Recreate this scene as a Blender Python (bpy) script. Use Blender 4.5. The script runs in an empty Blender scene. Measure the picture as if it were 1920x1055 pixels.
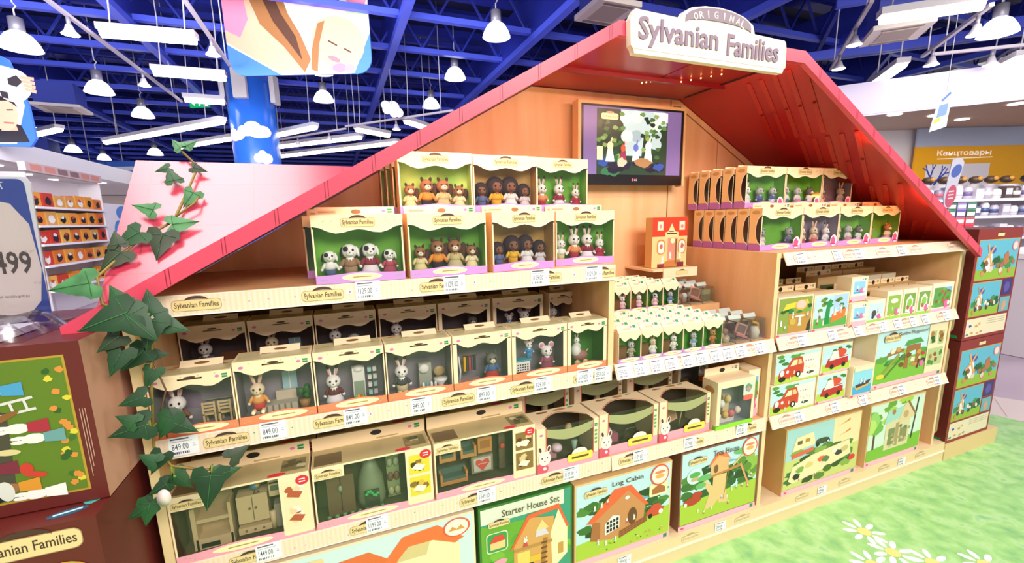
import bpy, math, random
from mathutils import Matrix, Vector
random.seed(7)
S = bpy.context.scene
COL = S.collection
R = math.radians

# ------------------------------------------------------------------ camera
cd = bpy.data.cameras.new('camera')
cd.sensor_width = 36.0
cd.lens = 828.044 * 36.0 / 1920.0
cd.shift_y = 33.80 / 1920.0
cd.clip_start = 0.05
cd.clip_end = 120
cam = bpy.data.objects.new('camera', cd)
COL.objects.link(cam)
fw = Vector((0.35971506, 0.91567809, -0.17927272))
rt = Vector((0.92898383, -0.36941463, -0.02284459))
up = Vector((0.08714426, 0.15832391, 0.98353415))
cam.matrix_world = Matrix(((rt.x, up.x, -fw.x, -0.80686), (rt.y, up.y, -fw.y, -1.16773), (rt.z, up.z, -fw.z, 1.29829), (0, 0, 0, 1)))
S.camera = cam

# ------------------------------------------------------------------ view, world, main lights
S.view_settings.view_transform = 'Standard'
S.view_settings.look = 'None'
S.view_settings.exposure = 0.06
S.view_settings.gamma = 1.0
S.view_settings.use_curve_mapping = False
W = bpy.data.worlds.new('World')
S.world = W
W.use_nodes = True
bg = W.node_tree.nodes['Background']
bg.inputs[0].default_value = (1.0, 0.94, 0.95, 1)
bg.inputs[1].default_value = 0.50

def area(name, loc, target, sx, sy, energy, color):
    l = bpy.data.lights.new(name, 'AREA')
    l.shape = 'RECTANGLE'; l.size = sx; l.size_y = sy
    l.energy = energy; l.color = color
    o = bpy.data.objects.new(name, l); COL.objects.link(o)
    o.location = loc
    d = Vector(target) - Vector(loc)
    o.rotation_euler = d.to_track_quat('-Z', 'Y').to_euler()
    return o

area('ceiling_light_front', (0.3, -3.8, 3.4), (0.35, 0.3, 1.1), 3.6, 1.2, 230, (1.0, 0.93, 0.86))
area('ceiling_light_right', (3.4, -1.4, 3.4), (1.6, 0.1, 0.4), 1.6, 1.6, 60, (1.0, 0.95, 0.92))
area('ceiling_light_left', (-1.55, -0.25, 3.95), (-1.5, -0.25, 0.0), 2.5, 1.2, 95, (1.0, 0.95, 0.92))
area('fill_light_back', (-2.5, 3.2, 3.0), (-2.5, 9.5, 3.0), 6.0, 1.5, 420, (0.95, 0.95, 1.0))  # added fill aimed level at the banners, not a real fitting
area('ceiling_light_aisle', (6.0, 0.6, 2.9), (6.8, 2.4, 1.2), 2.0, 1.2, 90, (1.0, 0.95, 0.92))

# ------------------------------------------------------------------ materials
def lin(h):
    if isinstance(h, str):
        h = h.lstrip('#')
        v = [int(h[i:i + 2], 16) / 255 for i in (0, 2, 4)]
    else:
        v = h
    return tuple(((x / 12.92) if x <= 0.04045 else ((x + 0.055) / 1.055) ** 2.4) for x in v) + (1.0,)

MATS = {}
def M(color, rough=0.55, metal=0.0, emit=0.0, spec=0.5):
    k = (color, rough, metal, emit, spec)
    if k in MATS:
        return MATS[k]
    m = bpy.data.materials.new('paint ' + str(color))
    m.use_nodes = True
    b = m.node_tree.nodes['Principled BSDF']
    b.inputs['Base Color'].default_value = lin(color)
    b.inputs['Roughness'].default_value = rough
    b.inputs['Metallic'].default_value = metal
    b.inputs['Specular IOR Level'].default_value = spec
    if emit:
        b.inputs['Emission Color'].default_value = lin(color)
        b.inputs['Emission Strength'].default_value = emit
    MATS[k] = m
    return m

def nodes(name):
    m = bpy.data.materials.new(name); m.use_nodes = True
    nt = m.node_tree
    return m, nt, nt.nodes['Principled BSDF']

def wood_mat(name, c1, c2, scale=(9, 9, 0.9), rough=0.45):
    m, nt, b = nodes(name)
    tc = nt.nodes.new('ShaderNodeTexCoord'); mp = nt.nodes.new('ShaderNodeMapping')
    mp.inputs['Scale'].default_value = scale
    n = nt.nodes.new('ShaderNodeTexNoise'); n.inputs['Scale'].default_value = 2.2; n.inputs['Detail'].default_value = 5
    cr = nt.nodes.new('ShaderNodeValToRGB')
    cr.color_ramp.elements[0].color = lin(c1); cr.color_ramp.elements[1].color = lin(c2)
    cr.color_ramp.elements[0].position = 0.3; cr.color_ramp.elements[1].position = 0.7
    nt.links.new(tc.outputs['Object'], mp.inputs[0]); nt.links.new(mp.outputs[0], n.inputs['Vector'])
    nt.links.new(n.outputs['Fac'], cr.inputs[0]); nt.links.new(cr.outputs[0], b.inputs['Base Color'])
    b.inputs['Roughness'].default_value = rough
    return m

def noise_mat(name, cols, scale, rough=0.5, detail=4, stretch=(1, 1, 1), coat=0.0, dist=0.0):
    m, nt, b = nodes(name)
    tc = nt.nodes.new('ShaderNodeTexCoord'); mp = nt.nodes.new('ShaderNodeMapping')
    mp.inputs['Scale'].default_value = stretch
    n = nt.nodes.new('ShaderNodeTexNoise'); n.inputs['Scale'].default_value = scale; n.inputs['Detail'].default_value = detail
    n.inputs['Distortion'].default_value = dist
    cr = nt.nodes.new('ShaderNodeValToRGB')
    el = cr.color_ramp.elements
    while len(el) < len(cols): el.new(0.5)
    for i, c in enumerate(cols):
        el[i].position = 0.28 + 0.44 * i / (len(cols) - 1); el[i].color = lin(c)
    nt.links.new(tc.outputs['Object'], mp.inputs[0]); nt.links.new(mp.outputs[0], n.inputs['Vector'])
    nt.links.new(n.outputs['Fac'], cr.inputs[0]); nt.links.new(cr.outputs[0], b.inputs['Base Color'])
    b.inputs['Roughness'].default_value = rough
    b.inputs['Coat Weight'].default_value = coat
    return m

def clear_mat(name, tint, gloss, rough=0.06):
    m = bpy.data.materials.new(name); m.use_nodes = True
    nt = m.node_tree; nt.nodes.clear()
    o = nt.nodes.new('ShaderNodeOutputMaterial'); mx = nt.nodes.new('ShaderNodeMixShader')
    t = nt.nodes.new('ShaderNodeBsdfTransparent'); g = nt.nodes.new('ShaderNodeBsdfGlossy')
    t.inputs[0].default_value = lin(tint)
    g.inputs['Roughness'].default_value = rough
    lw = nt.nodes.new('ShaderNodeLayerWeight'); lw.inputs[0].default_value = 0.25
    mt = nt.nodes.new('ShaderNodeMath'); mt.operation = 'MULTIPLY_ADD'
    mt.inputs[1].default_value = 0.5; mt.inputs[2].default_value = gloss
    nt.links.new(lw.outputs['Fresnel'], mt.inputs[0]); nt.links.new(mt.outputs[0], mx.inputs[0])
    nt.links.new(t.outputs[0], mx.inputs[1]); nt.links.new(g.outputs[0], mx.inputs[2]); nt.links.new(mx.outputs[0], o.inputs[0])
    return m

WOOD = wood_mat('maple board', '#e6b888', '#d9a670')
WOODP = wood_mat('maple back wall', '#f2c496', '#e5ae79', (7, 7, 0.7), 0.4)
WOODE = wood_mat('maple edge', '#ecd2a4', '#dfc08d', (12, 12, 1.2))
RED = M('#c41f3a', 0.32)
REDD = M('#a51b22', 0.28)
FILM = clear_mat('clear film', '#f4f4f4', 0.05)
PLAST = clear_mat('clear plastic', '#e6ecec', 0.16, 0.1)

def stripe_mat():
    m, nt, b = nodes('striped price rail')
    tc = nt.nodes.new('ShaderNodeTexCoord'); w = nt.nodes.new('ShaderNodeTexWave')
    w.bands_direction = 'X'; w.inputs['Scale'].default_value = 28
    cr = nt.nodes.new('ShaderNodeValToRGB')
    cr.color_ramp.elements[0].color = lin('#f0d3b4'); cr.color_ramp.elements[1].color = lin('#f4dccb')
    nt.links.new(tc.outputs['Object'], w.inputs['Vector']); nt.links.new(w.outputs['Fac'], cr.inputs[0])
    nt.links.new(cr.outputs[0], b.inputs['Base Color']); b.inputs['Roughness'].default_value = 0.4
    return m
RAIL = stripe_mat()

# ------------------------------------------------------------------ mesh builder
TX = {}
def textgeo(s, bold=0.0):
    k = (s, bold)
    if k not in TX:
        cu = bpy.data.curves.new('t', 'FONT'); cu.body = s; cu.size = 1.0; cu.resolution_u = 2; cu.offset = bold
        ob = bpy.data.objects.new('t', cu); COL.objects.link(ob)
        dg = bpy.context.evaluated_depsgraph_get()
        me = bpy.data.meshes.new_from_object(ob.evaluated_get(dg))
        vs = [(v.co.x, v.co.y) for v in me.vertices]; fs = [tuple(p.vertices) for p in me.polygons]
        bpy.data.objects.remove(ob); bpy.data.curves.remove(cu); bpy.data.meshes.remove(me)
        xs = [v[0] for v in vs] or [0]; ys = [v[1] for v in vs] or [0]
        TX[k] = (vs, fs, min(xs), max(xs), min(ys), max(ys))
    return TX[k]

class MB:
    def __init__(s):
        s.v = []; s.f = []; s.mi = []; s.sm = []; s.mats = []; s.T = Matrix.Identity(4)
        s.fr((0, 0, 0), (1, 0, 0), (0, 0, 1))
    def fr(s, o, u, v):                      # drawing frame for flat printing
        s.o = Vector(o); s.u = Vector(u).normalized(); s.vv = Vector(v).normalized(); s.n = s.u.cross(s.vv)
        return s
    def add(s, vs, fs, mat, smooth=False):
        b = len(s.v)
        for p in vs: s.v.append(tuple(s.T @ Vector(p)))
        if mat not in s.mats: s.mats.append(mat)
        k = s.mats.index(mat)
        for f in fs:
            s.f.append(tuple(i + b for i in f)); s.mi.append(k); s.sm.append(smooth)
        return s
    def box(s, x0, x1, y0, y1, z0, z1, mat):
        vs = [(x0, y0, z0), (x1, y0, z0), (x1, y1, z0), (x0, y1, z0), (x0, y0, z1), (x1, y0, z1), (x1, y1, z1), (x0, y1, z1)]
        return s.add(vs, [(3, 2, 1, 0), (4, 5, 6, 7), (0, 1, 5, 4), (1, 2, 6, 5), (2, 3, 7, 6), (3, 0, 4, 7)], mat)
    def quad(s, a, b, c, d, mat):
        return s.add([a, b, c, d], [(0, 1, 2, 3)], mat)
    def ell(s, c, r, mat, seg=10, rings=6, tilt=0.0, yaw=0.0):
        vs = [(0, 0, -1)]; fs = []
        for i in range(1, rings):
            t = math.pi * i / rings
            for j in range(seg):
                a = 2 * math.pi * j / seg
                vs.append((math.sin(t) * math.cos(a), math.sin(t) * math.sin(a), -math.cos(t)))
        vs.append((0, 0, 1)); top = len(vs) - 1
        for j in range(seg):
            fs.append((0, 1 + (j + 1) % seg, 1 + j)); k = 1 + (rings - 2) * seg
            fs.append((top, k + j, k + (j + 1) % seg))
        for i in range(rings - 2):
            for j in range(seg):
                a = 1 + i * seg; fs.append((a + j, a + (j + 1) % seg, a + seg + (j + 1) % seg, a + seg + j))
        mm = Matrix.Translation(c) @ Matrix.Rotation(yaw, 4, 'Z') @ Matrix.Rotation(tilt, 4, 'Y') @ Matrix.Diagonal((r[0], r[1], r[2], 1))
        return s.add([tuple(mm @ Vector(p)) for p in vs], fs, mat, True)
    def lathe(s, prof, c, mat, seg=12, sx=1.0, sy=1.0, smooth=True):
        vs = []; fs = []; n = len(prof)
        for r, z in prof:
            for j in range(seg):
                a = 2 * math.pi * j / seg
                vs.append((c[0] + r * math.cos(a) * sx, c[1] + r * math.sin(a) * sy, c[2] + z))
        for i in range(n - 1):
            for j in range(seg):
                fs.append((i * seg + j, i * seg + (j + 1) % seg, (i + 1) * seg + (j + 1) % seg, (i + 1) * seg + j))
        if prof[0][0] > 1e-5: fs.append(tuple(reversed(range(seg))))
        if prof[-1][0] > 1e-5: fs.append(tuple((n - 1) * seg + j for j in range(seg)))
        return s.add(vs, fs, mat, smooth)
    def tube(s, pts, r, mat, seg=6, cap=True):
        pts = [Vector(p) for p in pts]; rs = r if isinstance(r, (list, tuple)) else [r] * len(pts)
        vs = []; fs = []
        for i, p in enumerate(pts):
            d = (pts[min(i + 1, len(pts) - 1)] - pts[max(i - 1, 0)]).normalized()
            a = d.cross(Vector((0, 0, 1)) if abs(d.z) < 0.9 else Vector((1, 0, 0))).normalized(); b = d.cross(a)
            for j in range(seg):
                t = 2 * math.pi * j / seg
                vs.append(tuple(p + (a * math.cos(t) + b * math.sin(t)) * rs[i]))
        for i in range(len(pts) - 1):
            for j in range(seg):
                fs.append((i * seg + j, i * seg + (j + 1) % seg, (i + 1) * seg + (j + 1) % seg, (i + 1) * seg + j))
        if cap:
            fs.append(tuple(reversed(range(seg)))); fs.append(tuple((len(pts) - 1) * seg + j for j in range(seg)))
        return s.add(vs, fs, mat, True)
    def bar(s, a, b, w, h, mat):             # rectangular bar from a to b
        a = Vector(a); b = Vector(b); d = (b - a).normalized()
        side = d.cross(Vector((0, 0, 1)))
        side = side.normalized() if side.length > 1e-4 else Vector((1, 0, 0))
        u2 = side.cross(d)
        vs = []
        for p in (a, b):
            for i, j in ((-1, -1), (1, -1), (1, 1), (-1, 1)):
                vs.append(tuple(p + side * (i * w / 2) + u2 * (j * h / 2)))
        return s.add(vs, [(3, 2, 1, 0), (4, 5, 6, 7), (0, 1, 5, 4), (1, 2, 6, 5), (2, 3, 7, 6), (3, 0, 4, 7)], mat)
    # --- flat printing in the current frame; layers lie 0.25 mm above one another
    q = 0
    def P3(s, x, y, L): return tuple(s.o + s.u * x + s.vv * y + s.n * ((L + MB.q / 64) * 0.00025))
    def poly(s, pts, mat, L=1):
        MB.q = (MB.q + 1) % 60
        return s.add([s.P3(x, y, L) for x, y in pts], [tuple(range(len(pts)))], mat)
    def rect(s, x0, y0, x1, y1, mat, L=1):
        return s.poly([(x0, y0), (x1, y0), (x1, y1), (x0, y1)], mat, L)
    def oval(s, cx, cy, rx, ry, mat, L=1, n=14, rot=0.0):
        c, q = math.cos(rot), math.sin(rot)
        return s.poly([(cx + rx * math.cos(a) * c - ry * math.sin(a) * q, cy + rx * math.cos(a) * q + ry * math.sin(a) * c) for a in (2 * math.pi * i / n for i in range(n))], mat, L)
    def rrect(s, x0, y0, x1, y1, r, mat, L=1):
        pts = []
        for cx, cy, a0 in ((x1 - r, y1 - r, 0), (x0 + r, y1 - r, 90), (x0 + r, y0 + r, 180), (x1 - r, y0 + r, 270)):
            for k in range(5):
                a = R(a0 + 22.5 * k); pts.append((cx + r * math.cos(a), cy + r * math.sin(a)))
        return s.poly(pts, mat, L)
    def line(s, x0, y0, x1, y1, w, mat, L=1):
        d = math.hypot(x1 - x0, y1 - y0) or 1; nx, ny = -(y1 - y0) / d * w / 2, (x1 - x0) / d * w / 2
        return s.poly([(x0 - nx, y0 - ny), (x1 - nx, y1 - ny), (x1 + nx, y1 + ny), (x0 + nx, y0 + ny)], mat, L)
    def blob(s, cx, cy, rx, ry, mat, L=1, n=13, k=0.22):
        pts = []
        for i in range(n):
            a = 2 * math.pi * i / n; q = 1 + random.uniform(-k, k); pts.append((cx + rx * q * math.cos(a), cy + ry * q * math.sin(a)))
        return s.poly(pts, mat, L)
    def text(s, t, cx, cy, w, h, mat, L=2, bold=0.0, thick=0.0, rot=0.0):   # fitted into w x h, centred
        vs, fs, x0, x1, y0, y1 = textgeo(t, bold)
        sx = w / max(x1 - x0, 1e-4); sy = h / max(y1 - y0, 1e-4)
        c, q = math.cos(rot), math.sin(rot)
        def pt(x, y):
            x = (x - (x0 + x1) / 2) * sx; y = (y - (y0 + y1) / 2) * sy
            return (cx + x * c - y * q, cy + x * q + y * c)
        pp = [pt(*v) for v in vs]
        s.add([s.P3(x, y, L) for x, y in pp], fs, mat)
        if thick:
            cnt = {}
            for f in fs:
                for i in range(len(f)):
                    e = (f[i], f[(i + 1) % len(f)]); cnt[e] = 1
            for a, b in list(cnt):
                if (b, a) not in cnt:
                    A, B = s.P3(*pp[a], L), s.P3(*pp[b], L); o = s.n * -thick
                    s.add([A, B, tuple(Vector(B) + o), tuple(Vector(A) + o)], [(3, 2, 1, 0)], mat)
        return s
    def prism(s, pts, th, mat, L=0):         # polygon in the frame, extruded backwards by th
        n = len(pts)
        vs = [s.P3(x, y, L) for x, y in pts]; vs += [tuple(Vector(p) - s.n * th) for p in vs]
        fs = [tuple(range(n)), tuple(reversed(range(n, 2 * n)))]
        fs += [(i, n + i, n + (i + 1) % n, (i + 1) % n) for i in range(n)]
        return s.add(vs, fs, mat)
    def mesh(s, name):
        me = bpy.data.meshes.new(name); me.from_pydata(s.v, [], s.f)
        for m in s.mats: me.materials.append(m)
        me.polygons.foreach_set('material_index', s.mi); me.polygons.foreach_set('use_smooth', s.sm)
        me.update()
        return me
    def build(s, name, parent=None, loc=None):
        return link(name, s.mesh(name), parent, loc)

def link(name, data, parent=None, loc=None):
    o = bpy.data.objects.new(name, data); COL.objects.link(o)
    if parent: o.parent = parent
    if loc: o.location = loc
    return o

LABELS = {}
def tag(o, label, cat, group=None):
    if label in LABELS and not group: print('DUP LABEL', label)
    LABELS[label] = 1
    o['label'] = label; o['category'] = cat
    if group: o['group'] = group
    return o
def thing(name, label, cat, loc=(0, 0, 0), rz=0.0, group=None):
    o = link(name, None, None, loc); o.empty_display_size = 0.05
    o.rotation_euler = (0, 0, rz)
    return tag(o, label, cat, group)
def struct(name, mb, loc=None, parent=None):
    o = mb.build(name, parent, loc)
    if not parent: o['kind'] = 'structure'
    return o

# a template is a list of (part name, mesh, [sub-parts as (name, mesh)]), built once and placed many times
def place(tpl, name, label, cat, loc, rz=0.0, group=None):
    r = thing(name, label, cat, loc, rz, group)
    for pn, me, off, subs in tpl:
        c = link(pn, me, r, off)
        for sn, sme in subs: link(sn, sme, c)
    return r
def part(n, mb, off=None, subs=()): return (n, mb.mesh(n), off, [(a, b.mesh(a)) for a, b in subs])
ORD = ['first', 'second', 'third', 'fourth', 'fifth', 'sixth', 'seventh', 'eighth', 'ninth', 'tenth', 'eleventh', 'twelfth']
# ================================================================== ROOM
GRASS = noise_mat('printed grass floor', ['#79b87e', '#93c97e', '#a0d585', '#b4dd9a', '#8cc98c'], 13, 0.45, 10, (1, 1, 1), 0.05, 0.25)
b = MB(); b.box(-7, 14, -5, 26, -0.05, -0.004, noise_mat('lilac floor', ['#b9a6b8', '#c9b6c6'], 0.8, 0.25)); struct('floor', b)
b = MB(); b.fr((0, 0, -0.0039), (1, 0, 0), (0, 1, 0))
tile = M('#e4d3cf', 0.3)
b.poly([(2.9, 0.26), (3.9, -1.2), (4.25, -1.1), (3.25, 0.55), (2.9, 0.6)], tile, 1)
for k in range(4): b.line(3.05 + 0.25 * k, 0.12 - 0.37 * k, 3.36 + 0.25 * k, 0.3 - 0.37 * k, 0.006, M('#bda8a4'), 2)
struct('trim_1', b)
b = MB(); b.box(-3.5, 2.95, -3.5, 0.75, -0.003, 0.0, GRASS)
b.v[1] = (3.75, -3.5, -0.003); b.v[5] = (3.75, -3.5, 0.0); b.v[2] = (3.0, 0.17, -0.003); b.v[6] = (3.0, 0.17, 0.0)
b.fr((0, 0, 0.0), (1, 0, 0), (0, 1, 0))
petal = M('#fbf3f8', 0.5); yolk = M('#f2dc84', 0.5)
for cx, cy, a0 in ((1.11, -0.19, 0.2), (1.085, -0.305, 0.5), (0.95, -0.315, 0.1), (1.16, -0.395, 0.8), (1.325, -0.475, 0.3)):
    for k in range(8):
        a = a0 + k * math.pi / 4
        b.oval(cx + 0.052 * math.cos(a), cy + 0.052 * math.sin(a), 0.026, 0.0105, petal, 2, 12, a)
    b.oval(cx, cy, 0.026, 0.024, yolk, 3)
tag(b.build('floor_mat'), 'printed green grass floor graphic with white daisies in front of the display', 'floor mat')

BL1 = noise_mat('blue painted steel', ['#1c2578', '#252f96', '#303eb8'], 0.6, 0.4)
BL2 = M('#5060e0', 0.35)
DARK = noise_mat('dark blue deck', ['#0c103c', '#131850'], 0.7, 0.6)
b = MB(); b.box(-16, 16, -5, 30, 5.2, 5.3, DARK); ceil = struct('ceiling', b)
for k in range(24):                                   # corrugated deck ribs
    y = 3.2 + k * 0.9
    b = MB(); b.box(-15, 14, y, y + 0.35, 5.08, 5.2, BL1); b.build('deck_rib', ceil)
for k in range(17):                                   # open web joists along the store
    y = 3.4 + k * 1.35
    b = MB(); b.box(-15, 14, y - 0.05, y + 0.05, 4.28, 4.36, BL2); b.box(-15, 14, y - 0.05, y + 0.05, 4.92, 5.0, BL1)
    n = 40
    for i in range(n):
        x = -15 + 29 * i / n
        b.bar((x, y, 4.36), (x + 29 / n / 2, y, 4.92), 0.03, 0.03, BL1); b.bar((x + 29 / n / 2, y, 4.92), (x + 29 / n, y, 4.36), 0.03, 0.03, BL1)
    b.build('joist', ceil)
for x in (-9.0, -6.2, -3.3, 0.38, 2.5, 5.2, 8.0, 11.0):   # girders running away from the viewer
    b = MB(); b.box(x - 0.06, x + 0.06, 2.6, 28, 4.14, 4.24, BL2); b.box(x - 0.03, x + 0.03, 2.6, 28, 4.24, 4.9, BL1)
    b.build('girder', ceil)
for i, (x, y) in enumerate(((5.6, 3.2), (7.6, 4.6), (8.6, 3.0), (6.6, 5.4))):
    b = MB(); b.bar((x, y, 4.0), (x + 2.3, y - 2.2, 4.0), 0.08, 0.14, BL2); b.bar((x, y - 1.6, 4.4), (x + 2.6, y + 0.9, 4.1), 0.06, 0.1, BL1)
    b.build('brace', ceil)
b = MB(); b.box(-16, 16, 28, 28.2, 0, 5.2, M('#232c8c', 0.6)); struct('wall_back', b)
b = MB(); b.box(-16.2, -16, -5, 28, 0, 5.2, M('#2a3592', 0.6)); struct('wall_left', b)

# left far bay: white bulkhead with downlights over the toy racking
cream = M('#e9ddd6', 0.5); white = M('#f1eef2', 0.4)
b = MB(); b.box(-9.4, -4.8, 6.0, 15.0, 2.22, 2.50, white); struct('trim_2', b)
b = MB(); b.box(-9.4, -9.2, 6.0, 15.0, 0, 2.2, cream); b.box(-9.2, -4.9, 14.8, 15.0, 0, 2.2, cream); struct('trim_3', b)
glow = M('#fff8f0', 0.3, 0, 6.0)
for i, (x, y) in enumerate(((-5.2, 7.6), (-5.5, 8.9), (-5.1, 9.3), (-5.6, 9.9), (-5.15, 10.6), (-5.9, 8.0))):
    b = MB(); b.lathe([(0.07, -0.012), (0.07, 0.0)], (x, y, 2.22), glow, 12, smooth=False)
    tag(b.build('downlight'), f'small round downlight in the left white bulkhead, {ORD[i]} from the front', 'ceiling light', 'downlights left')

# right far bay
sof = noise_mat('lavender bulkhead', ['#ddd2f0', '#e6def6'], 0.7, 0.4)
b = MB(); p0, p1 = (7.0, 6.2), (10.6, 1.2)
b.fr((7.0, 4.6, 2.72), (3.55, -3.55, 0), (0, 0, 1)); b.box(0, 0.001, 0, 0.001, 9.0, 9.001, sof) if False else None
def wallseg(b, a, c, z0, z1, th, mat):
    a = Vector((a[0], a[1], 0)); c = Vector((c[0], c[1], 0)); d = (c - a).normalized(); n = Vector((-d.y, d.x, 0)) * th
    vs = [a, c, c + n, a + n]; vs = [(p.x, p.y, z0) for p in vs] + [(p.x, p.y, z1) for p in vs]
    b.add(vs, [(3, 2, 1, 0), (4, 5, 6, 7), (0, 1, 5, 4), (1, 2, 6, 5), (2, 3, 7, 6), (3, 0, 4, 7)], mat)
wallseg(b, (5.6, 4.6), (8.5, 1.05), 2.70, 3.15, 0.12, sof); wallseg(b, (5.6, 4.62), (8.52, 1.05), 2.68, 2.76, 0.02, M('#efe8ff', 0.4)); struct('trim_4', b)
b = MB(); wallseg(b, (5.7, 4.62), (8.58, 1.1), 2.74, 2.80, 5.0, M('#cdb5a2', 0.6)); struct('trim_5', b)
for i, (x, y) in enumerate(((6.75, 3.55), (7.3, 3.3), (8.05, 3.15), (8.3, 2.35), (8.9, 3.2))):
    b = MB(); b.lathe([(0.09, -0.012), (0.09, 0.0)], (x, y, 2.74), glow, 12, smooth=False)
    tag(b.build('downlight'), f'round downlight glowing in the right beige soffit, {ORD[i]} from the left', 'ceiling light', 'downlights right')
yd = Vector((1.29, -0.5, 0)).normalized()
b = MB(); wallseg(b, (7.37, 4.76), (13.35, 2.44), 0, 2.75, 0.1, M('#f2eef4', 0.5)); struct('wall_right', b)
# pale blue band, yellow wall panel and its lettering
t = thing('wall_panel', 'bright yellow wall panel with white lettering and white tree picture at right', 'wall panel', (9.13, 3.90, 1.01), math.atan2(-0.5, 1.29))
t.scale = (1.15, 1.0, 1.15)
b = MB(); b.box(0, 2.6, 0, 0.03, 0, 1.22, M('#ffb800', 0.5)); b.box(0.0, 2.6, 0.0, 0.03, 1.22, 1.50, M('#b9c6e0', 0.5)); b.build('board', t)
b = MB(); b.fr((0, -0.002, 0), (1, 0, 0), (0, 0, 1))
b.text('Канцтовары', 0.78, 1.11, 0.86, 0.10, M('#fffdf6', 0.5, 0, 0.3), 2, 0.012); b.build('lettering', t)
b = MB(); b.fr((0, -0.002, 0), (1, 0, 0), (0, 0, 1)); b.line(0.36, 1.03, 1.24, 1.045, 0.012, M('#fffdf6', 0.5, 0, 0.3), 2); b.build('underline', t)
b = MB(); b.fr((0, -0.003, 0), (1, 0, 0), (0, 0, 1)); blue = M('#2c48c4', 0.5)
b.rect(0.20, 0.33, 1.22, 0.95, M('#f4f2fa', 0.5), 1)
def limb(x0, y0, a, l, w, d):
    x1, y1 = x0 + l * math.cos(a), y0 + l * math.sin(a)
    b.line(x0, y0, x1, y1, w, blue, 2)
    if d:
        limb(x1, y1, a + random.uniform(0.2, 0.7), l * 0.72, w * 0.7, d - 1); limb(x1, y1, a - random.uniform(0.2, 0.7), l * 0.72, w * 0.7, d - 1)
limb(0.30, 0.34, 1.45, 0.24, 0.05, 3); limb(0.62, 0.42, 0.35, 0.18, 0.035, 4)
b.build('tree_picture', t)
# ================================================================== LIGHT FITTINGS AND HANGING THINGS
bell = M('#fffaf4', 0.3, 0, 5.0); bellw = M('#eef0fa', 0.3, 0, 2.6); grey = M('#8f8b98', 0.4, 0.3); wire = M('#c9c6d4', 0.4)
def lampT():
    a = MB(); a.lathe([(0.075, 0.20), (0.13, 0.16), (0.185, 0.07), (0.21, 0.0), (0.20, 0.0)], (0, 0, 0), bellw, 20)
    d = MB(); d.lathe([(0.0, 0.012), (0.185, 0.012), (0.195, 0.02), (0.15, 0.06)], (0, 0, 0), bell, 20)
    c = MB(); c.lathe([(0.06, 0.2), (0.075, 0.21), (0.075, 0.36), (0.03, 0.38)], (0, 0, 0), grey, 16)
    return [part('lamp_shade', a), part('bulb', d), part('housing', c)]
LT = lampT()
lamps = [(-4.30, 6.77, 3.56, 'large pendant lamp with white bell shade, beside the left football poster'),
 (-4.40, 9.10, 3.62, 'second pendant bell lamp along the left row, right of the square ceiling cassette'),
 (-4.48, 11.30, 3.68, 'third pendant bell lamp along the left row, left of the green exit sign'),
 (1.70, 5.60, 3.98, 'large pendant bell lamp glowing above the left roof slope, nearest the sign'),
 (1.66, 7.90, 4.04, 'pendant bell lamp in the middle of the row above the red roof edge'),
 (-0.78, 9.60, 3.86, 'pendant bell lamp below another lamp, right of the blue column'),
 (-0.765, 8.88, 4.20, 'pendant bell lamp partly hidden by the big hanging banner, right of the column'),
 (1.60, 9.95, 3.97, 'smallest pendant bell lamp above the red roof edge, beside the cloud'),
 (7.60, 2.38, 3.56, 'large pendant bell lamp at the top right corner'),
 (9.75, 4.87, 3.58, 'pendant bell lamp before the lavender bulkhead on the right'),
 (-7.80, 14.4, 3.72, 'distant pendant bell lamp just right of the football poster bottom'),
 (-7.95, 16.7, 3.60, 'distant pendant bell lamp above the blue hanging sign at left'),
 (-9.80, 18.6, 3.52, 'distant pendant bell lamp low beside the left poster edge'),
 (-5.80, 16.3, 3.52, 'distant pendant bell lamp just above the pink roof panel top edge'),
 (-9.60, 19.9, 3.50, 'small distant pendant bell lamp above the left white bulkhead'),
 (-8.50, 20.2, 3.80, 'faint distant pendant bell lamp behind the blue hanging sign')]
for x, y, z, lb in lamps:
    t = place(LT, 'pendant_lamp', lb, 'pendant lamp', (x, y, z), 0, 'bell pendant lamps under the blue ceiling')
    h = MB(); h.tube([(0, 0, 0.37), (0.0, 0, 0.46), (0.03, 0, 0.50), (0, 0, 0.54), (0, 0, 0.66), (0, 0, 5.2 - z)], 0.010, wire, 6); h.build('hanger', t)

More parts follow.
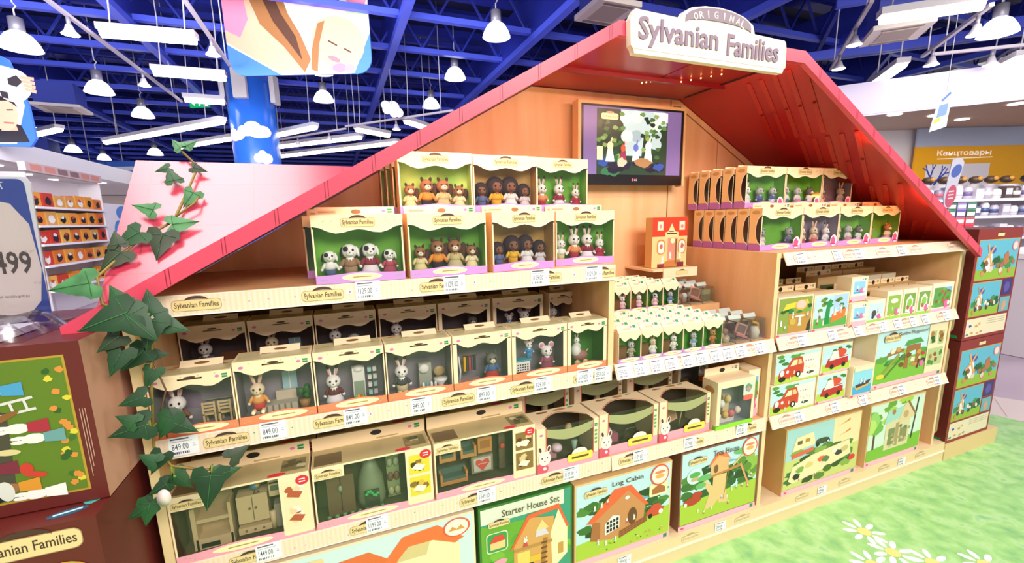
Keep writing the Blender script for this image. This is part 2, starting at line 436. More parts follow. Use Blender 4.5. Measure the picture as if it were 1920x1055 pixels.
tubeM = M('#fff6ee', 0.3, 0, 7.0); trof = M('#d8d2d8', 0.4)
def tubeLight(a, c, lb, w=0.16):
    a = Vector(a); c = Vector(c); L = (c - a).length
    t = thing('tube_light', lb, 'ceiling light', tuple(a), math.atan2(c.y - a.y, c.x - a.x), 'fluorescent battens')
    b = MB(); b.box(0, L, -w / 2, w / 2, 0.0, 0.07, trof); b.build('tray', t)
    b = MB(); b.tube([(0.02, 0, -0.015), (L - 0.02, 0, -0.015)], w * 0.4, tubeM, 8); b.build('tube', t)
    for q in (0.12, 0.88): b = MB(); b.tube([(L * q, 0, 0.07), (L * q + 0.04, 0, 0.7), (L * q + 0.04, 0, 5.19 - a.z)], 0.009, wire, 5); b.build('suspension_wire', t)
for a, c, lb in (((-3.19, 5.92, 3.6), (-2.19, 5.84, 3.6), 'white fluorescent batten, topmost and nearest left of the banner'),
 ((-3.13, 7.39, 3.6), (-2.17, 7.38, 3.6), 'white fluorescent batten left of the blue column top'),
 ((-3.15, 8.96, 3.6), (-2.5, 8.99, 3.6), 'white fluorescent batten just above the green exit sign'),
 ((-5.61, 12.4, 3.3), (-2.62, 9.25, 3.3), 'long slanting fluorescent batten left of the column above the ivy'),
 ((-4.37, 12.89, 3.3), (-2.79, 11.12, 3.3), 'second slanting fluorescent batten behind, left of the column'),
 ((-2.0, 10.72, 3.3), (-0.98, 9.35, 3.3), 'slanting fluorescent batten just right of the column'),
 ((-2.2, 12.38, 3.3), (-0.03, 10.28, 3.3), 'long slanting fluorescent batten low right of the column'),
 ((-2.4, 14.3, 3.3), (0.9, 10.8, 3.3), 'lowest long fluorescent batten behind the pink roof panel'),
 ((-6.69, 11.85, 3.3), (-5.75, 10.85, 3.3), 'short fluorescent batten right of the football poster'),
 ((-0.19, 9.37, 3.3), (0.57, 9.92, 3.3), 'short crosswise fluorescent batten below the white cloud'),
 ((0.71, 8.32, 3.3), (1.24, 8.87, 3.3), 'short crosswise fluorescent batten touching the red roof edge'),
 ((4.72, 2.14, 3.3), (5.36, 1.56, 3.3), 'big fluorescent batten at the top right above the cassette'),
 ((7.47, 3.75, 3.3), (6.7, 2.94, 3.3), 'slanting fluorescent tube between cassette and bulkhead at right'),
 ((8.57, 2.83, 3.3), (7.97, 2.23, 3.3), 'fluorescent tube at the right picture edge under the bell lamp')):
    tubeLight(a, c, lb)
def track(a, c, heads, lb):
    a = Vector(a); c = Vector(c); d = c - a
    t = thing('track_light', lb, 'track light', tuple(a)); b = MB(); b.bar((0, 0, 0), tuple(d), 0.04, 0.035, M('#b9b0bb', 0.4)); b.build('rail', t)
    for h in (0.1, 0.9): b = MB(); b.tube([tuple(d * h), tuple(d * h + Vector((0, 0, 5.19 - a.z)))], 0.008, wire, 5); b.build('suspension_wire', t)
    for h in heads:
        p = d * h
        b = MB(); b.tube([(p.x, p.y, p.z - 0.02), (p.x, p.y, p.z - 0.1)], 0.02, grey, 6); b.lathe([(0.03, 0.0), (0.05, -0.06), (0.085, -0.10)], (p.x, p.y, p.z - 0.10), M('#cfc8d4', 0.4), 12)
        k = b.build('spotlight', t)
        b = MB(); b.lathe([(0.0, -0.101), (0.08, -0.101)], (p.x, p.y, p.z - 0.10), bell, 12); b.build('lens', k)
track((-3.33, 4.6, 3.6), (-3.25, 9.26, 3.6), (0.2, 0.62), 'long track light rail running away at the upper left')
track((-2.04, 4.5, 3.6), (-2.02, 6.8, 3.6), (0.55,), 'track light rail ending beside the banner')
track((4.6, 2.15, 3.45), (6.5, 3.8, 3.45), (0.3, 0.7), 'track light rail descending right of the shop sign')
track((6.67, 2.71, 3.3), (5.5, 1.57, 3.3), (0.2, 0.85), 'track light rail crossing above the right lamps')
track((6.70, 2.62, 3.3), (7.7, 1.84, 3.3), (0.5,), 'short white track light rail at the right edge')
track((-2.1, 11.53, 3.3), (-0.39, 9.48, 3.3), (0.4, 0.8), 'thin white track rail right of the blue column')
track((-0.4, 9.25, 3.3), (1.43, 7.28, 3.3), (0.5,), 'thin white track rail behind the hanging cloud')

def cassette(cx, cy, z, s, rz, lb):
    t = thing('ceiling_cassette', lb, 'air conditioner', (cx, cy, z), rz)
    b = MB(); b.box(-s / 2, s / 2, -s / 2, s / 2, 0, 0.05, M('#e9dcd6', 0.5)); b.build('panel', t)
    b = MB(); b.box(-s * 0.3, s * 0.3, -s * 0.3, s * 0.3, -0.006, 0.0, M('#b9a79f', 0.6)); b.build('grille', t)
    for q in (-1, 1): b = MB(); b.box(-s * 0.34, s * 0.34, q * s * 0.41 - 0.02, q * s * 0.41 + 0.02, -0.006, 0.0, M('#8a7c78', 0.6)); b.build('air_slot', t)
    b = MB(); b.box(-s * 0.42, s * 0.42, -s * 0.42, s * 0.42, 0.05, 0.45, M('#3a4ab0', 0.5)); b.build('housing', t)
cassette(-5.55, 10.6, 3.6, 0.72, 0.1, 'square ceiling air cassette beside the football poster')
cassette(1.93, 3.0, 3.3, 0.48, 0.0, 'square white ceiling air cassette left of the shop sign')
cassette(5.46, 2.38, 3.3, 0.56, -0.8, 'square ceiling air cassette at right under the big tube')
cassette(-8.3, 15.6, 3.3, 0.9, 0.1, 'far ceiling air cassette above the blue hanging signs')

# column
t = thing('column', 'blue round store column with white cloud stickers', 'column', (-2.12, 9.4, 0))
b = MB(); b.lathe([(0.42, 0.0), (0.42, 5.1)], (0, 0, 0), noise_mat('blue column', ['#2f6fe0', '#3b7ff0'], 0.4, 0.25), 32); b.build('shaft', t)
b = MB(); b.lathe([(0.435, 4.05), (0.435, 5.1)], (0, 0, 0), M('#2a55c0', 0.3), 32); b.build('collar', t)
def onshaft(b, a0, z0, pts, mat, r=0.426):
    vs = []; 
    for x, y in pts:
        a = a0 + x / r; vs.append((r * math.cos(a), r * math.sin(a), z0 + y))
    b.add(vs, [tuple(range(len(vs)))], mat)
def cloudpts(w, h):
    pts = []
    for cx, cy, rr, a, c in ((-0.32, 0.0, 0.25, 200, 60), (0.0, 0.12, 0.3, 150, 30), (0.33, 0.0, 0.24, 100, -60), (0.15, -0.16, 0.2, -20, -140), (-0.2, -0.16, 0.22, -40, -170)):
        for k in range(6):
            q = R(a + (c - a) * k / 5); pts.append(((cx + rr * math.cos(q)) * w, (cy + rr * math.sin(q)) * h))
    return pts
va = math.atan2(-10.6, 1.3)
cl = M('#f2eef6', 0.5)
for a, z, w, h in ((va, 3.08, 0.62, 0.5), (va + 0.25, 2.58, 0.34, 0.42), (va - 1.0, 3.0, 0.5, 0.4)):
    b = MB()
    for j, (ex, ey, rx, ry) in enumerate(((-.32, .0, .2, .2), (-.05, .1, .26, .26), (.25, .0, .25, .22), (.08, -.1, .26, .16), (-.22, -.06, .2, .14))):
        for s_ in range(12):
            x0, x1 = (ex - rx + 2 * rx * s_ / 12), (ex - rx + 2 * rx * (s_ + 1) / 12)
            y0, y1 = [ry * max(0.02, 1 - ((x - ex) / rx) ** 2) ** .5 for x in (x0, x1)]
            onshaft(b, a, z, [(x0 * w, (ey - y0) * h), (x1 * w, (ey - y1) * h), (x1 * w, (ey + y1) * h), (x0 * w, (ey + y0) * h)], cl, 0.424 + .002 * j)
    b.build('cloud_sticker', t)
for a in (va - 0.35, va + 1.15, va - 1.75):
    b = MB(); b.T = Matrix.Rotation(a, 4, 'Z') @ Matrix.Translation((0.46, 0, 3.92)); b.box(-0.04, 0.05, -0.12, 0.12, -0.26, 0.26, M('#e2dad6', 0.4)); b.build('speaker_box', t)
# free cloud
b = MB(); b.T = Matrix.Translation((0.42, 8.0, 3.42)) @ Matrix.Rotation(-0.3, 4, 'Z') @ Matrix.Rotation(0.5, 4, 'Y')
b.prism([(x, y) for x, y in reversed(cloudpts(0.40, 0.36))], 0.02, M('#eeecf8', 0.5))
tag(b.build('cloud_cutout'), 'white cloud cutout hanging right of the column', 'decoration')
b = MB(); b.tube([(0.42, 8.0, 3.5), (0.42, 8.0, 4.3)], 0.006, wire, 4); tag(b.build('hanging_wire'), 'thin wire holding the white cloud cutout', 'wire')

# big banner on the column : a girl, hair, pink flowers, blue corners
t = thing('banner', 'large hanging banner with a smiling girl and blue corners', 'banner', (-2.05, 6.98, 3.50), math.atan2(-0.75, 1.98))
b = MB(); b.fr((0, 0, 0), (1, 0, 0), (0, 0, 1)); Wd, Hd = 2.12, 1.22
pts = []
for cx, cy, a0 in ((Wd - 0.22, 0.22, 270), (Wd, Hd, 0), (0, Hd, 90), (0.22, 0.22, 180)):
    if cy == Hd: pts.append((cx, cy))
    else:
        for k in range(6): q = R(a0 + 18 * k); pts.append((cx + 0.22 * math.cos(q), cy + 0.22 * math.sin(q)))
b.prism(pts, 0.03, M('#4d86e2', 0.5)); b.build('board', t)
b = MB(); b.T = Matrix.Diagonal((0.8413, 1, 0.70, 1)); b.fr((0, 0, 0), (1, 0, 0), (0, 0, 1)); Wd, Hd = 2.52, 1.72
skin = M('#efb795', 0.5); hair = M('#a8703f', 0.5); hair2 = M('#5e3a28', 0.5); pk = M('#e88aa6', 0.5); wh = M('#fbe3d6', 0.5)
b.poly([(0.0, 0.62), (0.9, 0.0), (2.05, 0.0), (2.2, 0.02), (Wd, 0.8), (Wd, Hd), (0, Hd)], wh, 3)
b.poly([(0.0, 0.66), (0.86, 0.06), (1.3, 0.02), (1.05, 0.9), (0.5, Hd), (0, Hd)], skin, 5)
b.poly([(0.0, Hd), (0.0, 0.9), (0.25, 0.75), (0.42, 1.1), (0.36, Hd)], pk, 6)
b.poly([(0.4, Hd), (0.62, 1.0), (1.0, 0.55), (1.32, 0.04), (1.45, 0.3), (1.3, 0.8), (1.12, 1.2), (1.0, Hd)], hair, 7)
b.poly([(0.62, Hd), (0.85, 1.05), (1.2, 0.45), (1.3, 0.28), (1.22, 0.75), (1.0, 1.2), (0.85, Hd)], hair2, 8)
b.oval(1.95, 0.62, 0.46, 0.52, skin, 9, 20, 0.3)
b.poly([(1.55, 0.05), (1.62, 0.6), (1.75, 1.05), (1.62, 1.0), (1.48, 0.5), (1.44, 0.1)], hair, 10)
b.line(1.78, 0.66, 1.93, 0.56, 0.03, hair2, 11); b.line(2.05, 0.50, 2.17, 0.42, 0.03, hair2, 11); b.oval(1.86, 0.3, 0.12, 0.05, M('#e27d86', 0.5), 11, 12, -0.5)
b.oval(1.95, 0.12, 0.14, 0.09, pk, 12); b.oval(2.12, 0.1, 0.09, 0.1, M('#ee9aa8', 0.5), 12); b.poly([(2.1, 1.25), (2.5, 1.3), (2.5, 0.95), (2.25, 1.0)], M('#cfe6b0', 0.5), 12)
b.blob(2.33, 1.45, 0.2, 0.25, pk, 12)
b.build('photograph', t)
for x in (0.2, 1.9): b = MB(); b.tube([(x, 0.015, 1.21), (x, 0.015, 1.69)], 0.01, wire, 5); b.build('suspension_wire', t)

# left poster: boy holding a football
t = thing('banner', 'tall hanging poster with a boy holding a football at left edge', 'banner', (-5.35, 6.95, 2.35), math.atan2(-0.31, 0.98))
b = MB(); b.fr((0, 0, 0), (1, 0, 0), (0, 0, 1))
b.prism([(0, 0.05), (1.05, 0.0), (1.14, 0.1), (1.13, 0.5), (1.0, 1.04), (0.85, 1.12), (0, 1.1)], 0.03, M('#3f74dd', 0.5)); b.build('board', t)
b = MB(); b.fr((0, 0, 0), (1, 0, 0), (0, 0, 1))
b.poly([(0, 1.02), (0.7, 1.02), (1.0, 0.95), (1.09, 0.5), (0.9, 0.04), (0.0, 0.06)], M('#bfc4d2', 0.5), 3); b.fr((0.2, 0, 0), (1, 0, 0), (0, 0, 1))
b.poly([(0.3, 0.06), (0.86, 0.06), (0.8, 0.26), (0.6, 0.34)], M('#2b2730', 0.5), 5); b.poly([(0.55, 0.2), (0.75, 0.2), (0.72, 0.36), (0.56, 0.34)], M('#e9a587', 0.5), 6)
b.oval(0.62, 0.42, 0.17, 0.22, M('#eeb596', 0.5), 7, 18); b.poly([(0.42, 0.5), (0.44, 0.68), (0.7, 0.68), (0.8, 0.48), (0.7, 0.56), (0.52, 0.56)], M('#2d2026', 0.5), 8)
b.line(0.66, 0.45, 0.74, 0.45, 0.015, M('#2d2026', 0.5), 8); b.line(0.6, 0.3, 0.72, 0.29, 0.02, M('#c56a5e', 0.5), 8)
b.oval(0.80, 0.74, 0.22, 0.2, M('#f1eef0', 0.5), 9, 20); b.poly([(0.75, 0.82), (0.86, 0.86), (0.92, 0.78), (0.84, 0.72), (0.75, 0.75)], M('#3a3338', 0.5), 10); b.poly([(0.63, 0.68), (0.72, 0.66), (0.72, 0.58), (0.64, 0.6)], M('#3a3338', 0.5), 10)
for k in range(4): b.line(0.93 - 0.01 * k, 0.70 + 0.045 * k, 1.06, 0.66 + 0.05 * k, 0.04, M('#e9a587', 0.5), 11)
b.build('photograph', t)
b = MB(); b.tube([(0.5, 0.015, 1.1), (0.5, 0.015, 2.84)], 0.01, wire, 5); b.build('suspension_wire', t)

t = thing('exit_sign', 'small green emergency exit sign hanging left of the column', 'sign', (-3.6, 11.36, 3.94), math.atan2(-0.2, 0.42))
b = MB(); b.box(0, 0.46, 0, 0.03, 0, 0.22, M('#17b36a', 0.4, 0, 0.5)); b.fr((0, 0, 0), (1, 0, 0), (0, 0, 1)); ew = M('#f4fff8', 0.4, 0, 0.8)
b.poly([(0.03, 0.11), (0.12, 0.19), (0.12, 0.03)], ew, 3); b.line(0.12, 0.11, 0.17, 0.11, 0.05, ew, 3); b.oval(0.25, 0.18, 0.02, 0.02, ew, 3); b.line(0.25, 0.15, 0.23, 0.03, 0.04, ew, 3); b.rect(0.33, 0.02, 0.43, 0.20, ew, 3)
b.build('face', t)
b = MB(); b.tube([(0.23, 0.015, 0.22), (0.23, 0.015, 0.8)], 0.012, wire, 5); b.build('hanger', t)
for x, y, z, w, rz, lb in ((-7.2, 14.80, 2.70, 0.78, -0.36, 'blue hanging department sign, left one above the far racking'), (-6.4, 14.46, 2.70, 0.85, -0.36, 'blue hanging department sign, right one beside the pink roof panel')):
    t = thing('department_sign', lb, 'sign', (x, y, z), rz)
    b = MB(); b.box(0, w, 0, 0.05, 0, 0.38, M('#4a78d8', 0.5)); b.fr((0, 0, 0), (1, 0, 0), (0, 0, 1)); b.rrect(0.1 * w, 0.13, 0.85 * w, 0.24, 0.04, M('#eef2ff', 0.5), 4); b.build('board', t)
    b = MB(); b.tube([(w / 2, 0.02, 0.38), (w / 2, 0.02, 2.49)], 0.012, wire, 5); b.build('hanger', t)

# hanging leaflets at right
t = thing('leaflet', 'tall white and blue leaflet hanging under the right bulkhead', 'leaflet', (6.22, 2.30, 2.25), -0.4)
b = MB(); b.fr((0, 0, 0), (1, 0, 0), (0, 0, 1)); b.prism([(0, 0), (0.20, 0.06), (0.22, 0.5), (0.07, 0.42)], 0.006, M('#e8e6f6', 0.5))
b.poly([(0.06, 0.16), (0.18, 0.2), (0.19, 0.34), (0.08, 0.31)], M('#5a78c8', 0.5), 3); b.poly([(0.03, 0.09), (0.12, 0.13), (0.11, 0.18), (0.04, 0.14)], M('#f0b52c', 0.5), 4); b.line(0.1, 0.36, 0.2, 0.46, 0.03, M('#4060b8', 0.5), 4); b.build('sheet', t)
b = MB(); b.tube([(0.15, 0.003, 0.46), (0.15, 0.003, 2.94)], 0.004, wire, 4); b.build('string', t)
t = thing('shelf_wobbler', 'white tall sign with a pink oval standing behind the right roof slope', 'sign', (4.345, 1.20, 0.0), -0.6)
b = MB(); b.fr((0, 0, 1.30), (1, 0, 0), (0, 0, 1)); b.prism([(0.02, 0.0), (0.07, 0.01), (0.12, 0.40), (0.10, 0.44), (0.03, 0.43), (0.0, 0.1)], 0.008, M('#dcdcf0', 0.4))
b.oval(0.055, 0.11, 0.038, 0.10, M('#d8607e', 0.5), 3, 16, -0.1); b.oval(0.07, 0.33, 0.035, 0.06, M('#5672c8', 0.5), 3, 14, -0.3)
for k in range(3): b.line(0.035, 0.09 + 0.03 * k, 0.075, 0.095 + 0.03 * k, 0.012, M('#f6e6ee'), 4)
b.build('face', t)
b = MB(); b.tube([(0.05, 0.004, 0.0), (0.05, 0.004, 1.31)], 0.008, grey, 6); b.lathe([(0.12, 0.0), (0.12, 0.012)], (0.05, 0.004, 0), grey, 14); b.build('stand', t)
# ================================================================== DISPLAY FIXTURE
XA, XM, XC, XE = -1.251, 0.0, 0.742, 1.972       # bay limits along the front
YB = 0.54                                        # back wall
LOGO = M('#e9cf95', 0.5); INK = M('#4b3226', 0.5); INKR = M('#b98a80', 0.5)
def logo(b, cx, cy, w, L=2, ink=None, plaque=None, full=True):
    ink = ink or INK; h = w * 0.2
    b.rrect(cx - w * 0.56, cy - h * 0.75, cx + w * 0.56, cy + h * 0.75, h * 0.5, M('#a98b62', 0.5), L)
    b.rrect(cx - w * 0.55, cy - h * 0.69, cx + w * 0.55, cy + h * 0.69, h * 0.48, plaque or LOGO, L + 1)
    pts = [(cx + w * 0.27 * math.cos(a), cy + h * 0.62 + h * 0.62 * math.sin(a)) for a in (math.pi * k / 8 for k in range(9))]
    pts += [(cx + w * 0.27 * math.cos(a), cy + h * 0.62 + h * 0.22 * math.sin(a)) for a in (math.pi * k / 8 for k in range(8, -1, -1))]
    b.poly(pts, ink, L + 2)
    if full: b.text('Sylvanian Families', cx, cy - h * 0.04, w, h * 0.95, ink, L + 2, 0.01)

def rail(u, x0, x1, zt, drop, kick, logos, z_off=0.0, pale=False):
    b = MB(); mat = RAIL
    b.add([(x0, -0.001, zt), (x1, -0.001, zt), (x1, -0.001 - kick, zt - drop), (x0, -0.001 - kick, zt - drop),
           (x0, 0.003, zt), (x1, 0.003, zt), (x1, 0.003 - kick, zt - drop), (x0, 0.003 - kick, zt - drop)],
          [(3, 2, 1, 0), (4, 5, 6, 7), (0, 1, 5, 4), (2, 3, 7, 6), (1, 2, 6, 5), (3, 0, 4, 7)], mat)
    b.fr((x0, -0.001 - kick, zt - drop), (1, 0, 0), (0, kick, drop))
    H = math.hypot(drop, kick); W_ = x1 - x0
    b.rect(0, 0, W_, 0.003, M('#fff2ea', 0.3), 1); b.rect(0, H - 0.003, W_, H, M('#f7e2d0', 0.3), 1)
    for k in range(int(W_ / 0.045)):
        x = 0.02 + k * 0.045 + random.uniform(-0.01, 0.01); y = random.uniform(0.3, 0.75) * H
        b.oval(x, y, 0.0022, 0.0018, M(random.choice(('#5fae6a', '#d79ac0', '#c9a0c8', '#e8b7b0'))), 2, 6)
        if k % 7 == 3:
            for q in range(5): b.oval(x + 0.005 * math.cos(q * 1.26), H * 0.55 + 0.005 * math.sin(q * 1.26), 0.003, 0.003, M('#f6dfe6'), 3, 7)
            b.oval(x, H * 0.55, 0.002, 0.002, M('#b77b95'), 4, 6)
    for x in logos: logo(b, x - x0, H * 0.48, 0.085, 3, INKR if pale else None, M('#f4dcc6') if pale else None)
    return b.build('price_rail', u)

def unit(name, label, x0, x1, tops, left, right):
    u = thing('shelf_unit', label, 'shelf', (0, 0, 0))
    for nm, side in (('side_panel', left), ('side_panel', right)):
        if side:
            a, c, z1, z0 = (tuple(side) + (0.104,))[:4]
            b = MB(); b.box(a, c, 0.0042, YB - 0.012, z0, z1, WOOD); b.box(a, c, 0.0032, 0.0042, z0, z1, WOODE); b.build(nm, u)
    for z in tops:
        b = MB(); b.box(x0, x1, 0.004, YB - 0.012, z - 0.02, z, WOOD); b.build('shelf', u)
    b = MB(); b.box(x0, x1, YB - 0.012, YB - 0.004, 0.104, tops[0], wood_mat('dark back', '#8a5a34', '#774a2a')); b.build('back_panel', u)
    return u

UA = unit('a', 'left wooden shelf bay with ivy on its front post', XA + 0.02, XM + 0.004, (1.15, 0.818, 0.493), (XA, XA + 0.02, 1.13), (XM - 0.016, XM + 0.004, 1.13, 0.798))
UB = unit('b', 'middle lower shelf bay beneath the television', XM + 0.0045, 0.7215, (0.818, 0.493), None, None)
UC = unit('c', 'right wooden shelf bay under the orange lit roof slope', 0.742, XE - 0.018, (1.15, 0.818, 0.493), (0.722, 0.742, 1.15), (XE - 0.018, XE, 1.15))
rail(UA, XA + 0.005, XM + 0.004, 1.15, 0.048, 0.0, (-1.108, -0.847, -0.563, -0.235, -0.045))
rail(UA, XA + 0.02, XM - 0.002, 0.82, 0.05, 0.0, (-1.09, -0.853, -0.52, -0.312, -0.1))
rail(UA, XA + 0.02, XM + 0.0, 0.495, 0.05, 0.0, (-1.076, -0.792, -0.484, -0.214))
rail(UB, XM + 0.006, 0.733, 0.82, 0.046, 0.02, (0.265, 0.6), pale=True)
rail(UB, XM + 0.002, 0.728, 0.495, 0.05, 0.006, (0.077, 0.36, 0.63), pale=False)
for zt in (1.15, 0.82, 0.492): rail(UC, 0.748, XE + 0.002, zt, 0.046, 0.02, (0.84, 1.12, 1.33, 1.56, 1.85), pale=True)
b = MB(); b.box(0.03, 0.70, 0.235, YB - 0.02, 0.818, 0.925, WOOD); b.build('riser', UB)

pl = thing('plinth', 'long pale wooden plinth carrying the whole toy display', 'plinth', (0, 0, 0))
b = MB(); b.box(XA - 0.02, 2.051, -0.012, YB, 0.0, 0.104, M('#e9cfa2', 0.5)); b.build('base', pl)
b = MB(); b.box(XA - 0.02, 2.051, -0.018, -0.012, 0.055, 0.06, M('#f6e6d2', 0.4)); b.build('ledge', pl)
for x in (0.36, 0.63, 0.98, 1.26, 1.55, 1.84): b = MB(); b.fr((0, -0.0125, 0.082), (1, 0, 0), (0, 0, 1)); logo(b, x, 0, 0.075, 1, M('#c3a882', 0.5), M('#ecd3a6', 0.5)); b.build('printed_logo', pl)
b = MB(); b.box(2.053, 2.56, -0.016, 0.5, 0.0, 0.088, M('#e2c48e', 0.5)); tag(b.build('plinth'), 'short wooden plinth under the brown boxes at right end', 'plinth')
b = MB(); b.box(-2.3, XA - 0.025, -0.2, 0.5, 0.0, 0.4, M('#5a2018', 0.5)); tag(b.build('plinth'), 'dark block under the stacked red boxes at left end', 'plinth')

# gable back wall
RX = (-1.327, -0.032, 0.706, 2.007); RZ = (1.107, 1.825)
def roofz(x):
    if x < RX[1]: return RZ[1] - (RX[1] - x) * (RZ[1] - RZ[0]) / (RX[1] - RX[0])
    if x > RX[2]: return RZ[1] - (x - RX[2]) * (RZ[1] - RZ[0]) / (RX[3] - RX[2])
    return RZ[1]
g = thing('gable_wall', 'maple gable back wall behind the television', 'wall panel', (0, 0, 0))
b = MB(); b.fr((0, YB, 0), (1, 0, 0), (0, 0, 1)); e = 0.012
pts = [(XA, 0.83), (XE, 0.83), (XE, roofz(XE) - e), (RX[2], RZ[1] - e), (RX[1], RZ[1] - e), (XA, roofz(XA) - e)]
b.prism(pts, 0.02, WOODP); b.build('panel', g)
b = MB(); b.fr((0, YB, 0), (1, 0, 0), (0, 0, 1)); gr = M('#8a5a33', 0.5)
b.line(0.66, 1.16, 0.66, 1.81, 0.006, gr, 2); b.line(0.95, 1.16, 0.95, 1.66, 0.003, gr, 2); b.line(0.72, 1.775, 1.25, 1.475, 0.006, gr, 2); b.line(0.672, 1.785, 0.72, 1.785, 0.005, gr, 2)
b.build('seam', g)

# red roof
rf = thing('gable_roof', 'glossy red gabled roof over the toy display', 'roof', (0, 0, 0))
Y0, Y1 = -0.03, YB + 0.03
def slab(p, q, th, mat, nm, y0=Y0, y1=Y1):
    b = MB(); vs = []
    for y in (y0, y1):
        vs += [(p[0], y, p[1]), (q[0], y, q[1]), (q[0], y, q[1] - th), (p[0], y, p[1] - th)]
    b.add(vs, [(0, 1, 2, 3), (7, 6, 5, 4), (4, 5, 1, 0), (5, 6, 2, 1), (6, 7, 3, 2), (7, 4, 0, 3)], mat); return b.build(nm, rf)
C4 = [(RX[0], RZ[0]), (RX[1], RZ[1]), (RX[2], RZ[1]), (RX[3], RZ[0])]
slab(C4[0], C4[1], 0.009, REDD, 'left_slope'); slab((C4[1][0] + 0.0006, C4[1][1]), (C4[2][0] - 0.0006, C4[2][1]), 0.009, REDD, 'flat_top')
rs = slab(C4[2], C4[3], 0.009, REDD, 'right_slope')
FASC = M('#dd4a63', 0.3)
for i in range(3):
    a, c = C4[i], C4[i + 1]; k = 0.036
    b = MB(); vs = []
    for y in (-0.05, -0.031): vs += [(a[0], y, a[1] + 0.002), (c[0], y, c[1] + 0.002), (c[0], y, c[1] - k), (a[0], y, a[1] - k)]
    b.add(vs, [(3, 2, 1, 0), (4, 5, 6, 7), (0, 1, 5, 4), (1, 2, 6, 5), (2, 3, 7, 6), (3, 0, 4, 7)], FASC)
    d = Vector((c[0] - a[0], 0, c[1] - a[1])); L = d.length
    b.fr((a[0], -0.05, a[1] - k + 0.002), d, (0, 0, 1)); d.normalize(); b.vv = Vector((0, 0, 1)); b.n = Vector((0, -1, 0))
    n = 12 if i != 1 else 2
    for q in range(n):
        x = L * (q + 0.7) / n
        if i != 1 or q == 0:
            for s_ in (0, 0.008): b.poly([(x + s_, 0), (x + s_ + 0.002, 0), (x + s_ + 0.002, k), (x + s_, k)], M('#8f1f34', 0.4), 1)
    b.build('fascia', rf)
# tile ribs under the right slope
dr = Vector((C4[3][0] - C4[2][0], 0, C4[3][1] - C4[2][1])).normalized(); nr = Vector((dr.z, 0, -dr.x))
rib = M('#ab2019', 0.3)
for k in range(20):
    s0 = (0.04, 0.44, 0.84, 1.18)[k // 5]; y0_ = -0.02 + 0.055 * (k % 5) + 0.02 * (k // 5)
    b = MB()
    a = Vector((C4[2][0], y0_, C4[2][1] - 0.0112)) + dr * s0; c = a + dr * (0.37 if s0 < 1.1 else 0.26) + Vector((0, 0.13, 0))
    b.bar(a, c, 0.016, 0.005, rib); b.build('tile_rib', rf)
    b = MB()
    m = a.lerp(c, 0.5); b.lathe([(0.006, -0.004), (0.006, 0.0)], (m.x, m.y, m.z - 0.003), M('#7d140f', 0.4), 8); b.build('rivet', rf)
# back beam and ceiling seam
b = MB(); b.box(RX[1] - 0.02, RX[2] + 0.02, 0.30, 0.312, RZ[1] - 0.024, RZ[1] - 0.009, M('#7d0f18', 0.3)); b.build('beam', rf)
b = MB(); b.box(0.40, 0.404, -0.03, 0.30, RZ[1] - 0.0105, RZ[1] - 0.009, M('#7a1512', 0.4)); b.box(0.70, 0.712, -0.03, 0.5, RZ[1] - 0.0125, RZ[1] - 0.009, M('#3d0708', 0.4)); b.build('seam', rf)
# LED strip behind the right fascia; top and left strips are added fill
led = M('#ff9a50', 0.4, 0, 70.0)
for p, q in ((0.60, 0.70), (0.30, 0.36)):
    b = MB(); a = Vector((C4[2][0], -0.026, C4[2][1] - 0.014)) + dr * (1.47 * p); c = Vector((C4[2][0], -0.026, C4[2][1] - 0.014)) + dr * (1.47 * q)
    b.bar(a, c, 0.006, 0.006, led); b.build('glow_strip', rf)
dl = Vector((C4[1][0] - C4[0][0], 0, C4[1][1] - C4[0][1])).normalized()
led2 = M('#ff9a5a', 0.4, 0, 9.0)
warm = M('#ffdcc0', 0.4, 0, 75.0)  # added strips along flat top and left slope, to brighten the gable wall
b = MB(); b.box(0.0, 0.68, -0.030, -0.022, RZ[1] - 0.018, RZ[1] - 0.010, warm); b.build('glow_strip', rf)
b = MB(); b.bar((-0.08, -0.026, RZ[1] - 0.042), (-0.75, -0.026, roofz(-0.75) - 0.015), 0.008, 0.008, warm); b.build('glow_strip', rf)
t = thing('string_light', 'string of tiny amber lights under the red roof', 'string light', (0, 0, 0))
for base, d_, s0, n, y in (((C4[0][0], C4[0][1] - 0.012), dl, 0.42, 12, 0.06), ((C4[0][0], C4[0][1] - 0.012), dl, 1.0, 9, 0.16)):
    b = MB()
    for k in range(n):
        p = Vector((base[0], y + 0.008 * k, base[1])) + d_ * (s0 + 0.018 * k); b.ell(p, (0.003, 0.003, 0.003), led2, 6, 4)
    b.build('bulb_row', t)
b = MB()
for k in range(5):
    b.ell((0.50 + 0.02 * k, 0.30 - 0.03 * k, RZ[1] - 0.016), (0.003, 0.003, 0.003), led2, 6, 4); b.ell((0.36 + 0.01 * k, 0.36 - 0.014 * k, RZ[1] - 0.016), (0.003, 0.003, 0.003), led2, 6, 4)
b.build('bulb_row', t)

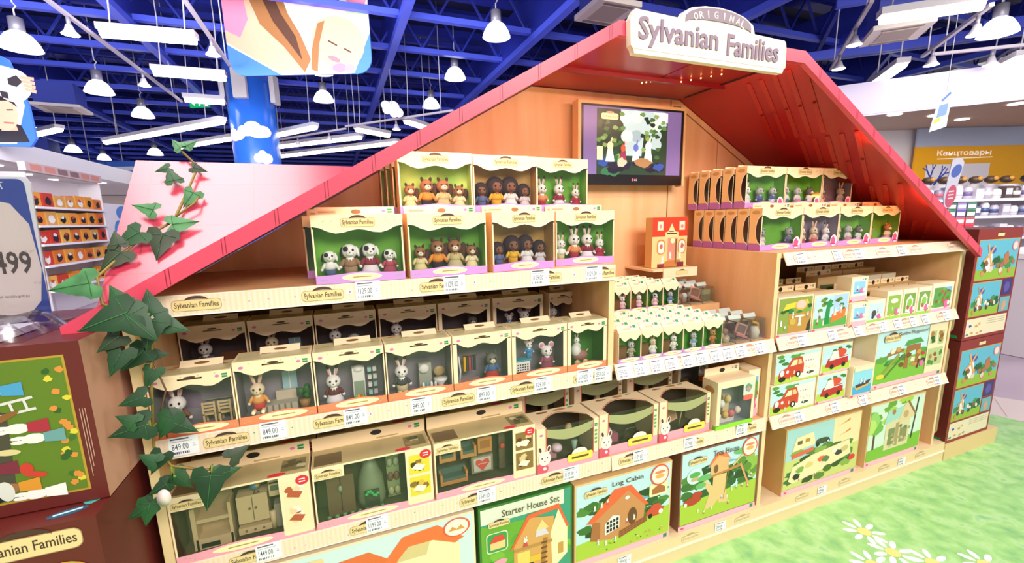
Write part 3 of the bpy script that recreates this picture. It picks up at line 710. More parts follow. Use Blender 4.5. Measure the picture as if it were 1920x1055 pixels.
# steep front roof panel at the left (with the ivy on it)
def pinkmat():
    m, nt, bb = nodes('red tiled sheet')
    tc = nt.nodes.new('ShaderNodeTexCoord'); br = nt.nodes.new('ShaderNodeTexBrick')
    mp = nt.nodes.new('ShaderNodeMapping'); mp.inputs['Rotation'].default_value = (R(90), 0, 0)
    br.offset = 0.0; br.inputs['Color1'].default_value = lin('#cf4058'); br.inputs['Color2'].default_value = lin('#d2455c'); br.inputs['Mortar'].default_value = lin('#b23a4c')
    br.inputs['Scale'].default_value = 1.0; br.inputs['Mortar Size'].default_value = 0.002; br.inputs['Brick Width'].default_value = 0.11; br.inputs['Row Height'].default_value = 0.10
    nt.links.new(tc.outputs['Object'], mp.inputs[0]); nt.links.new(mp.outputs[0], br.inputs['Vector']); nt.links.new(br.outputs['Color'], bb.inputs['Base Color'])
    bb.inputs['Roughness'].default_value = 0.24; bb.inputs['Specular IOR Level'].default_value = 0.9
    return m
A_ = Vector((-1.270, -0.035, 1.140)); B_ = Vector((-1.245, 0.22, 1.461)); D_ = Vector((-0.70, 0.22, 1.456)); nrm = Vector((-0.0057, 0.7832, -0.6217))
b = MB(); o = nrm * 0.008
b.add([A_, D_, B_, A_ + o, D_ + o, B_ + o], [(0, 1, 2), (5, 4, 3), (1, 0, 3, 4), (2, 1, 4, 5), (0, 2, 5, 3)], pinkmat()); b.build('front_slope', rf)

# sign
t = thing('sign_board', 'cream shop sign on the roof ridge with raised grey lettering', 'sign', (-0.010, -0.052, 1.739), 0.0)
b = MB(); b.fr((0, -0.02, 0), (1, 0, 0), (0, 0, 1)); w, h = 0.598, 0.104
cream2 = noise_mat('cream sign', ['#efe0cd', '#f4e8d8'], 9, 0.5)
edge = [(0.012, 0), (0.586, 0), (0.590, 0.012), (0.598, 0.018), (0.596, 0.075), (0.592, 0.09), (0.586, 0.096), (0.455, 0.100), (0.445, 0.124), (0.41, 0.141), (0.36, 0.151), (0.31, 0.154), (0.255, 0.151), (0.205, 0.141), (0.178, 0.127), (0.168, 0.108), (0.012, 0.112), (0.004, 0.100), (-0.004, 0.085), (0.0, 0.02), (0.008, 0.012)]
b.prism(edge, 0.02, cream2)
b.line(0.01, 0.012, 0.588, 0.012, 0.0012, M('#b79f90', 0.5), 2); b.line(0.588, 0.012, 0.592, 0.078, 0.0012, M('#b79f90', 0.5), 2); b.build('board', t)
b = MB(); b.fr((0, -0.02, 0), (1, 0, 0), (0, 0, 1)); gp = M('#8d7887', 0.45)
top = [(0.31 + 0.126 * math.cos(a), 0.112 + 0.037 * math.sin(a)) for a in (math.pi * k / 14 for k in range(15))]
bot = [(0.31 + 0.126 * math.cos(a), 0.1 + 0.016 * math.sin(a)) for a in (math.pi * k / 14 for k in range(14, -1, -1))]
b.prism(top + bot, 0.003, gp, 12)
for i, ch in enumerate('ORIGINAL'):
    a = math.pi * (0.82 - 0.64 * i / 7)
    b.text(ch, 0.31 + 0.108 * math.cos(a), 0.1045 + 0.027 * math.sin(a), 0.0155 if ch != 'I' else 0.004, 0.019, M('#f6ecdf'), 14, 0.01, 0, (a - math.pi / 2) * 0.42)
b.build('plaque', t)
b = MB(); b.fr((0, -0.02, 0), (1, 0, 0), (0, 0, 1))
b.text('Sylvanian', 0.166, 0.058, 0.286, 0.077, M('#8b7388', 0.45), 14, 0.018, 0.0035); b.build('lettering', t)
b = MB(); b.fr((0, -0.02, 0), (1, 0, 0), (0, 0, 1)); b.text('Families', 0.452, 0.058, 0.215, 0.060, M('#8b7388', 0.45), 14, 0.018, 0.0035); b.build('lettering', t)

# television
t = thing('television', 'flat television in a light wooden frame on the gable wall', 'television', (0.153, YB - 0.005, 1.432))
TW, TH = 0.525, 0.318
b = MB(); b.box(0, TW, -0.062, -0.03, 0, TH, M('#15131a', 0.3)); b.build('casing', t)
b = MB(); fm = M('#eec38c', 0.4)
b.box(-0.014, 0.0, -0.066, -0.02, 0.0, TH + 0.012, fm); b.box(0.0, TW, -0.066, -0.02, TH, TH + 0.012, fm); b.box(TW, TW + 0.010, -0.066, -0.02, -0.005, TH + 0.012, fm); b.build('frame', t)
b = MB(); b.box(0.1, 0.4, -0.03, 0.004, 0.08, 0.24, grey); b.build('wall_bracket', t)
b = MB(); b.fr((0, -0.0625, 0), (1, 0, 0), (0, 0, 1))
def E_(c, e=0.55): return M(c, 0.3, 0, e)
b.rect(0.012, 0.042, TW - 0.014, TH - 0.008, E_('#6f6298', 0.7), 1)
b.rect(0.075, 0.042, 0.435, TH - 0.014, E_('#27402f', 0.5), 2)
b.poly([(0.19, TH - 0.014), (0.42, TH - 0.014), (0.43, 0.25), (0.38, 0.22), (0.31, 0.20), (0.30, 0.12), (0.22, 0.12), (0.21, 0.22)], E_('#a9c8d0', 0.8), 3)
b.poly([(0.36, TH - 0.016), (0.435, TH - 0.016), (0.435, 0.262), (0.38, 0.262)], E_('#f0f4ee', 0.9), 4)
for q_ in range(9): b.oval(random.uniform(.2, .38), random.uniform(.13, .29), .03, .025, E_(random.choice(('#a9c8d0', '#c4dce0', '#8fb0bc', '#d8e6e4')), .7), 4)
for k in range(60):
    x = random.choice((random.uniform(0.08, 0.22), random.uniform(0.3, 0.43))); b.blob(x, random.uniform(0.11, 0.29), 0.013, 0.009, E_(random.choice(('#3f6b3a', '#2b4a30', '#5b8a48', '#1f3326', '#7fa35c')), 0.6), 5)
for k in range(16): b.blob(random.uniform(0.1, 0.42), random.uniform(0.05, 0.10), 0.028, 0.016, E_(random.choice(('#23203a', '#1b1a2c', '#2d4f9e', '#3a2f46', '#2f6b4a')), 0.6), 5)
for x, y, s_, c1, c2 in ((0.14, 0.125, 1.0, '#e8c9a8', '#f0f0f4'), (0.205, 0.125, 0.8, '#b5563c', '#8a3450'), (0.27, 0.125, 0.9, '#5c6fc0', '#e9eef4'), (0.335, 0.125, 1.1, '#e8e4ea', '#f4f4f8')):
    b.poly([(x - 0.022 * s_, y - 0.03 * s_), (x + 0.022 * s_, y - 0.03 * s_), (x + 0.012 * s_, y + 0.02 * s_), (x - 0.012 * s_, y + 0.02 * s_)], E_(c2, 0.8), 7)
    b.oval(x, y + 0.032 * s_, 0.015 * s_, 0.018 * s_, E_(c1, 0.8), 8); b.oval(x + 0.006 * s_, y + 0.055 * s_, 0.004 * s_, 0.014 * s_, E_(c1, 0.8), 8, 10, -0.3)
b.rect(0.076, 0.10, 0.105, 0.155, E_('#d8d2b4', 0.7), 6); b.blob(0.31, 0.095, 0.05, 0.02, E_('#9c7a52', 0.6), 7); b.blob(0.2, 0.09, 0.022, 0.02, E_('#b8b8a4', 0.7), 7)
b.rrect(0.095, 0.262, 0.178, 0.286, 0.008, E_('#efd9a2', 0.8), 8); b.text('Sylvanian', 0.137, 0.273, 0.072, 0.013, E_('#7a5c4c', 0.5), 9); b.oval(0.137, 0.289, 0.02, 0.005, E_('#b08f7c', 0.6), 9)
b.build('screen', t)
b = MB(); b.fr((0, -0.0625, 0), (1, 0, 0), (0, 0, 1)); b.oval(0.258, 0.021, 0.006, 0.006, M('#e0526e', 0.4, 0, 0.6), 2); b.text('LG', 0.274, 0.021, 0.014, 0.009, M('#e9e6ea', 0.4, 0, 0.4), 2); b.build('maker_badge', t)

# price tags
PT = {}
def price_tag(x, zt, y, slope, txt, label, w=0.052, h=0.042):
    b = MB(); b.fr((0, 0, 0), (1, 0, 0), (0, -slope, 1)) if False else b.fr((0, 0, 0), (1, 0, 0), (0, slope, 1))
    k = (txt, w, slope)
    if k not in PT:
        wt = M('#f3f4fb', 0.35); ink = M('#5a5a66', 0.5); inl = M('#a6a6b2', 0.5)
        b.prism([(-w / 2, 0), (w / 2, 0), (w / 2, h), (-w / 2, h)], 0.0008, wt, 0)
        b.rect(-w * 0.42, h * 0.86, w * 0.2, h * 0.93, ink, 1); b.rect(-w * 0.42, h * 0.74, w * 0.3, h * 0.77, inl, 1)
        b.text(txt, -w * 0.12, h * 0.48, w * 0.56, h * 0.32, ink, 1, 0.004)
        for q in range(9): b.rect(-w * 0.42 + q * w * 0.07, h * 0.1, -w * 0.42 + q * w * 0.07 + random.choice((0.0014, 0.0022, 0.003)), h * 0.22, ink, 1)
        b.rect(w * 0.3, h * 0.42, w * 0.4, h * 0.47, inl, 1); b.rect(w * 0.31, h * 0.52, w * 0.38, h * 0.57, inl, 1)
        PT[k] = b.mesh('price_tag')
    o = link('price_tag', PT[k], None, (x, y, zt - h)); tag(o, label, 'price tag', 'shelf price tags'); return o
for i, x in enumerate((-0.741, -0.516, -0.259, -0.076)): price_tag(x, 1.152, -0.0025, 0.0, '1129.00', f'white price tag reading 1129.00, {ORD[i]} from left on the left top rail', 0.06, 0.046)
for i, (x, p) in enumerate(((-1.175, '849.00'), (-0.99, '849.00'), (-0.798, '849.00'), (-0.626, '849.00'), (-0.436, '899.00'), (-0.254, '829.00'), (-0.105, '559.00'), (-0.04, '559.00'))):
    price_tag(x, 0.822, -0.0025, 0.0, p, f'white price tag reading {p}, {ORD[i]} from left on the left middle rail', 0.058, 0.046)
for i, (x, p) in enumerate(((-1.035, '1449.00'), (-0.767, '1199.00'), (-0.447, '1549.00'), (-0.155, '1129.00'), (0.117, '1129.00'), (0.341, '1129.00'), (0.596, '1059.00'))):
    price_tag(x, 0.497, -0.0025 if x < 0 else -0.0065, 0.0, p, f'white price tag reading {p}, {ORD[i]} from left on the lowest rail', 0.058, 0.046)
sl = 0.02 / 0.046
for i, x in enumerate((0.038, 0.105, 0.172, 0.233, 0.306, 0.371, 0.433, 0.494, 0.557, 0.653)): price_tag(x, 0.82, -0.0225, sl, '259.00', f'white price tag, {ORD[i]} from left on the middle bay slanted rail', 0.056, 0.043)
for i, x in enumerate((0.834, 1.04, 1.171, 1.456)): price_tag(x, 1.15, -0.0225, sl, '599.00', f'pale price tag, {ORD[i]} from left on the right bay top rail', 0.056, 0.043)
for i, x in enumerate((0.884, 1.064, 1.226, 1.396, 1.50, 1.617, 1.71, 1.882)): price_tag(x, 0.82, -0.0225, sl, '499.00', f'pale price tag, {ORD[i]} from left on the right bay second rail', 0.056, 0.043)
for i, x in enumerate((0.909, 1.134, 1.32, 1.603, 1.891)): price_tag(x, 0.492, -0.0225, sl, '999.00', f'pale price tag, {ORD[i]} from left on the right bay third rail', 0.056, 0.043)
for i, x in enumerate((0.056, 0.51, 1.104, 1.683)): price_tag(x, 0.104, -0.0145, 0.0, '2999.00', f'pale price tag, {ORD[i]} from left on the bottom plinth', 0.056, 0.038)

# ================================================================== IVY
GL = [noise_mat('ivy green %d' % i, c, 22, 0.5, 3) for i, c in enumerate((['#08300f', '#0e421b'], ['#0d3c17', '#16521f'], ['#1f5528', '#4d8f55'], ['#1a2a12', '#2c3a18']))]
VEIN = M('#2f6a36', 0.5)
ivy = thing('ivy_garland', 'trailing green ivy over the pink roof panel and left post', 'plant', (-1.22, -0.05, 1.1))
def leaf(p, s, ang, nrm_, gi, fold=0.25):
    s *= 0.74
    n = Vector(nrm_).normalized(); t1 = Vector((0, 0, 1)); t1 = (t1 - n * t1.dot(n)).normalized(); t2 = t1.cross(n) * -1
    c, q = math.cos(ang), math.sin(ang); U = t1 * c + t2 * q; V = t1 * -q + t2 * c      # U points to the tip
    out = [(-0.02, 0.0), (-0.26, 0.22), (-0.20, 0.46), (0.10, 0.50), (0.22, 0.36), (0.40, 0.31), (0.66, 0.17), (1.0, 0.0)]
    L_ = out + [(x, -y) for x, y in reversed(out[1:-1])]
    def P_(x, y): 
        d = -fold * abs(y) * (0.6 + 0.4 * x) - 0.12 * max(0, x) ** 2
        return tuple(Vector(p) - ivy.location + (U * x + V * y + n * d) * s)
    b = MB(); spine = [(-0.02, 0), (0.2, 0), (0.45, 0), (0.7, 0), (1.0, 0)]
    vs = [P_(*xy) for xy in L_]; ns = len(vs); vs += [P_(x, 0) for x, _ in spine[1:4]]
    up_ = [0, 1, 2, 3, 4, 5, 6, 7]
    f = []
    for side in (1, -1):
        idx = (lambda i: i if (side == 1 or i in (0, 7)) else ns - i)
        a = [idx(i) for i in range(8)]; m1, m2, m3 = ns, ns + 1, ns + 2
        tri = [(a[0], a[1], a[2]), (a[0], a[2], m1), (m1, a[2], a[3]), (m1, a[3], a[4]), (m1, a[4], m2), (m2, a[4], a[5]), (m2, a[5], a[6], m3), (m3, a[6], a[7])]
        f += [t_ if side == 1 else tuple(reversed(t_)) for t_ in tri]
    b.add(vs, f, GL[gi], True)
    b.tube([tuple(Vector(P_(x, 0)) + n * 0.02 * s) for x, _ in spine], 0.014 * s, VEIN, 4)
    for sy in (1, -1): b.tube([tuple(Vector(P_(0.02, 0)) + n * 0.02 * s), tuple(Vector(P_(0.05, 0.4 * sy)) + n * 0.02 * s)], 0.010 * s, VEIN, 4)
    b.build('leaf', ivy)
pn = (0.0057, -0.7832, 0.6217)
def on(p, k=0.014): return tuple(Vector(p) + Vector(pn) * k)
for p, s, a, gi in (((-1.148, .235, 1.479), .045, 0.6, 2), ((-1.135, .235, 1.485), .04, -0.9, 2), ((-1.169, .193, 1.426), .04, 1.9, 1), ((-1.119, .196, 1.429), .042, -1.9, 3), ((-1.155, .168, 1.394), .055, 0.3, 1), ((-1.114, .145, 1.365), .06, 2.6, 2),
    ((-1.188, .111, 1.324), .058, 1.2, 2), ((-1.206, .064, 1.275), .075, 2.2, 1), ((-1.149, .082, 1.29), .07, -1.4, 2), ((-1.165, .066, 1.270), .085, 2.9, 3), ((-1.235, .039, 1.235), .075, 2.4, 3), ((-1.24, .045, 1.25), .05, 0.2, 3)):
    leaf(on(p, 0.022), s, a, (0.1, -0.9, 0.45), gi)
fn = (0.12, -0.95, 0.3)
for p, s, a, gi in (((-1.275, -.03, 1.195), .085, 1.7, 2), ((-1.215, -.075, 1.155), .06, 0.4, 1), ((-1.205, -.09, 1.14), .105, 1.9, 0), ((-1.205, -.09, 1.135), .095, -2.5, 0), ((-1.165, -.085, 1.125), .075, 0.1, 0), ((-1.165, -.09, 1.115), .085, 2.9, 0), ((-1.160, -.075, 1.105), .075, -2.0, 1),
    ((-1.235, -.06, 1.09), .06, 2.2, 3), ((-1.235, -.06, 1.06), .07, 2.7, 0), ((-1.20, -.055, 1.045), .075, 2.3, 0), ((-1.195, -.05, 1.035), .05, -1.7, 0), ((-1.19, -.05, 1.0), .055, 2.7, 1), ((-1.215, -.055, 0.96), .06, 1.8, 0), ((-1.22, -.055, 0.90), .085, 1.75, 0), ((-1.235, -.06, 0.91), .05, 1.0, 1),
    ((-1.175, -.06, 0.885), .08, -2.2, 0), ((-1.17, -.06, 0.895), .07, 2.6, 1), ((-1.20, -.055, 0.81), .06, 2.6, 0), ((-1.215, -.055, 0.815), .05, 0.9, 1), ((-1.235, -.06, 0.725), .06, 2.0, 0), ((-1.235, -.06, 0.73), .065, 2.9, 1), ((-1.185, -.05, 0.755), .065, -2.5, 1), ((-1.205, -.05, 0.76), .05, 2.0, 0),
    ((-1.115, -.065, 0.745), .105, 2.95, 0), ((-1.105, -.06, 0.735), .06, 1.7, 0), ((-1.10, -.06, 0.74), .06, -1.5, 1), ((-1.075, -.05, 0.77), .06, -1.1, 3)):
    leaf((p[0] + 0.018, p[1] - 0.045, p[2]) if p[0] < -1.2 else p, s, a, fn, gi)
b = MB(); iv = ivy.location
def rel(ps): return [tuple(Vector(p) - iv) for p in ps]
vine = M('#8a7430', 0.5); vg = M('#7f9a3c', 0.5)
b.tube(rel([(-1.148, .22, 1.485), on((-1.111, .202, 1.437)), on((-1.13, .15, 1.37)), on((-1.15, .096, 1.304)), on((-1.219, .056, 1.254)), (-1.27, -.01, 1.2), (-1.25, -.06, 1.15), (-1.205, -.085, 1.13), (-1.175, -.07, 1.09), (-1.185, -.05, 1.05), (-1.198, -.045, 0.993), (-1.203, -.045, 0.94), (-1.207, -.045, 0.898), (-1.215, -.045, 0.826), (-1.19, -.045, 0.775), (-1.13, -.045, 0.75), (-1.072, -.045, 0.745)]), 0.003, vine, 6)
b.tube(rel([(-1.195, -.045, 1.04), (-1.178, -.04, 0.95), (-1.195, -.04, 0.9), (-1.19, -.04, 0.84)]), 0.002, M('#6b4a34', 0.5), 5)
b.tube(rel([on((-1.15, .10, 1.31)), on((-1.11, .12, 1.345)), on((-1.10, .15, 1.37))]), 0.0025, vine, 5)
b.tube(rel([(-1.205, -.085, 1.135), (-1.18, -.085, 1.13), (-1.168, -.085, 1.125)]), 0.003, vg, 5)
b.tube(rel([(-1.22, -.05, 0.9), (-1.212, -.048, 0.87), (-1.203, -.045, 0.88)]), 0.0025, vg, 5)
b.tube(rel([(-1.19, -.045, 0.775), (-1.19, -.05, 0.74), (-1.185, -.05, 0.755)]), 0.003, vg, 5)
b.tube(rel([(-1.12, -.045, 0.75), (-1.112, -.055, 0.765), (-1.115, -.06, 0.745)]), 0.0025, vg, 5); b.build('stem', ivy)
b = MB(); b.T = Matrix.Translation(Vector((-1.184, -.125, 0.745)) - iv) @ Matrix.Rotation(R(85), 4, 'X')
b.lathe([(0.0, 0.0), (0.014, 0.0), (0.016, 0.002), (0.0, 0.003)], (0, 0, 0), M('#e6d2cd', 0.45), 20, 0.8, 1.2); tg = b.build('hang_tag', ivy); tg['label'] = 'white oval hang tag'
# ================================================================== TOY FIGURES AND CARTONS
CREAM = M('#f6deb8', 0.5); CREAM2 = M('#efd3a6', 0.5); TAN = M('#ecc184', 0.5); TAND = M('#c8985a', 0.55)
PURP = M('#c98fd6', 0.5); ORNG = M('#f1865a', 0.5); PINK = M('#efa3b4', 0.5); YEL = M('#f3ecb4', 0.5); GRN = M('#128a55', 0.5); DOT = M('#d873b4', 0.5)
BLK = M('#141210', 0.35); WHT = M('#f6f0e8', 0.5); SEAL = M('#d8283c', 0.45)
SP = {'rabbit': ('#fbf3ec', '#4a2b26'), 'creamrabbit': ('#f2d9b4', '#e8b48c'), 'squirrel': ('#a06c44', '#4f3224'), 'hedgehog': ('#8a5c42', '#2c2022'), 'dog': ('#fbf7f2', '#26221f'),
      'mouse': ('#f8f0ec', '#e58ba0'), 'cat': ('#77706c', '#4c4643'), 'koala': ('#a9a6ac', '#6d6a70'), 'bear': ('#c98a50', '#8c5630'), 'greycat': ('#c9c6c4', '#8d8a8a'), 'fox': ('#d8804a', '#f3e6d8')}
FIG = {}
def fig(sp, top, bot, dress=False, sit=False):
    k = (sp, top, bot, dress, sit)
    if k in FIG: return FIG[k]
    fur, dk = SP[sp]; F = M(fur, 0.8); D = M(dk, 0.8); T_ = M(top, 0.8); B_ = M(bot, 0.8)
    b = MB()                                   # body, about 1 unit tall without ears
    b.ell((0, 0, 0.70), (0.21, 0.19, 0.20), F, 12, 8)
    b.ell((0, -0.15, 0.65), (0.11, 0.09, 0.085), F if sp not in ('squirrel', 'fox', 'cat') else M('#f3e3cf', 0.8), 8, 6)
    b.ell((0, -0.235, 0.675), (0.025, 0.02, 0.018), M('#7a4038', 0.5), 6, 4)
    for s in (-1, 1):
        b.ell((s * 0.085, -0.165, 0.735), (0.034, 0.024, 0.038), BLK, 8, 5)
        if sp in ('rabbit', 'creamrabbit'):
            b.ell((s * 0.10, 0.0, 1.03), (0.055, 0.035, 0.19), F, 8, 6, s * 0.25); b.ell((s * 0.128, -0.008, 1.14), (0.05, 0.038, 0.085), D, 8, 6, s * 0.25); b.ell((s * 0.105, -0.03, 1.0), (0.03, 0.014, 0.12), M('#e8a8a4', 0.8), 8, 5, s * 0.25)
        elif sp == 'mouse':
            b.ell((s * 0.19, 0.0, 0.92), (0.12, 0.035, 0.12), F, 10, 6); b.ell((s * 0.19, -0.025, 0.92), (0.08, 0.025, 0.08), D, 8, 6)
        elif sp == 'dog':
            b.ell((s * 0.21, 0.0, 0.68), (0.05, 0.07, 0.15), D if s < 0 else F, 8, 6, s * -0.2)
        elif sp in ('cat', 'greycat', 'squirrel', 'fox'):
            b.ell((s * 0.13, 0.0, 0.90), (0.055, 0.035, 0.09), D if sp != 'fox' else F, 8, 5, s * 0.3)
        elif sp in ('bear', 'koala'):
            b.ell((s * 0.17, 0.0, 0.87), (0.085, 0.04, 0.085), F, 8, 6); b.ell((s * 0.17, -0.025, 0.87), (0.05, 0.025, 0.05), D, 8, 5)
        b.ell((s * 0.21, -0.02, 0.37), (0.055, 0.06, 0.15), T_, 8, 6, s * -0.45); b.ell((s * 0.265, -0.04, 0.27), (0.05, 0.05, 0.05), F, 8, 5)
        if sit: b.ell((s * 0.13, -0.25, 0.07), (0.07, 0.2, 0.07), F, 8, 6)
        else: b.ell((s * 0.09, -0.05, 0.045), (0.085, 0.12, 0.05), F if dress else B_, 8, 5)
    if sp == 'hedgehog': b.ell((0, 0.08, 0.72), (0.34, 0.22, 0.34), D, 12, 8); b.ell((0, 0.12, 0.4), (0.26, 0.15, 0.3), D, 10, 6)
    if sp == 'squirrel': b.ell((0.25, 0.12, 0.52), (0.13, 0.11, 0.30), D, 10, 6, 0.25); b.ell((0, 0.03, 0.78), (0.13, 0.17, 0.135), D, 10, 6)
    if sp == 'dog': b.ell((-0.09, -0.12, 0.76), (0.08, 0.08, 0.08), D, 8, 5)
    b.lathe([(0.10, 0.28), (0.15, 0.36), (0.13, 0.48), (0.09, 0.55)], (0, 0, 0), F, 10)
    o = MB()
    o.lathe([(0.17, 0.27), (0.185, 0.36), (0.155, 0.47), (0.10, 0.53)], (0, 0, 0), T_, 12, 1, 0.85)
    if dress: o.lathe([(0.27, 0.06), (0.24, 0.15), (0.185, 0.27), (0.16, 0.33)], (0, 0, 0), B_, 12, 1, 0.85)
    else: o.lathe([(0.15, 0.05), (0.175, 0.15), (0.18, 0.28), (0.16, 0.31)], (0, 0, 0), B_, 12, 1, 0.8)
    FIG[k] = (b.mesh('figurine'), o.mesh('outfit')); return FIG[k]
def figpart(spec, x, y, z, h, rz=0.0):
    return (spec, Matrix.Translation((x, y, z)) @ Matrix.Rotation(rz, 4, 'Z') @ Matrix.Diagonal((h, h, h, 1)))
def addfigs(root, specs):
    for (spec, mm) in specs:
        body, out = fig(*spec)
        o = link('figurine', body, root); o.matrix_local = mm
        link('outfit', out, o)

WAVE = [0.0, 0.16, 0.34, 0.5, 0.66, 0.84, 1.0]
def header(b, w, h, top, low, th=0.0012, mat=CREAM, x0=0.0, rim=True):
    """card strip along the top of a window, wavy below"""
    pts = [(x0, top), (x0, low + 0.012)]
    n = 12
    for i in range(1, n):
        q = i / n; pts.append((x0 + w * q, low + 0.012 - 0.014 * math.sin(q * math.pi) ** 0.6 + 0.006 * math.cos(q * 4 * math.pi)))
    pts += [(x0 + w, low + 0.012), (x0 + w, top)]
    b.prism(pts, th, mat)
    if rim: b.poly([(p[0], p[1] - 0.0) for p in pts[1:-1]] + [(p[0], p[1] + 0.0022) for p in reversed(pts[1:-1])], M('#fbf0dc', 0.5), 1)
def footer(b, w, hh, mat, lab=YEL, x0=0.0, cx=None, lw=0.34, lh=None):
    n = 12; cx = (x0 + w * 0.5) if cx is None else cx
    pts = [(x0, 0), (x0 + w, 0)]
    for i in range(n, -1, -1):
        q = i / n; x = x0 + w * q
        pts.append((x, hh * (0.78 + 0.22 * math.exp(-((x - cx) / (w * 0.22)) ** 2))))
    b.prism(pts, 0.0012, mat)
    lh = lh or hh * 0.72
    b.oval(cx, hh * 0.5, w * lw * 0.5 + 0.012, lh * 0.5, M('#fbf6dc', 0.5), 2, 18); b.oval(cx, hh * 0.5, w * lw * 0.5 + 0.010, lh * 0.43, lab, 3, 18)
    b.rect(cx - w * lw * 0.3, hh * 0.46, cx + w * lw * 0.3, hh * 0.55, M('#a58452', 0.5), 4)
    for k in range(6):
        x = x0 + w * (0.06 + 0.03 * k) if k < 3 else x0 + w * (0.80 + 0.03 * k); b.oval(x, hh * random.uniform(0.25, 0.6), 0.0018, 0.0014, M('#8fb48a'), 2, 6)
def film(w, x0, z0, x1, z1, y=0.0016, wob=0.0012, n=6):
    b = MB(); vs = []; fs = []
    for j in range(n + 1):
        for i in range(n + 1):
            e = 0 if i in (0, n) or j in (0, n) else random.uniform(0, wob)
            vs.append((x0 + (x1 - x0) * i / n, y + e, z0 + (z1 - z0) * j / n))
    for j in range(n):
        for i in range(n):
            a = j * (n + 1) + i; fs.append((a, a + 1, a + n + 2, a + n + 1))
    b.add(vs, fs, FILM, True); return b
def green_tags(b, x, z, L=2, s=1.0):
    b.rect(x, z, x + 0.012 * s, z + 0.0045 * s, GRN, L); b.rect(x, z + 0.006 * s, x + 0.012 * s, z + 0.0105 * s, GRN, L); b.oval(x - 0.010 * s, z + 0.005 * s, 0.005 * s, 0.0035 * s, DOT, L, 8)
def tray(b, w, h, d, inner, side=TAN, top=CREAM):
    t = 0.0014
    b.box(0, w, d - t, d, 0, h, TAN); b.box(0, t, 0.0013, d - t, 0, h, side); b.box(w - t, w, 0.0013, d - t, 0, h, side)
    b.box(t, w - t, 0.0013, d - t, 0, t, side); b.box(t, w - t, 0.0013, d - t, h - t, h, top)
    b.quad((t, d - t - 0.0004, t), (w - t, d - t - 0.0004, t), (w - t, d - t - 0.0004, h - t), (t, d - t - 0.0004, h - t), inner)
    b.quad((t, 0.002, t + 0.0004), (w - t, 0.002, t + 0.0004), (w - t, d - t, t + 0.0004), (t, d - t, t + 0.0004), inner)
    b.quad((t + 0.0004, 0.002, t), (t + 0.0004, d - t, t), (t + 0.0004, d - t, h - t), (t + 0.0004, 0.002, h - t), inner); b.quad((w - t - 0.0004, d - t, t), (w - t - 0.0004, 0.002, t), (w - t - 0.0004, 0.002, h - t), (w - t - 0.0004, d - t, h - t), inner)

TPL = {}
def family(w, h, d, inner, foot=None, sidewin=False, tabh=0.02):
    k = ('family', w, h, d, inner, sidewin, tabh)
    if k in TPL: return TPL[k]
    foot = foot or PURP
    I = noise_mat('printed backdrop', inner, 9, 0.6)
    b = MB(); tray(b, w, h, d, I)
    b.fr((0, 0, 0), (1, 0, 0), (0, 0, 1))
    header(b, w, h, h, h * 0.765); footer(b, w, h * 0.16, foot)
    logo(b, w * 0.5, h * 0.885, w * 0.34, 2)
    for x in (0.12, 0.2, 0.8, 0.9): b.line(w * x, h * 0.9, w * x + 0.006, h * 0.92, 0.002, M('#a9c79a'), 2)
    for x0 in (0, w - 0.004): b.box(x0, x0 + 0.004, 0.0001, 0.0012, h * 0.1, h * 0.8, CREAM)
    # hanging flap behind the top edge
    b.box(0.01, w - 0.01, d - 0.0016, d - 0.0006, h, h + tabh, CREAM)
    if tabh > 0.015: b.fr((0, d - 0.0016, 0), (1, 0, 0), (0, 0, 1)); b.rrect(0.014, h + 0.004, 0.06, h + 0.012, 0.004, LOGO, 1); b.line(0.018, h + 0.008, 0.056, h + 0.008, 0.003, INKR, 2)
    if tabh > 0.015: b.oval(w * 0.5, h + 0.008, 0.012, 0.006, M('#8a6238'), 1); green_tags(b, w - 0.028, h + 0.004)
    if sidewin:
        b.fr((0, d, 0), (0, -1, 0), (0, 0, 1)); b.rect(0, 0, d, h * 0.17, M('#b06ab0', 0.5), 1)
        b.poly([(d, h * 0.12), (d, h * 0.86)] + [(d - 0.026 * math.sin(math.pi * q / 10) ** 0.5, h * 0.86 - h * 0.74 * q / 10) for q in range(1, 10)], M('#fbe6c8', 0.5), 2)
        b.poly([(d, h * 0.15), (d, h * 0.83)] + [(d - 0.023 * math.sin(math.pi * q / 10) ** 0.5, h * 0.83 - h * 0.68 * q / 10) for q in range(1, 10)], M('#2a211c', 0.15), 3)  # dark patch paints the unlit interior behind the side window
        b.oval(d * 0.5, h * 0.90, d * 0.34, h * 0.045, TAND, 2, 10)
    TPL[k] = [part('carton', b), part('window', film(w, 0.004, h * 0.1, w - 0.004, h * 0.82))]
    return TPL[k]

def carton(tpl, name, label, cat, loc, figs=(), rz=0.0, group=None):
    r = place(tpl, name, label, cat, loc, rz, group); addfigs(r, figs); return r

GREENI = ('#5f9f24', '#6fb52e', '#86c843'); TANI = ('#ab8440', '#c0964a', '#cca656'); LIMEI = ('#8cc444', '#aed75e', '#c8e67a'); GREYI = ('#75697a', '#8d8290', '#a096a0')
def four(specs, w, d, z, hs):
    out = []; n = len(specs)
    for i, (s, h) in enumerate(zip(specs, hs)):
        out.append(figpart(s, w * (0.16 + 0.68 * i / max(n - 1, 1)), d * 0.55, z, h, random.uniform(-0.12, 0.12)))
    return out
DOGS = [('dog', '#f2eee8', '#4f688a'), ('dog', '#a0785a', '#a58a64'), ('dog', '#8e2f3c', '#e9e4e2', True), ('dog', '#b34c5c', '#a8485a', True)]
SQU = [('squirrel', '#ead9a0', '#e8d596', True), ('squirrel', '#e9942e', '#2c2420'), ('squirrel', '#cdbd84', '#c8b98a', True), ('squirrel', '#f0e2b4', '#f0dfa8', True)]
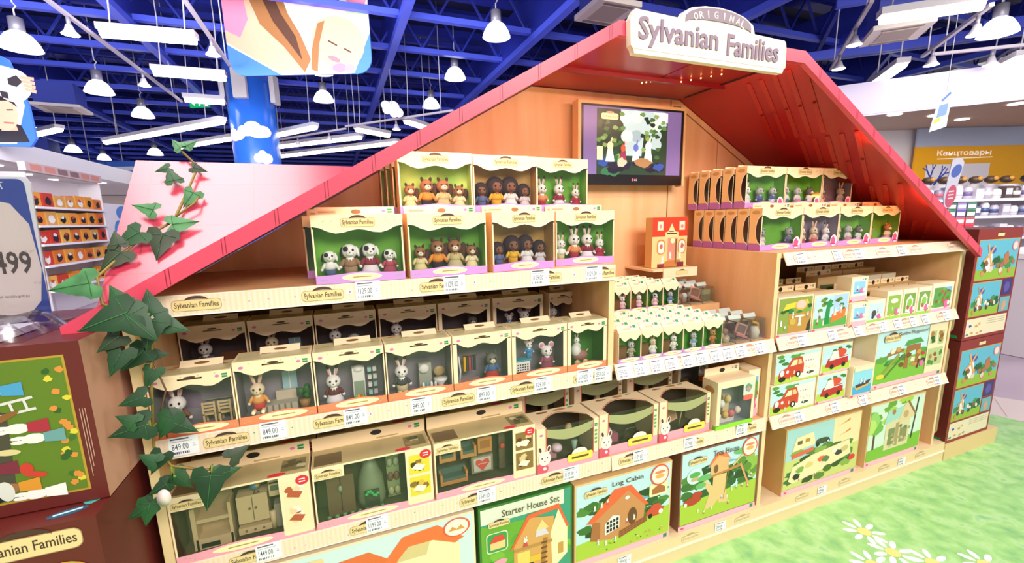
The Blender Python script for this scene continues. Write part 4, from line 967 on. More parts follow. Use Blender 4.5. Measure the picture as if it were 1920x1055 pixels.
HED = [('hedgehog', '#5b6c9a', '#55668e'), ('hedgehog', '#e9b52a', '#e5ae22'), ('hedgehog', '#e9e4e0', '#e8e4e2', True), ('hedgehog', '#d8d2d4', '#cfc9cc', True)]
RAB = [('rabbit', '#f0ebe4', '#e6d38a'), ('rabbit', '#e8945c', '#b0283a'), ('rabbit', '#8e2038', '#f0e9e8', True), ('rabbit', '#a8283e', '#a8243c', True)]
H4 = (0.075, 0.092, 0.092, 0.073)
# --- top of the left bay: front row
Hb = 0.167
t1 = family(0.214, Hb, 0.062, GREENI)
carton(t1, 'toy_box', 'cream family box with four black and white toy dogs, leftmost of the front row', 'toy box', (-0.859, -0.001, 1.151), four(DOGS, .214, .062, 0.012, H4), 0.0)
carton(t1, 'toy_box', 'cream family box with four brown toy squirrels, in the lower front row left', 'toy box', (-0.632, 0.0, 1.151), four(SQU, .214, .062, 0.012, H4), 0.03)
t2 = family(0.205, Hb, 0.06, TANI)
carton(t2, 'toy_box', 'cream family box with four dark toy hedgehogs, in the lower front row left', 'toy box', (-0.398, 0.012, 1.151), four(HED, .205, .06, 0.012, (.068, .084, .084, .068)), 0.09)
t3 = family(0.214, Hb, 0.06, GREENI)
carton(t3, 'toy_box', 'cream family box with four white toy rabbits overhanging the left rail end', 'toy box', (-0.177, 0.055, 1.151), four(RAB, .214, .06, 0.012, H4), 0.02)
for i, (x, y, inn) in enumerate(((-0.858, 0.072, GREENI), (-0.634, 0.076, GREENI), (-0.40, 0.098, TANI), (-0.176, 0.124, GREENI))):
    carton(family(0.214, Hb, 0.028, inn), 'toy_box', f'cream box flap behind the lower front row on left bay, {ORD[i]} from left', 'toy box', (x, y, 1.151))
carton(t1, 'toy_box', 'rear cream family box seen at the left end behind the dog box', 'toy box', (-0.885, 0.148, 1.151))
# --- top of the left bay: stacked upper row
zU = 1.151 + Hb + 0.002
for i, (x, y, inn, sp, lb) in enumerate(((-0.632, 0.108, LIMEI, SQU, 'cream family box of toy squirrels in the upper stacked row, leftmost'),
        (-0.412, 0.130, TANI, HED, 'cream family box of toy hedgehogs in the upper stacked row, middle'),
        (-0.193, 0.156, GREENI, RAB[1:], 'cream family box of three toy rabbits in the upper stacked row, below the television'))):
    carton(family(0.212 if i < 2 else 0.19, Hb, 0.05, inn, tabh=0.008), 'toy_box', lb, 'toy box', (x, y, zU), four(sp, .212 if i < 2 else .19, .05, 0.012, H4 if i < 2 else (.085, .085, .068)), 0.02)
for i in range(3):
    carton(family(0.212, Hb, 0.05, LIMEI, tabh=0.008), 'toy_box', f'cream family box edge behind the upper squirrel box, {ORD[i]} one back', 'toy box', (-0.634 - 0.012 * i, 0.222 + 0.056 * i, zU), (), -0.01)
for x, y in ((-0.40, 0.222), (-0.185, 0.222)):
    carton(family(0.20, Hb, 0.05, LIMEI, tabh=0.008), 'toy_box', f'cream family box behind the upper {"hedgehog" if x < -0.3 else "rabbit"} box', 'toy box', (x, y, zU))
for i in range(2):
    for x in (-0.63, -0.405, -0.185):
        carton(family(0.212, Hb, 0.06, GREENI, tabh=0.001), 'toy_box', f'lower family box underneath the upper left-bay row, {"left" if x < -0.5 else "middle" if x < -0.3 else "right"} {ORD[i]} rank', 'toy box', (x, 0.212 + 0.075 * i, 1.151))

# --- top of the right bay
KOA = [('koala', '#f0d0d6', '#e8e0e2', True), ('koala', '#6c6a8a', '#55536c')]; MIX = [('creamrabbit', '#e8c0a8', '#b8485a', True), ('creamrabbit', '#d8a890', '#c85a5a', True), ('rabbit', '#f0eaea', '#e6e2e4', True)]
CATS = [('greycat', '#f0ece8', '#58749a'), ('greycat', '#e4d8dc', '#c98a96', True), ('cat', '#e8e4e4', '#e8e2e2', True)]; BRN = [('bear', '#d8b4a0', '#b8605a', True), ('fox', '#e8dcc8', '#cdb69a', True)]
wR = 0.222
FR = [('cream side-windowed box with two grey koala toys, front of the lower right stack', GREENI, KOA), ('cream box with rabbit toys on a grey backdrop, second in the lower right front row', GREYI, MIX),
      ('cream box with grey cat toys, third in the lower right front row', GREENI, CATS), ('cream box with brown bear toys, last in the lower right front row', GREENI, BRN)]
for i, (lb, inn, sp) in enumerate(FR):
    w_ = (0.232, 0.226, 0.218, 0.205)[i]; x = 0.757 + (0, 0.235, 0.464, 0.685)[i]
    r = carton(family(w_, Hb, 0.055, inn, None, i == 0), 'toy_box', lb, 'toy box', (x, 0.108, 1.151), four(sp, w_, .055, 0.012, (.08, .08, .075)))
    b = MB(); b.fr((0, -0.0003, 0), (1, 0, 0), (0, 0, 1)); b.oval(w_ * 0.88, 0.026, 0.021, 0.024, M('#f6f0f2'), 6, 14); b.poly([(w_ * .88 - .017, .012), (w_ * .88 + .006, .008), (w_ * .88 + .012, .03), (w_ * .88 - .004, .045), (w_ * .88 - .016, .034)], M('#e2568e', 0.5), 7); b.rect(w_ * .88 - .015, .008, w_ * .88 + .012, .014, M('#c8285a'), 8); s_ = b.build('pink_sticker', r); s_['label'] = 'pink round promotional sticker'
for k in range(1, 6):
    carton(family(0.232, Hb, 0.055, GREENI, None, True, 0.001), 'toy_box', f'cream box side in the lower right stack, {ORD[k]} from the front', 'toy box', (0.757, 0.108 + 0.0605 * k, 1.151), [figpart(KOA[1], 0.03, 0.03, 0.012, 0.08)])
for i, x in enumerate((0.992, 1.221, 1.442)):
    carton(family(0.215, Hb, 0.022, GREENI), 'toy_box', f'cream box flap behind the lower right front row, {ORD[i]} from the koala stack', 'toy box', (x, 0.166, 1.151))
    carton(family(0.215, Hb, 0.15, GREENI, tabh=0.001), 'toy_box', f'lower cream box underneath the upper right row, {ORD[i]} from left', 'toy box', (x, 0.195, 1.151))
BUN = [('rabbit', '#f0eaf0', '#f3e6ea', True), ('greycat', '#5a6a9a', '#48548a'), ('greycat', '#5560a0', '#f0ecec', True)]; FXS = [('creamrabbit', '#c98a5a', '#e8c8a8', True), ('creamrabbit', '#f0dcc4', '#e9c9a4', True)]
for i, (lb, inn, sp, x, w_) in enumerate((('cream side-windowed box with white rabbit toys, front of the upper right stack', GREENI, BUN, 0.757, 0.225),
        ('cream box with grey toy figures, middle of the upper right row', GREENI, CATS, 0.985, 0.225), ('cream box with orange rabbit toys, end of the upper right row', GREYI, FXS, 1.215, 0.20))):
    r = carton(family(w_, Hb, 0.055, inn, None, i == 0, 0.008), 'toy_box', lb, 'toy box', (x, 0.192, zU), four(sp, w_, .055, 0.012, (.085, .08, .08)))
    b = MB(); b.fr((0, -0.0003, 0), (1, 0, 0), (0, 0, 1)); b.oval(w_ * 0.88, 0.026, 0.018, 0.02, M('#f6e8f0'), 6, 14); b.blob(w_ * .88, .024, .012, .014, M('#e2568e', 0.5), 7); s_ = b.build('pink_sticker', r); s_['label'] = 'pink round promotional sticker'
for k in range(1, 5):
    carton(family(0.225, Hb, 0.055, GREENI, None, True, 0.008), 'toy_box', f'cream box side in the upper right stack, {ORD[k]} from the front', 'toy box', (0.757, 0.192 + 0.0655 * k, zU), [figpart(KOA[1], 0.03, 0.03, 0.012, 0.08)])
for i, x in enumerate((0.99, 1.218)):
    carton(family(0.215, Hb, 0.05, GREENI, tabh=0.008), 'toy_box', f'cream box behind the upper right row, {ORD[i]} from the stack', 'toy box', (x, 0.255, zU))

# --- middle shelf of the left bay : single figure with furniture, orange footer
def furniture(b, kind, x, y, w, h, z):
    dw = M('#6b4128', 0.5); lw = M('#d8bd8a', 0.5); wh = M('#ece6e0', 0.5); gr = M('#8f8f86', 0.5); pkk = M('#b58a86', 0.5)
    if kind == 'dresser':
        b.box(x, x + w, y, y + 0.03, z, z + h * 0.55, dw)
        for k in range(3): b.box(x + 0.004, x + w - 0.004, y - 0.002, y, z + h * (0.05 + 0.17 * k), z + h * (0.19 + 0.17 * k), M('#7d4f32', 0.5)); b.ell((x + w / 2, y - 0.004, z + h * (0.12 + 0.17 * k)), (.003, .003, .003), lw, 6, 4)
        b.box(x, x + w, y, y + 0.004, z + h * 0.6, z + h * 0.9, dw)
    elif kind == 'school':
        for q in (0.0, 0.5):
            xx = x + w * q
            for dx in (0.0, w * 0.36): b.box(xx + dx, xx + dx + 0.004, y, y + 0.004, z, z + h * 0.62, lw); b.box(xx + dx, xx + dx + 0.004, y + 0.026, y + 0.03, z, z + h * 0.3, lw)
            b.box(xx, xx + w * 0.38, y, y + 0.03, z + h * 0.26, z + h * 0.3, lw)
            for k in range(3): b.box(xx, xx + w * 0.38, y + 0.001, y + 0.003, z + h * (0.38 + 0.09 * k), z + h * (0.43 + 0.09 * k), lw)
        b.box(x, x + w, y + 0.034, y + 0.037, z + h * 0.55, z + h * 0.58, gr)
    elif kind == 'sofa':
        ck = M('#bdb3a2', 0.7); b.box(x - w * 0.9, x + w * 0.55, y - 0.012, y + 0.03, z, z + h * 0.28, ck); b.box(x - w * 0.2, x + w * 0.5, y + 0.022, y + 0.032, z + h * 0.28, z + h * 0.52, M('#cbbca6', 0.7))
        for k in range(7): b.box(x - w * 0.9 + k * w * 0.2, x - w * 0.84 + k * w * 0.2, y - 0.0126, y - 0.012, z, z + h * 0.28, M('#7d7364', 0.7))
        b.oval(0, 0, 0.0001, 0.0001, lw) ; b.lathe([(0.011, 0), (0.014, 0.022)], (x + w * 0.8, y, z + 0.006), M('#a57347', 0.6), 10)
        for k in range(7): b.ell((x + w * 0.8 + random.uniform(-.012, .012), y + random.uniform(-.008, .008), z + 0.045 + random.uniform(-.012, .016)), (.008, .006, .01), M('#2d6a34', 0.6), 6, 4)
        b.lathe([(0.03, 0.0), (0.03, 0.002)], (0, 0, -1), lw, 6) if False else None
        b.box(x + w * 0.05, x + w * 0.55, y + 0.034, y + 0.036, z + h * 0.5, z + h * 1.0, M('#9fc0c8', 0.5)); b.box(x + w * 0.28, x + w * 0.31, y + 0.032, y + 0.034, z + h * 0.5, z + h, wh)
    elif kind == 'fridge':
        b.box(x, x + w * 0.46, y, y + 0.03, z, z + h * 0.92, wh); b.box(x + 0.003, x + w * 0.43, y - 0.002, y, z + h * 0.05, z + h * 0.55, M('#8fa08a', 0.4)); b.ell((x + w * 0.23, y + 0.01, z + h * 0.88), (w * 0.23, 0.018, h * 0.1), wh, 10, 6)
        for k, cc in enumerate(('#7fb24a', '#e0b03a', '#c94a3a', '#6aa03c')): b.ell((x + w * (0.08 + 0.09 * k), y - 0.004, z + h * 0.13), (.005, .005, .005), M(cc, 0.5), 6, 4)
        for r_ in range(4):
            for k in range(2): b.box(x + w * (0.58 + 0.2 * k), x + w * (0.72 + 0.2 * k), y + 0.01, y + 0.02, z + h * (0.08 + 0.22 * r_), z + h * (0.2 + 0.22 * r_), M(random.choice(('#e9e4e0', '#9fd0c8', '#e0e6d8', '#d8d0cc')), 0.4))
    elif kind == 'bath':
        b.box(x, x + w * 0.5, y + 0.012, y + 0.03, z, z + h * 0.75, M('#a8ab9c', 0.4)); b.ell((x + w * 0.2, y + 0.01, z + h * 0.6), (0.016, 0.008, 0.014), wh, 10, 6)
        for k in range(4): b.lathe([(0.004, 0), (0.004, 0.02), (0.002, 0.026)], (x + w * (0.1 + 0.16 * k), y - 0.01, z), M(('#e8f0ee', '#5fb8b4', '#f0eeea', '#d6e4e2')[k], 0.3), 8)
        b.lathe([(0.012, 0), (0.009, 0.012), (0.02, 0.024), (0.02, 0.03), (0.0, 0.03)], (x + w * 0.82, y, z), wh, 12); b.ell((x + w * 0.82, y + 0.016, z + 0.045), (0.018, 0.006, 0.016), M('#b89a6c', 0.4), 10, 6)
    elif kind == 'wardrobe':
        x -= w * 1.1
        for s in (0.0, 0.32): b.tube([(x + w * s * 0.5, y, z), (x + w * (s + 0.05) * 0.6, y, z + h * 0.4), (x + w * s * 0.5, y, z + h * 0.85)], 0.003, wh, 5)
        b.box(x, x + w * 1.1, y - 0.005, y + 0.025, z, z + 0.006, pkk); b.tube([(x + w * 0.3, y, z + h * 0.84), (x + w * 0.95, y, z + h * 0.84)], 0.002, dw, 5)
        for k, cc in enumerate(('#e0a62a', '#3a342e', '#a83a4a', '#4a4a6a', '#2e2a2c')): b.box(x + w * (0.36 + 0.11 * k), x + w * (0.45 + 0.11 * k), y - 0.004, y + 0.01, z + h * 0.38, z + h * 0.82, M(cc, 0.8))
    elif kind == 'laundry':
        x -= w * 1.1
        b.box(x, x + w * 0.75, y - 0.012, y + 0.014, z + h * 0.12, z + h * 0.44, wh)
        for r_ in range(3):
            for k in range(6): b.box(x + w * (0.06 + 0.11 * k), x + w * (0.12 + 0.11 * k), y - 0.0125, y - 0.012, z + h * (0.16 + 0.08 * r_), z + h * (0.20 + 0.08 * r_), BLK)
        b.box(x, x + w * 0.8, y - 0.014, y + 0.016, z + h * 0.46, z + h * 0.50, M('#4aa0b4', 0.5))
        for s in (0, 0.72): b.tube([(x + w * s, y, z), (x + w * s, y, z + h * 0.46)], 0.003, wh, 5)
    elif kind == 'pram':
        b.ell((x - w * 0.15, y, z + h * 0.34), (0.03, 0.016, 0.018), M('#a06a66', 0.6), 10, 6); b.ell((x - w * 0.42, y, z + h * 0.52), (0.018, 0.016, 0.022), wh, 10, 6)
        for dx in (-0.4, 0.12): b.tube([(x + w * dx, y - 0.012, z + h * 0.12), (x + w * dx, y - 0.008, z + h * 0.12)], 0.010, M('#d9b48a', 0.5), 12)
        b.tube([(x + w * 0.15, y, z + h * 0.38), (x + w * 0.42, y, z + h * 0.52)], 0.002, M('#d9b48a'), 5)
    elif kind == 'cot':
        for k in range(7): b.box(x - w * 0.8 + k * w * 0.22, x - w * 0.76 + k * w * 0.22, y - 0.012, y - 0.009, z, z + h * 0.42, wh)
        b.box(x - w * 0.8, x + w * 0.6, y - 0.013, y - 0.009, z + h * 0.36, z + h * 0.42, wh); b.box(x - w * 0.8, x + w * 0.6, y - 0.009, y + 0.02, z + h * 0.08, z + h * 0.2, M('#a8283a', 0.7))

def roomset(w, h, d, kind, inner=GREYI, strip=True):
    k = ('room', w, h, d, kind, inner)
    if k in TPL: return TPL[k]
    I = noise_mat('printed room backdrop', inner, 7, 0.5)
    b = MB(); tray(b, w, h, d, I, CREAM, CREAM2); b.fr((0, 0, 0), (1, 0, 0), (0, 0, 1))
    header(b, w, h, h, h * 0.80, 0.0012, CREAM, 0, False); footer(b, w, h * 0.17, ORNG, YEL, 0, w * 0.56, 0.5)
    if kind in ('wardrobe', 'laundry', 'pram'):
        for x0 in (0, w - 0.012): b.box(x0, x0 + 0.012, 0.0001, 0.0012, h * 0.1, h * 0.85, CREAM)
    else:
        for x0 in (0, w - 0.003): b.box(x0, x0 + 0.003, 0.0001, 0.0012, h * 0.1, h * 0.85, CREAM)
    cx = w * 0.5; b.rrect(cx - 0.024, h * 0.905, cx + 0.024, h * 0.935, 0.004, LOGO, 2); b.line(cx - 0.02, h * 0.92, cx + 0.02, h * 0.92, 0.0025, INK, 3); b.oval(cx, h * 0.945, 0.012, 0.0025, INK, 3)
    green_tags(b, w - 0.02, h * 0.88, 2, 0.95); b.oval(w * 0.1, h * 0.91, 0.0055, 0.0035, DOT, 2)
    for q in range(4): b.oval(w * (0.2 + 0.2 * q), h * 0.965, 0.002, 0.0012, M('#9cc49a'), 2, 6)
    b.fr((0, 0, h), (1, 0, 0), (0, 1, 0))       # printed top face
    b.rect(0.004, 0.006, w - 0.004, d - 0.004, M('#d9c79a', 0.4), 1); b.rect(w * 0.04, d * 0.1, w * 0.96, d * 0.55, M('#c8bd92', 0.25), 2)
    for q in range(5): b.blob(w * random.uniform(0.1, 0.9), d * random.uniform(0.55, 0.85), 0.012, 0.005, M(random.choice(('#c98a5a', '#a86a4a', '#b4b46a', '#e2d8b0'))), 3)
    b.prism([(w * 0.3, h + 0.0), (w * 0.82, h + 0.0), (w * 0.80, h + 0.016), (w * 0.32, h + 0.016)], 0.001, CREAM) if False else None
    b.T = Matrix.Translation((0, d * 0.62, h)) @ Matrix.Rotation(R(-52), 4, 'X'); b.box(w * 0.3, w * 0.84, 0, 0.001, 0, 0.022, CREAM); b.fr((0, -0.0001, 0), (1, 0, 0), (0, 0, 1)); b.oval(w * 0.57, 0.011, 0.016, 0.004, M('#7b5630'), 1); b.T = Matrix.Identity(4)
    f = MB(); furniture(f, kind, w * 0.52, d * 0.45, w * 0.4, h * 0.62, 0.003)
    TPL[k] = [part('carton', b), part('window', film(w, 0.004, h * 0.1, w - 0.004, h * 0.84)), part('toy_furniture', f)]
    return TPL[k]
RM = [('school', ('rabbit', '#7a4a3a', '#a8283a'), 'white rabbit toy and school chairs, first from left'), ('sofa', ('creamrabbit', '#e8a05a', '#c8383a', False, True), 'rabbit father toy sitting on a checked sofa'),
      ('fridge', ('rabbit', '#6a2434', '#e8e2e2', True), 'rabbit mother toy beside an open white fridge'), ('bath', ('rabbit', '#4a4450', '#d8c49a'), 'rabbit toy and a small toilet set'),
      ('wardrobe', ('cat', '#4a6a9a', '#b8242e', True), 'grey cat toy in red skirt and a dress rail'), ('laundry', ('mouse', '#9a4a6a', '#8a3a5a', True), 'white mouse toys with a laundry basket'),
      ('pram', ('rabbit', '#e8e2e2', '#e8e2e2'), 'rabbit baby toy in a pram, beside the bay panel')]
RX_ = (-1.229, -1.060, -0.886, -0.711, -0.528, -0.349, -0.163); RWD = (0.166, 0.171, 0.172, 0.180, 0.176, 0.183, 0.143)
for i, (kd, sp, lb) in enumerate(RM):
    w_ = RWD[i]; h_ = 0.160 if i else 0.147
    fx = w_ * (0.24 if kd not in ('wardrobe', 'laundry', 'pram') else 0.72)
    fg = [figpart(sp, fx, 0.04, 0.006 if kd != 'sofa' else 0.022, 0.088 if kd != 'sofa' else 0.08) if False else figpart(sp, fx, 0.04 if kd != 'sofa' else 0.03, 0.006 if kd != 'sofa' else 0.022, (0.08 if kd == 'sofa' else 0.088) if kd != 'pram' else 0.05)]
    if kd == 'laundry': fg.append(figpart(('mouse', '#4a8ac0', '#4a8ac0'), w_ * 0.4, 0.045, 0.055, 0.055))
    if kd == 'pram': fg = [figpart(sp, w_ * 0.42, 0.05, 0.05, 0.05)]
    carton(roomset(w_, h_, 0.088, kd, GREYI if kd != 'pram' else ('#3d7a2e', '#4c8c3a', '#5f9a4a')), 'toy_box', 'orange-footed room set box with ' + lb, 'toy box', (RX_[i], 0.006, 0.819), fg)
RM2 = [('dresser', 'brown dresser and rabbit'), ('sofa', 'rabbit father and dark sofa'), ('fridge', 'rabbit and white kitchen'), ('dresser', 'rabbit and a brown counter'), ('wardrobe', 'cat and dark dress rail'), ('laundry', 'two white mice'), ('cot', 'white cot near the bay side panel')]
RX2 = (-1.225, -1.06, -0.886, -0.702, -0.515, -0.325, -0.11)
for i, (kd, lb) in enumerate(RM2):
    w_ = (0.16, 0.17, 0.175, 0.182, 0.18, 0.19, 0.11)[i]
    sp = (('rabbit', '#6a6470', '#6a6470'), ('creamrabbit', '#e8a05a', '#c8383a'), ('rabbit', '#3a3438', '#3a3438'), ('rabbit', '#8a7a70', '#8a7a70'), ('cat', '#5a4a44', '#5a4a44'), ('mouse', '#9a4a6a', '#8a3a5a', True), ('rabbit', '#a87a80', '#a87a80'))[i]
    fg = [figpart(sp, w_ * (0.3 if i not in (4, 5) else 0.7), 0.04, 0.075, 0.085)]
    if i == 5: fg.append(figpart(('mouse', '#4a8ac0', '#4a8ac0'), w_ * 0.4, 0.045, 0.09, 0.055))
    b0 = roomset(w_, 0.213, 0.085, kd, ('#4a4048', '#5c5058', '#6a5e66'))  # darker backdrop: shade of the rear row put into the colour
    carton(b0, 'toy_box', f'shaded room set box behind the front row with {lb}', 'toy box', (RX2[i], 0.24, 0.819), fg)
# --- lowest shelf of the left bay : large furniture sets
def bigset(w, h, d, kind, photos):
    k = ('big', w, h, d, kind)
    if k in TPL: return TPL[k]
    inn = {'bedroom': ('#5a4a34', '#6a5a40', '#7a6a4c'), 'kitchen': ('#4c5a34', '#5c6a40', '#6a7a4c'), 'living': ('#4a4632', '#5a563e', '#66624a')}[kind]
    I = noise_mat('printed set backdrop', inn, 6, 0.5)
    b = MB(); tray(b, w, h, d, I, CREAM, M('#b9a878', 0.25)); b.fr((0, 0, 0), (1, 0, 0), (0, 0, 1))
    pc = w * 0.235; footer(b, w, h * 0.15, PINK, YEL, 0, w * 0.46, 0.36)
    b.prism([(w - pc, h * 0.05), (w, h * 0.05), (w, h), (w - pc, h)], 0.0012, CREAM)
    b.rect(w - pc * 0.95, h * 0.04, w - 0.004, h * 0.10, YEL, 2)
    for q in range(2):
        z0 = h * (0.56 - 0.38 * q); b.rect(w - pc * 0.88, z0, w - pc * 0.1, z0 + h * 0.33, M(photos[0], 0.4), 2)
        for r_ in range(6): b.blob(w - pc * random.uniform(0.25, 0.75), z0 + h * random.uniform(0.08, 0.26), pc * 0.13, h * 0.05, M(random.choice(photos[1:]), 0.5), 3)
        b.poly([(w - pc * 0.8, z0 + h * 0.1), (w - pc * 0.4, z0 + h * 0.05), (w - pc * 0.25, z0 + h * 0.14), (w - pc * 0.6, z0 + h * 0.18)], M(photos[1], 0.5), 4)
    b.oval(w - pc * 0.24, h * 0.88, pc * 0.22, h * 0.075, SEAL, 5, 16); b.line(w - pc * 0.34, h * 0.9, w - pc * 0.14, h * 0.9, 0.003, WHT, 6); b.line(w - pc * 0.34, h * 0.86, w - pc * 0.14, h * 0.86, 0.003, WHT, 6)
    b.prism([(0, h * 0.80), (w * 0.25, h * 0.80), (w * 0.25, h), (0, h)], 0.0012, CREAM); logo(b, w * 0.125, h * 0.87, w * 0.19, 2)
    b.box(0, 0.004, 0.0001, 0.0012, h * 0.1, h * 0.8, CREAM); b.box(w * 0.25, w - pc, 0.0001, 0.0012, h - 0.005, h, CREAM)
    # tall back header with hanging hole
    b.box(0, w, d - 0.0016, d - 0.0004, h, h + 0.038, CREAM2); b.fr((0, d - 0.0016, 0), (1, 0, 0), (0, 0, 1))
    b.oval(w * 0.55, h + 0.024, 0.016, 0.008, BLK, 1); green_tags(b, w - 0.03, h + 0.016, 1, 1.3); b.rect(w * 0.55, h + 0.004, w * 0.75, h + 0.008, M('#b39a68'), 1)
    b.fr((0, 0, h), (1, 0, 0), (0, 1, 0)); b.rect(w * 0.02, 0.01, w * 0.24, d * 0.7, M('#6a5a3c', 0.3), 1); b.rect(w * 0.78, d * 0.2, w * 0.97, d * 0.8, M('#7a7248', 0.3), 1)
    for q in range(5): b.blob(w * random.uniform(0.8, 0.95), d * random.uniform(0.3, 0.7), 0.012, 0.01, M(random.choice(('#c8c29a', '#5a5a3a', '#9a8a5a', '#3a4a3a'))), 2)
    b.oval(w - pc * 1.05, d * 0.1, 0.022, 0.008, SEAL, 2)
    f = MB(); lt = M('#c9b084', 0.5); dk = M('#6d583c', 0.5); gm = M('#7f8f6a', 0.5); orr = M('#c98a48', 0.5); tl = M('#4f6a5c', 0.7)
    y = d * 0.3
    if kind == 'bedroom':
        f.box(.035, .115, y, y + .045, .006, .035, lt); f.box(.035, .115, y + .04, y + .045, .035, .15, M('#b09a70', .5)); f.box(.03, .04, y, y + .045, .006, .12, lt); f.box(.11, .117, y, y + .045, .006, .12, lt); f.box(.04, .11, y + .005, y + .04, .075, .085, lt); f.box(.045, .085, y - .001, y, .01, .022, BLK)
        f.box(.13, .20, y, y + .04, .05, .125, lt); f.box(.164, .166, y - .0006, y, .055, .12, dk); f.box(.128, .205, y - .004, y + .04, .022, .04, lt)
        for q in (.158, .172): f.ell((q, y - .003, .09), (.003, .003, .003), dk, 6, 4)
        for q in (.145, .165, .185): f.ell((q, y - .005, .031), (.003, .003, .003), dk, 6, 4)
        f.ell((.175, y + .01, .148), (.013, .013, .013), M('#2f86b4', .4), 10, 8); f.ell((.180, y + .002, .150), (.007, .007, .006), M('#d8a03a', .4), 8, 5); f.lathe([(.008, .125), (.003, .128), (.003, .136)], (.175, y + .01, 0), dk, 8)
        f.box(.205, .235, y, y + .03, .11, .165, lt); f.box(.209, .231, y - .001, y, .125, .140, M('#51604a', .3)); f.box(.207, .233, y - .002, y, .145, .149, BLK)
        f.poly([], lt) if False else None
        f.box(.212, .24, y, y + .03, .02, .085, M('#8d8474', .6)); f.lathe([(.006, 0), (.008, .05)], (.208, y, .02), lt, 8)
    elif kind == 'kitchen':
        f.box(.03, .10, y, y + .04, .01, .125, dk); f.box(.064, .066, y - .0006, y, .02, .12, BLK); f.ell((.064, y - .004, .09), (.006, .005, .01), M('#8fa082', .4), 8, 5)
        f.lathe([(.036, .005), (.040, .03), (.034, .09), (.022, .12), (.008, .165)], (.145, y + .03, 0), gm, 16); f.box(.125, .165, y - .012, y - .009, .02, .07, M('#33402c', .3))
        for q in range(7): f.ell((.13 + .005 * q, y - .014, .06 + .008 * math.sin(q)), (.006, .004, .005), M('#3fae5a', .3), 6, 4)
        f.box(.19, .225, y + .02, y + .035, .015, .15, M('#8a9a68', .5))
        for q in range(3):
            for r_ in range(2): f.ell((.199 + .018 * r_, y + .016, .035 + .045 * q), (.009, .006, .014), M(('#a8b07a', '#7a5a44', '#94a07a')[q], .4), 8, 6)
        for q in range(8): f.ell((.03 + .02 * q, y - .006, .012), (.007, .006, .005), M('#5a9a5a', .4), 6, 4)
    else:
        for x0, z0, w0 in ((.02, .02, .085), (.02, .095, .05), (.085, .095, .05)):
            f.box(x0, x0 + w0, y, y + .035, z0, z0 + .012, orr); f.box(x0, x0 + w0, y + .028, y + .036, z0 + .012, z0 + .04, tl); f.box(x0, x0 + .007, y - .001, y + .035, z0, z0 + .035, orr); f.box(x0 + w0 - .007, x0 + w0, y - .001, y + .035, z0, z0 + .035, orr); f.box(x0 + .007, x0 + w0 - .007, y, y + .03, z0 + .012, z0 + .022, tl)
        f.box(.12, .19, y + .01, y + .035, .03, .085, M('#8d8a72', .5)); f.box(.127, .183, y + .007, y + .01, .036, .08, M('#c9c6b0', .5))
        f.T = Matrix.Translation((.155, y + .005, .058)); f.fr((0, 0, 0), (1, 0, 0), (0, 0, 1))
        f.prism([(0, -.02), (.022, .004), (.02, .016), (.010, .018), (0, .010), (-.010, .018), (-.02, .016), (-.022, .004)], .003, M('#d84a46', .5)); f.text('sylvanian', 0, .004, .03, .006, WHT, 2); f.T = Matrix.Identity(4)
        f.box(.14, .185, y, y + .03, .10, .15, orr); f.box(.147, .178, y - .001, y, .115, .14, M('#a86a34', .5)); f.lathe([(.004, .15), (.02, .155), (.016, .172), (.0, .175)], (.163, y + .015, 0), M('#ddd8cc', .4), 12)
        f.box(.215, .235, y + .02, y + .03, .02, .16, M('#6a5a44', .5)); f.ell((.225, y + .015, .10), (.01, .006, .01), M('#c9543c', .5), 8, 5)
    f.T = Matrix.Identity(4)
    TPL[k] = [part('carton', b), part('window', film(w, 0.004, h * 0.1, w - pc, h * 0.99, 0.0016, 0.003)), part('toy_furniture', f)]
    return TPL[k]
BS = (('bedroom', -1.229, 0.305, 0.176, ('#f2dcb0', '#b4583a', '#e8c8a0', '#8a3a34', '#f4ead8'), 'dollhouse bedroom furniture box at the left end of the lowest shelf'),
      ('kitchen', -0.918, 0.313, 0.176, ('#e0cf3a', '#f0ecd8', '#4a3a24', '#8a6a2c', '#d8b04a'), 'kitchen furniture box with green interior, second on the lowest shelf'),
      ('living', -0.598, 0.318, 0.176, ('#8a6a3a', '#f0e4cc', '#5a3a24', '#3a2a1c', '#d8c08a'), 'living room furniture box with a red heart picture on the lowest shelf'))
for kd, x, w_, h_, ph, lb in BS: carton(bigset(w_, h_, 0.10, kd, ph), 'toy_box', 'cream ' + lb, 'toy box', (x, 0.004, 0.494))
for i, (kd, x, w_, h_, ph, lb) in enumerate(BS): carton(bigset(w_, 0.19, 0.10, kd, ph), 'toy_box', f'second-rank furniture box behind the {("bedroom", "kitchen", "living room")[i]} set', 'toy box', (x + 0.012, 0.16, 0.494))
for i, (kd, x, w_, h_, ph, lb) in enumerate(BS): carton(bigset(w_, 0.195, 0.10, kd, ph), 'toy_box', f'shaded third-rank box under the shelf behind the {("bedroom", "kitchen", "living room")[i]} sets', 'toy box', (x + 0.02, 0.31, 0.494))

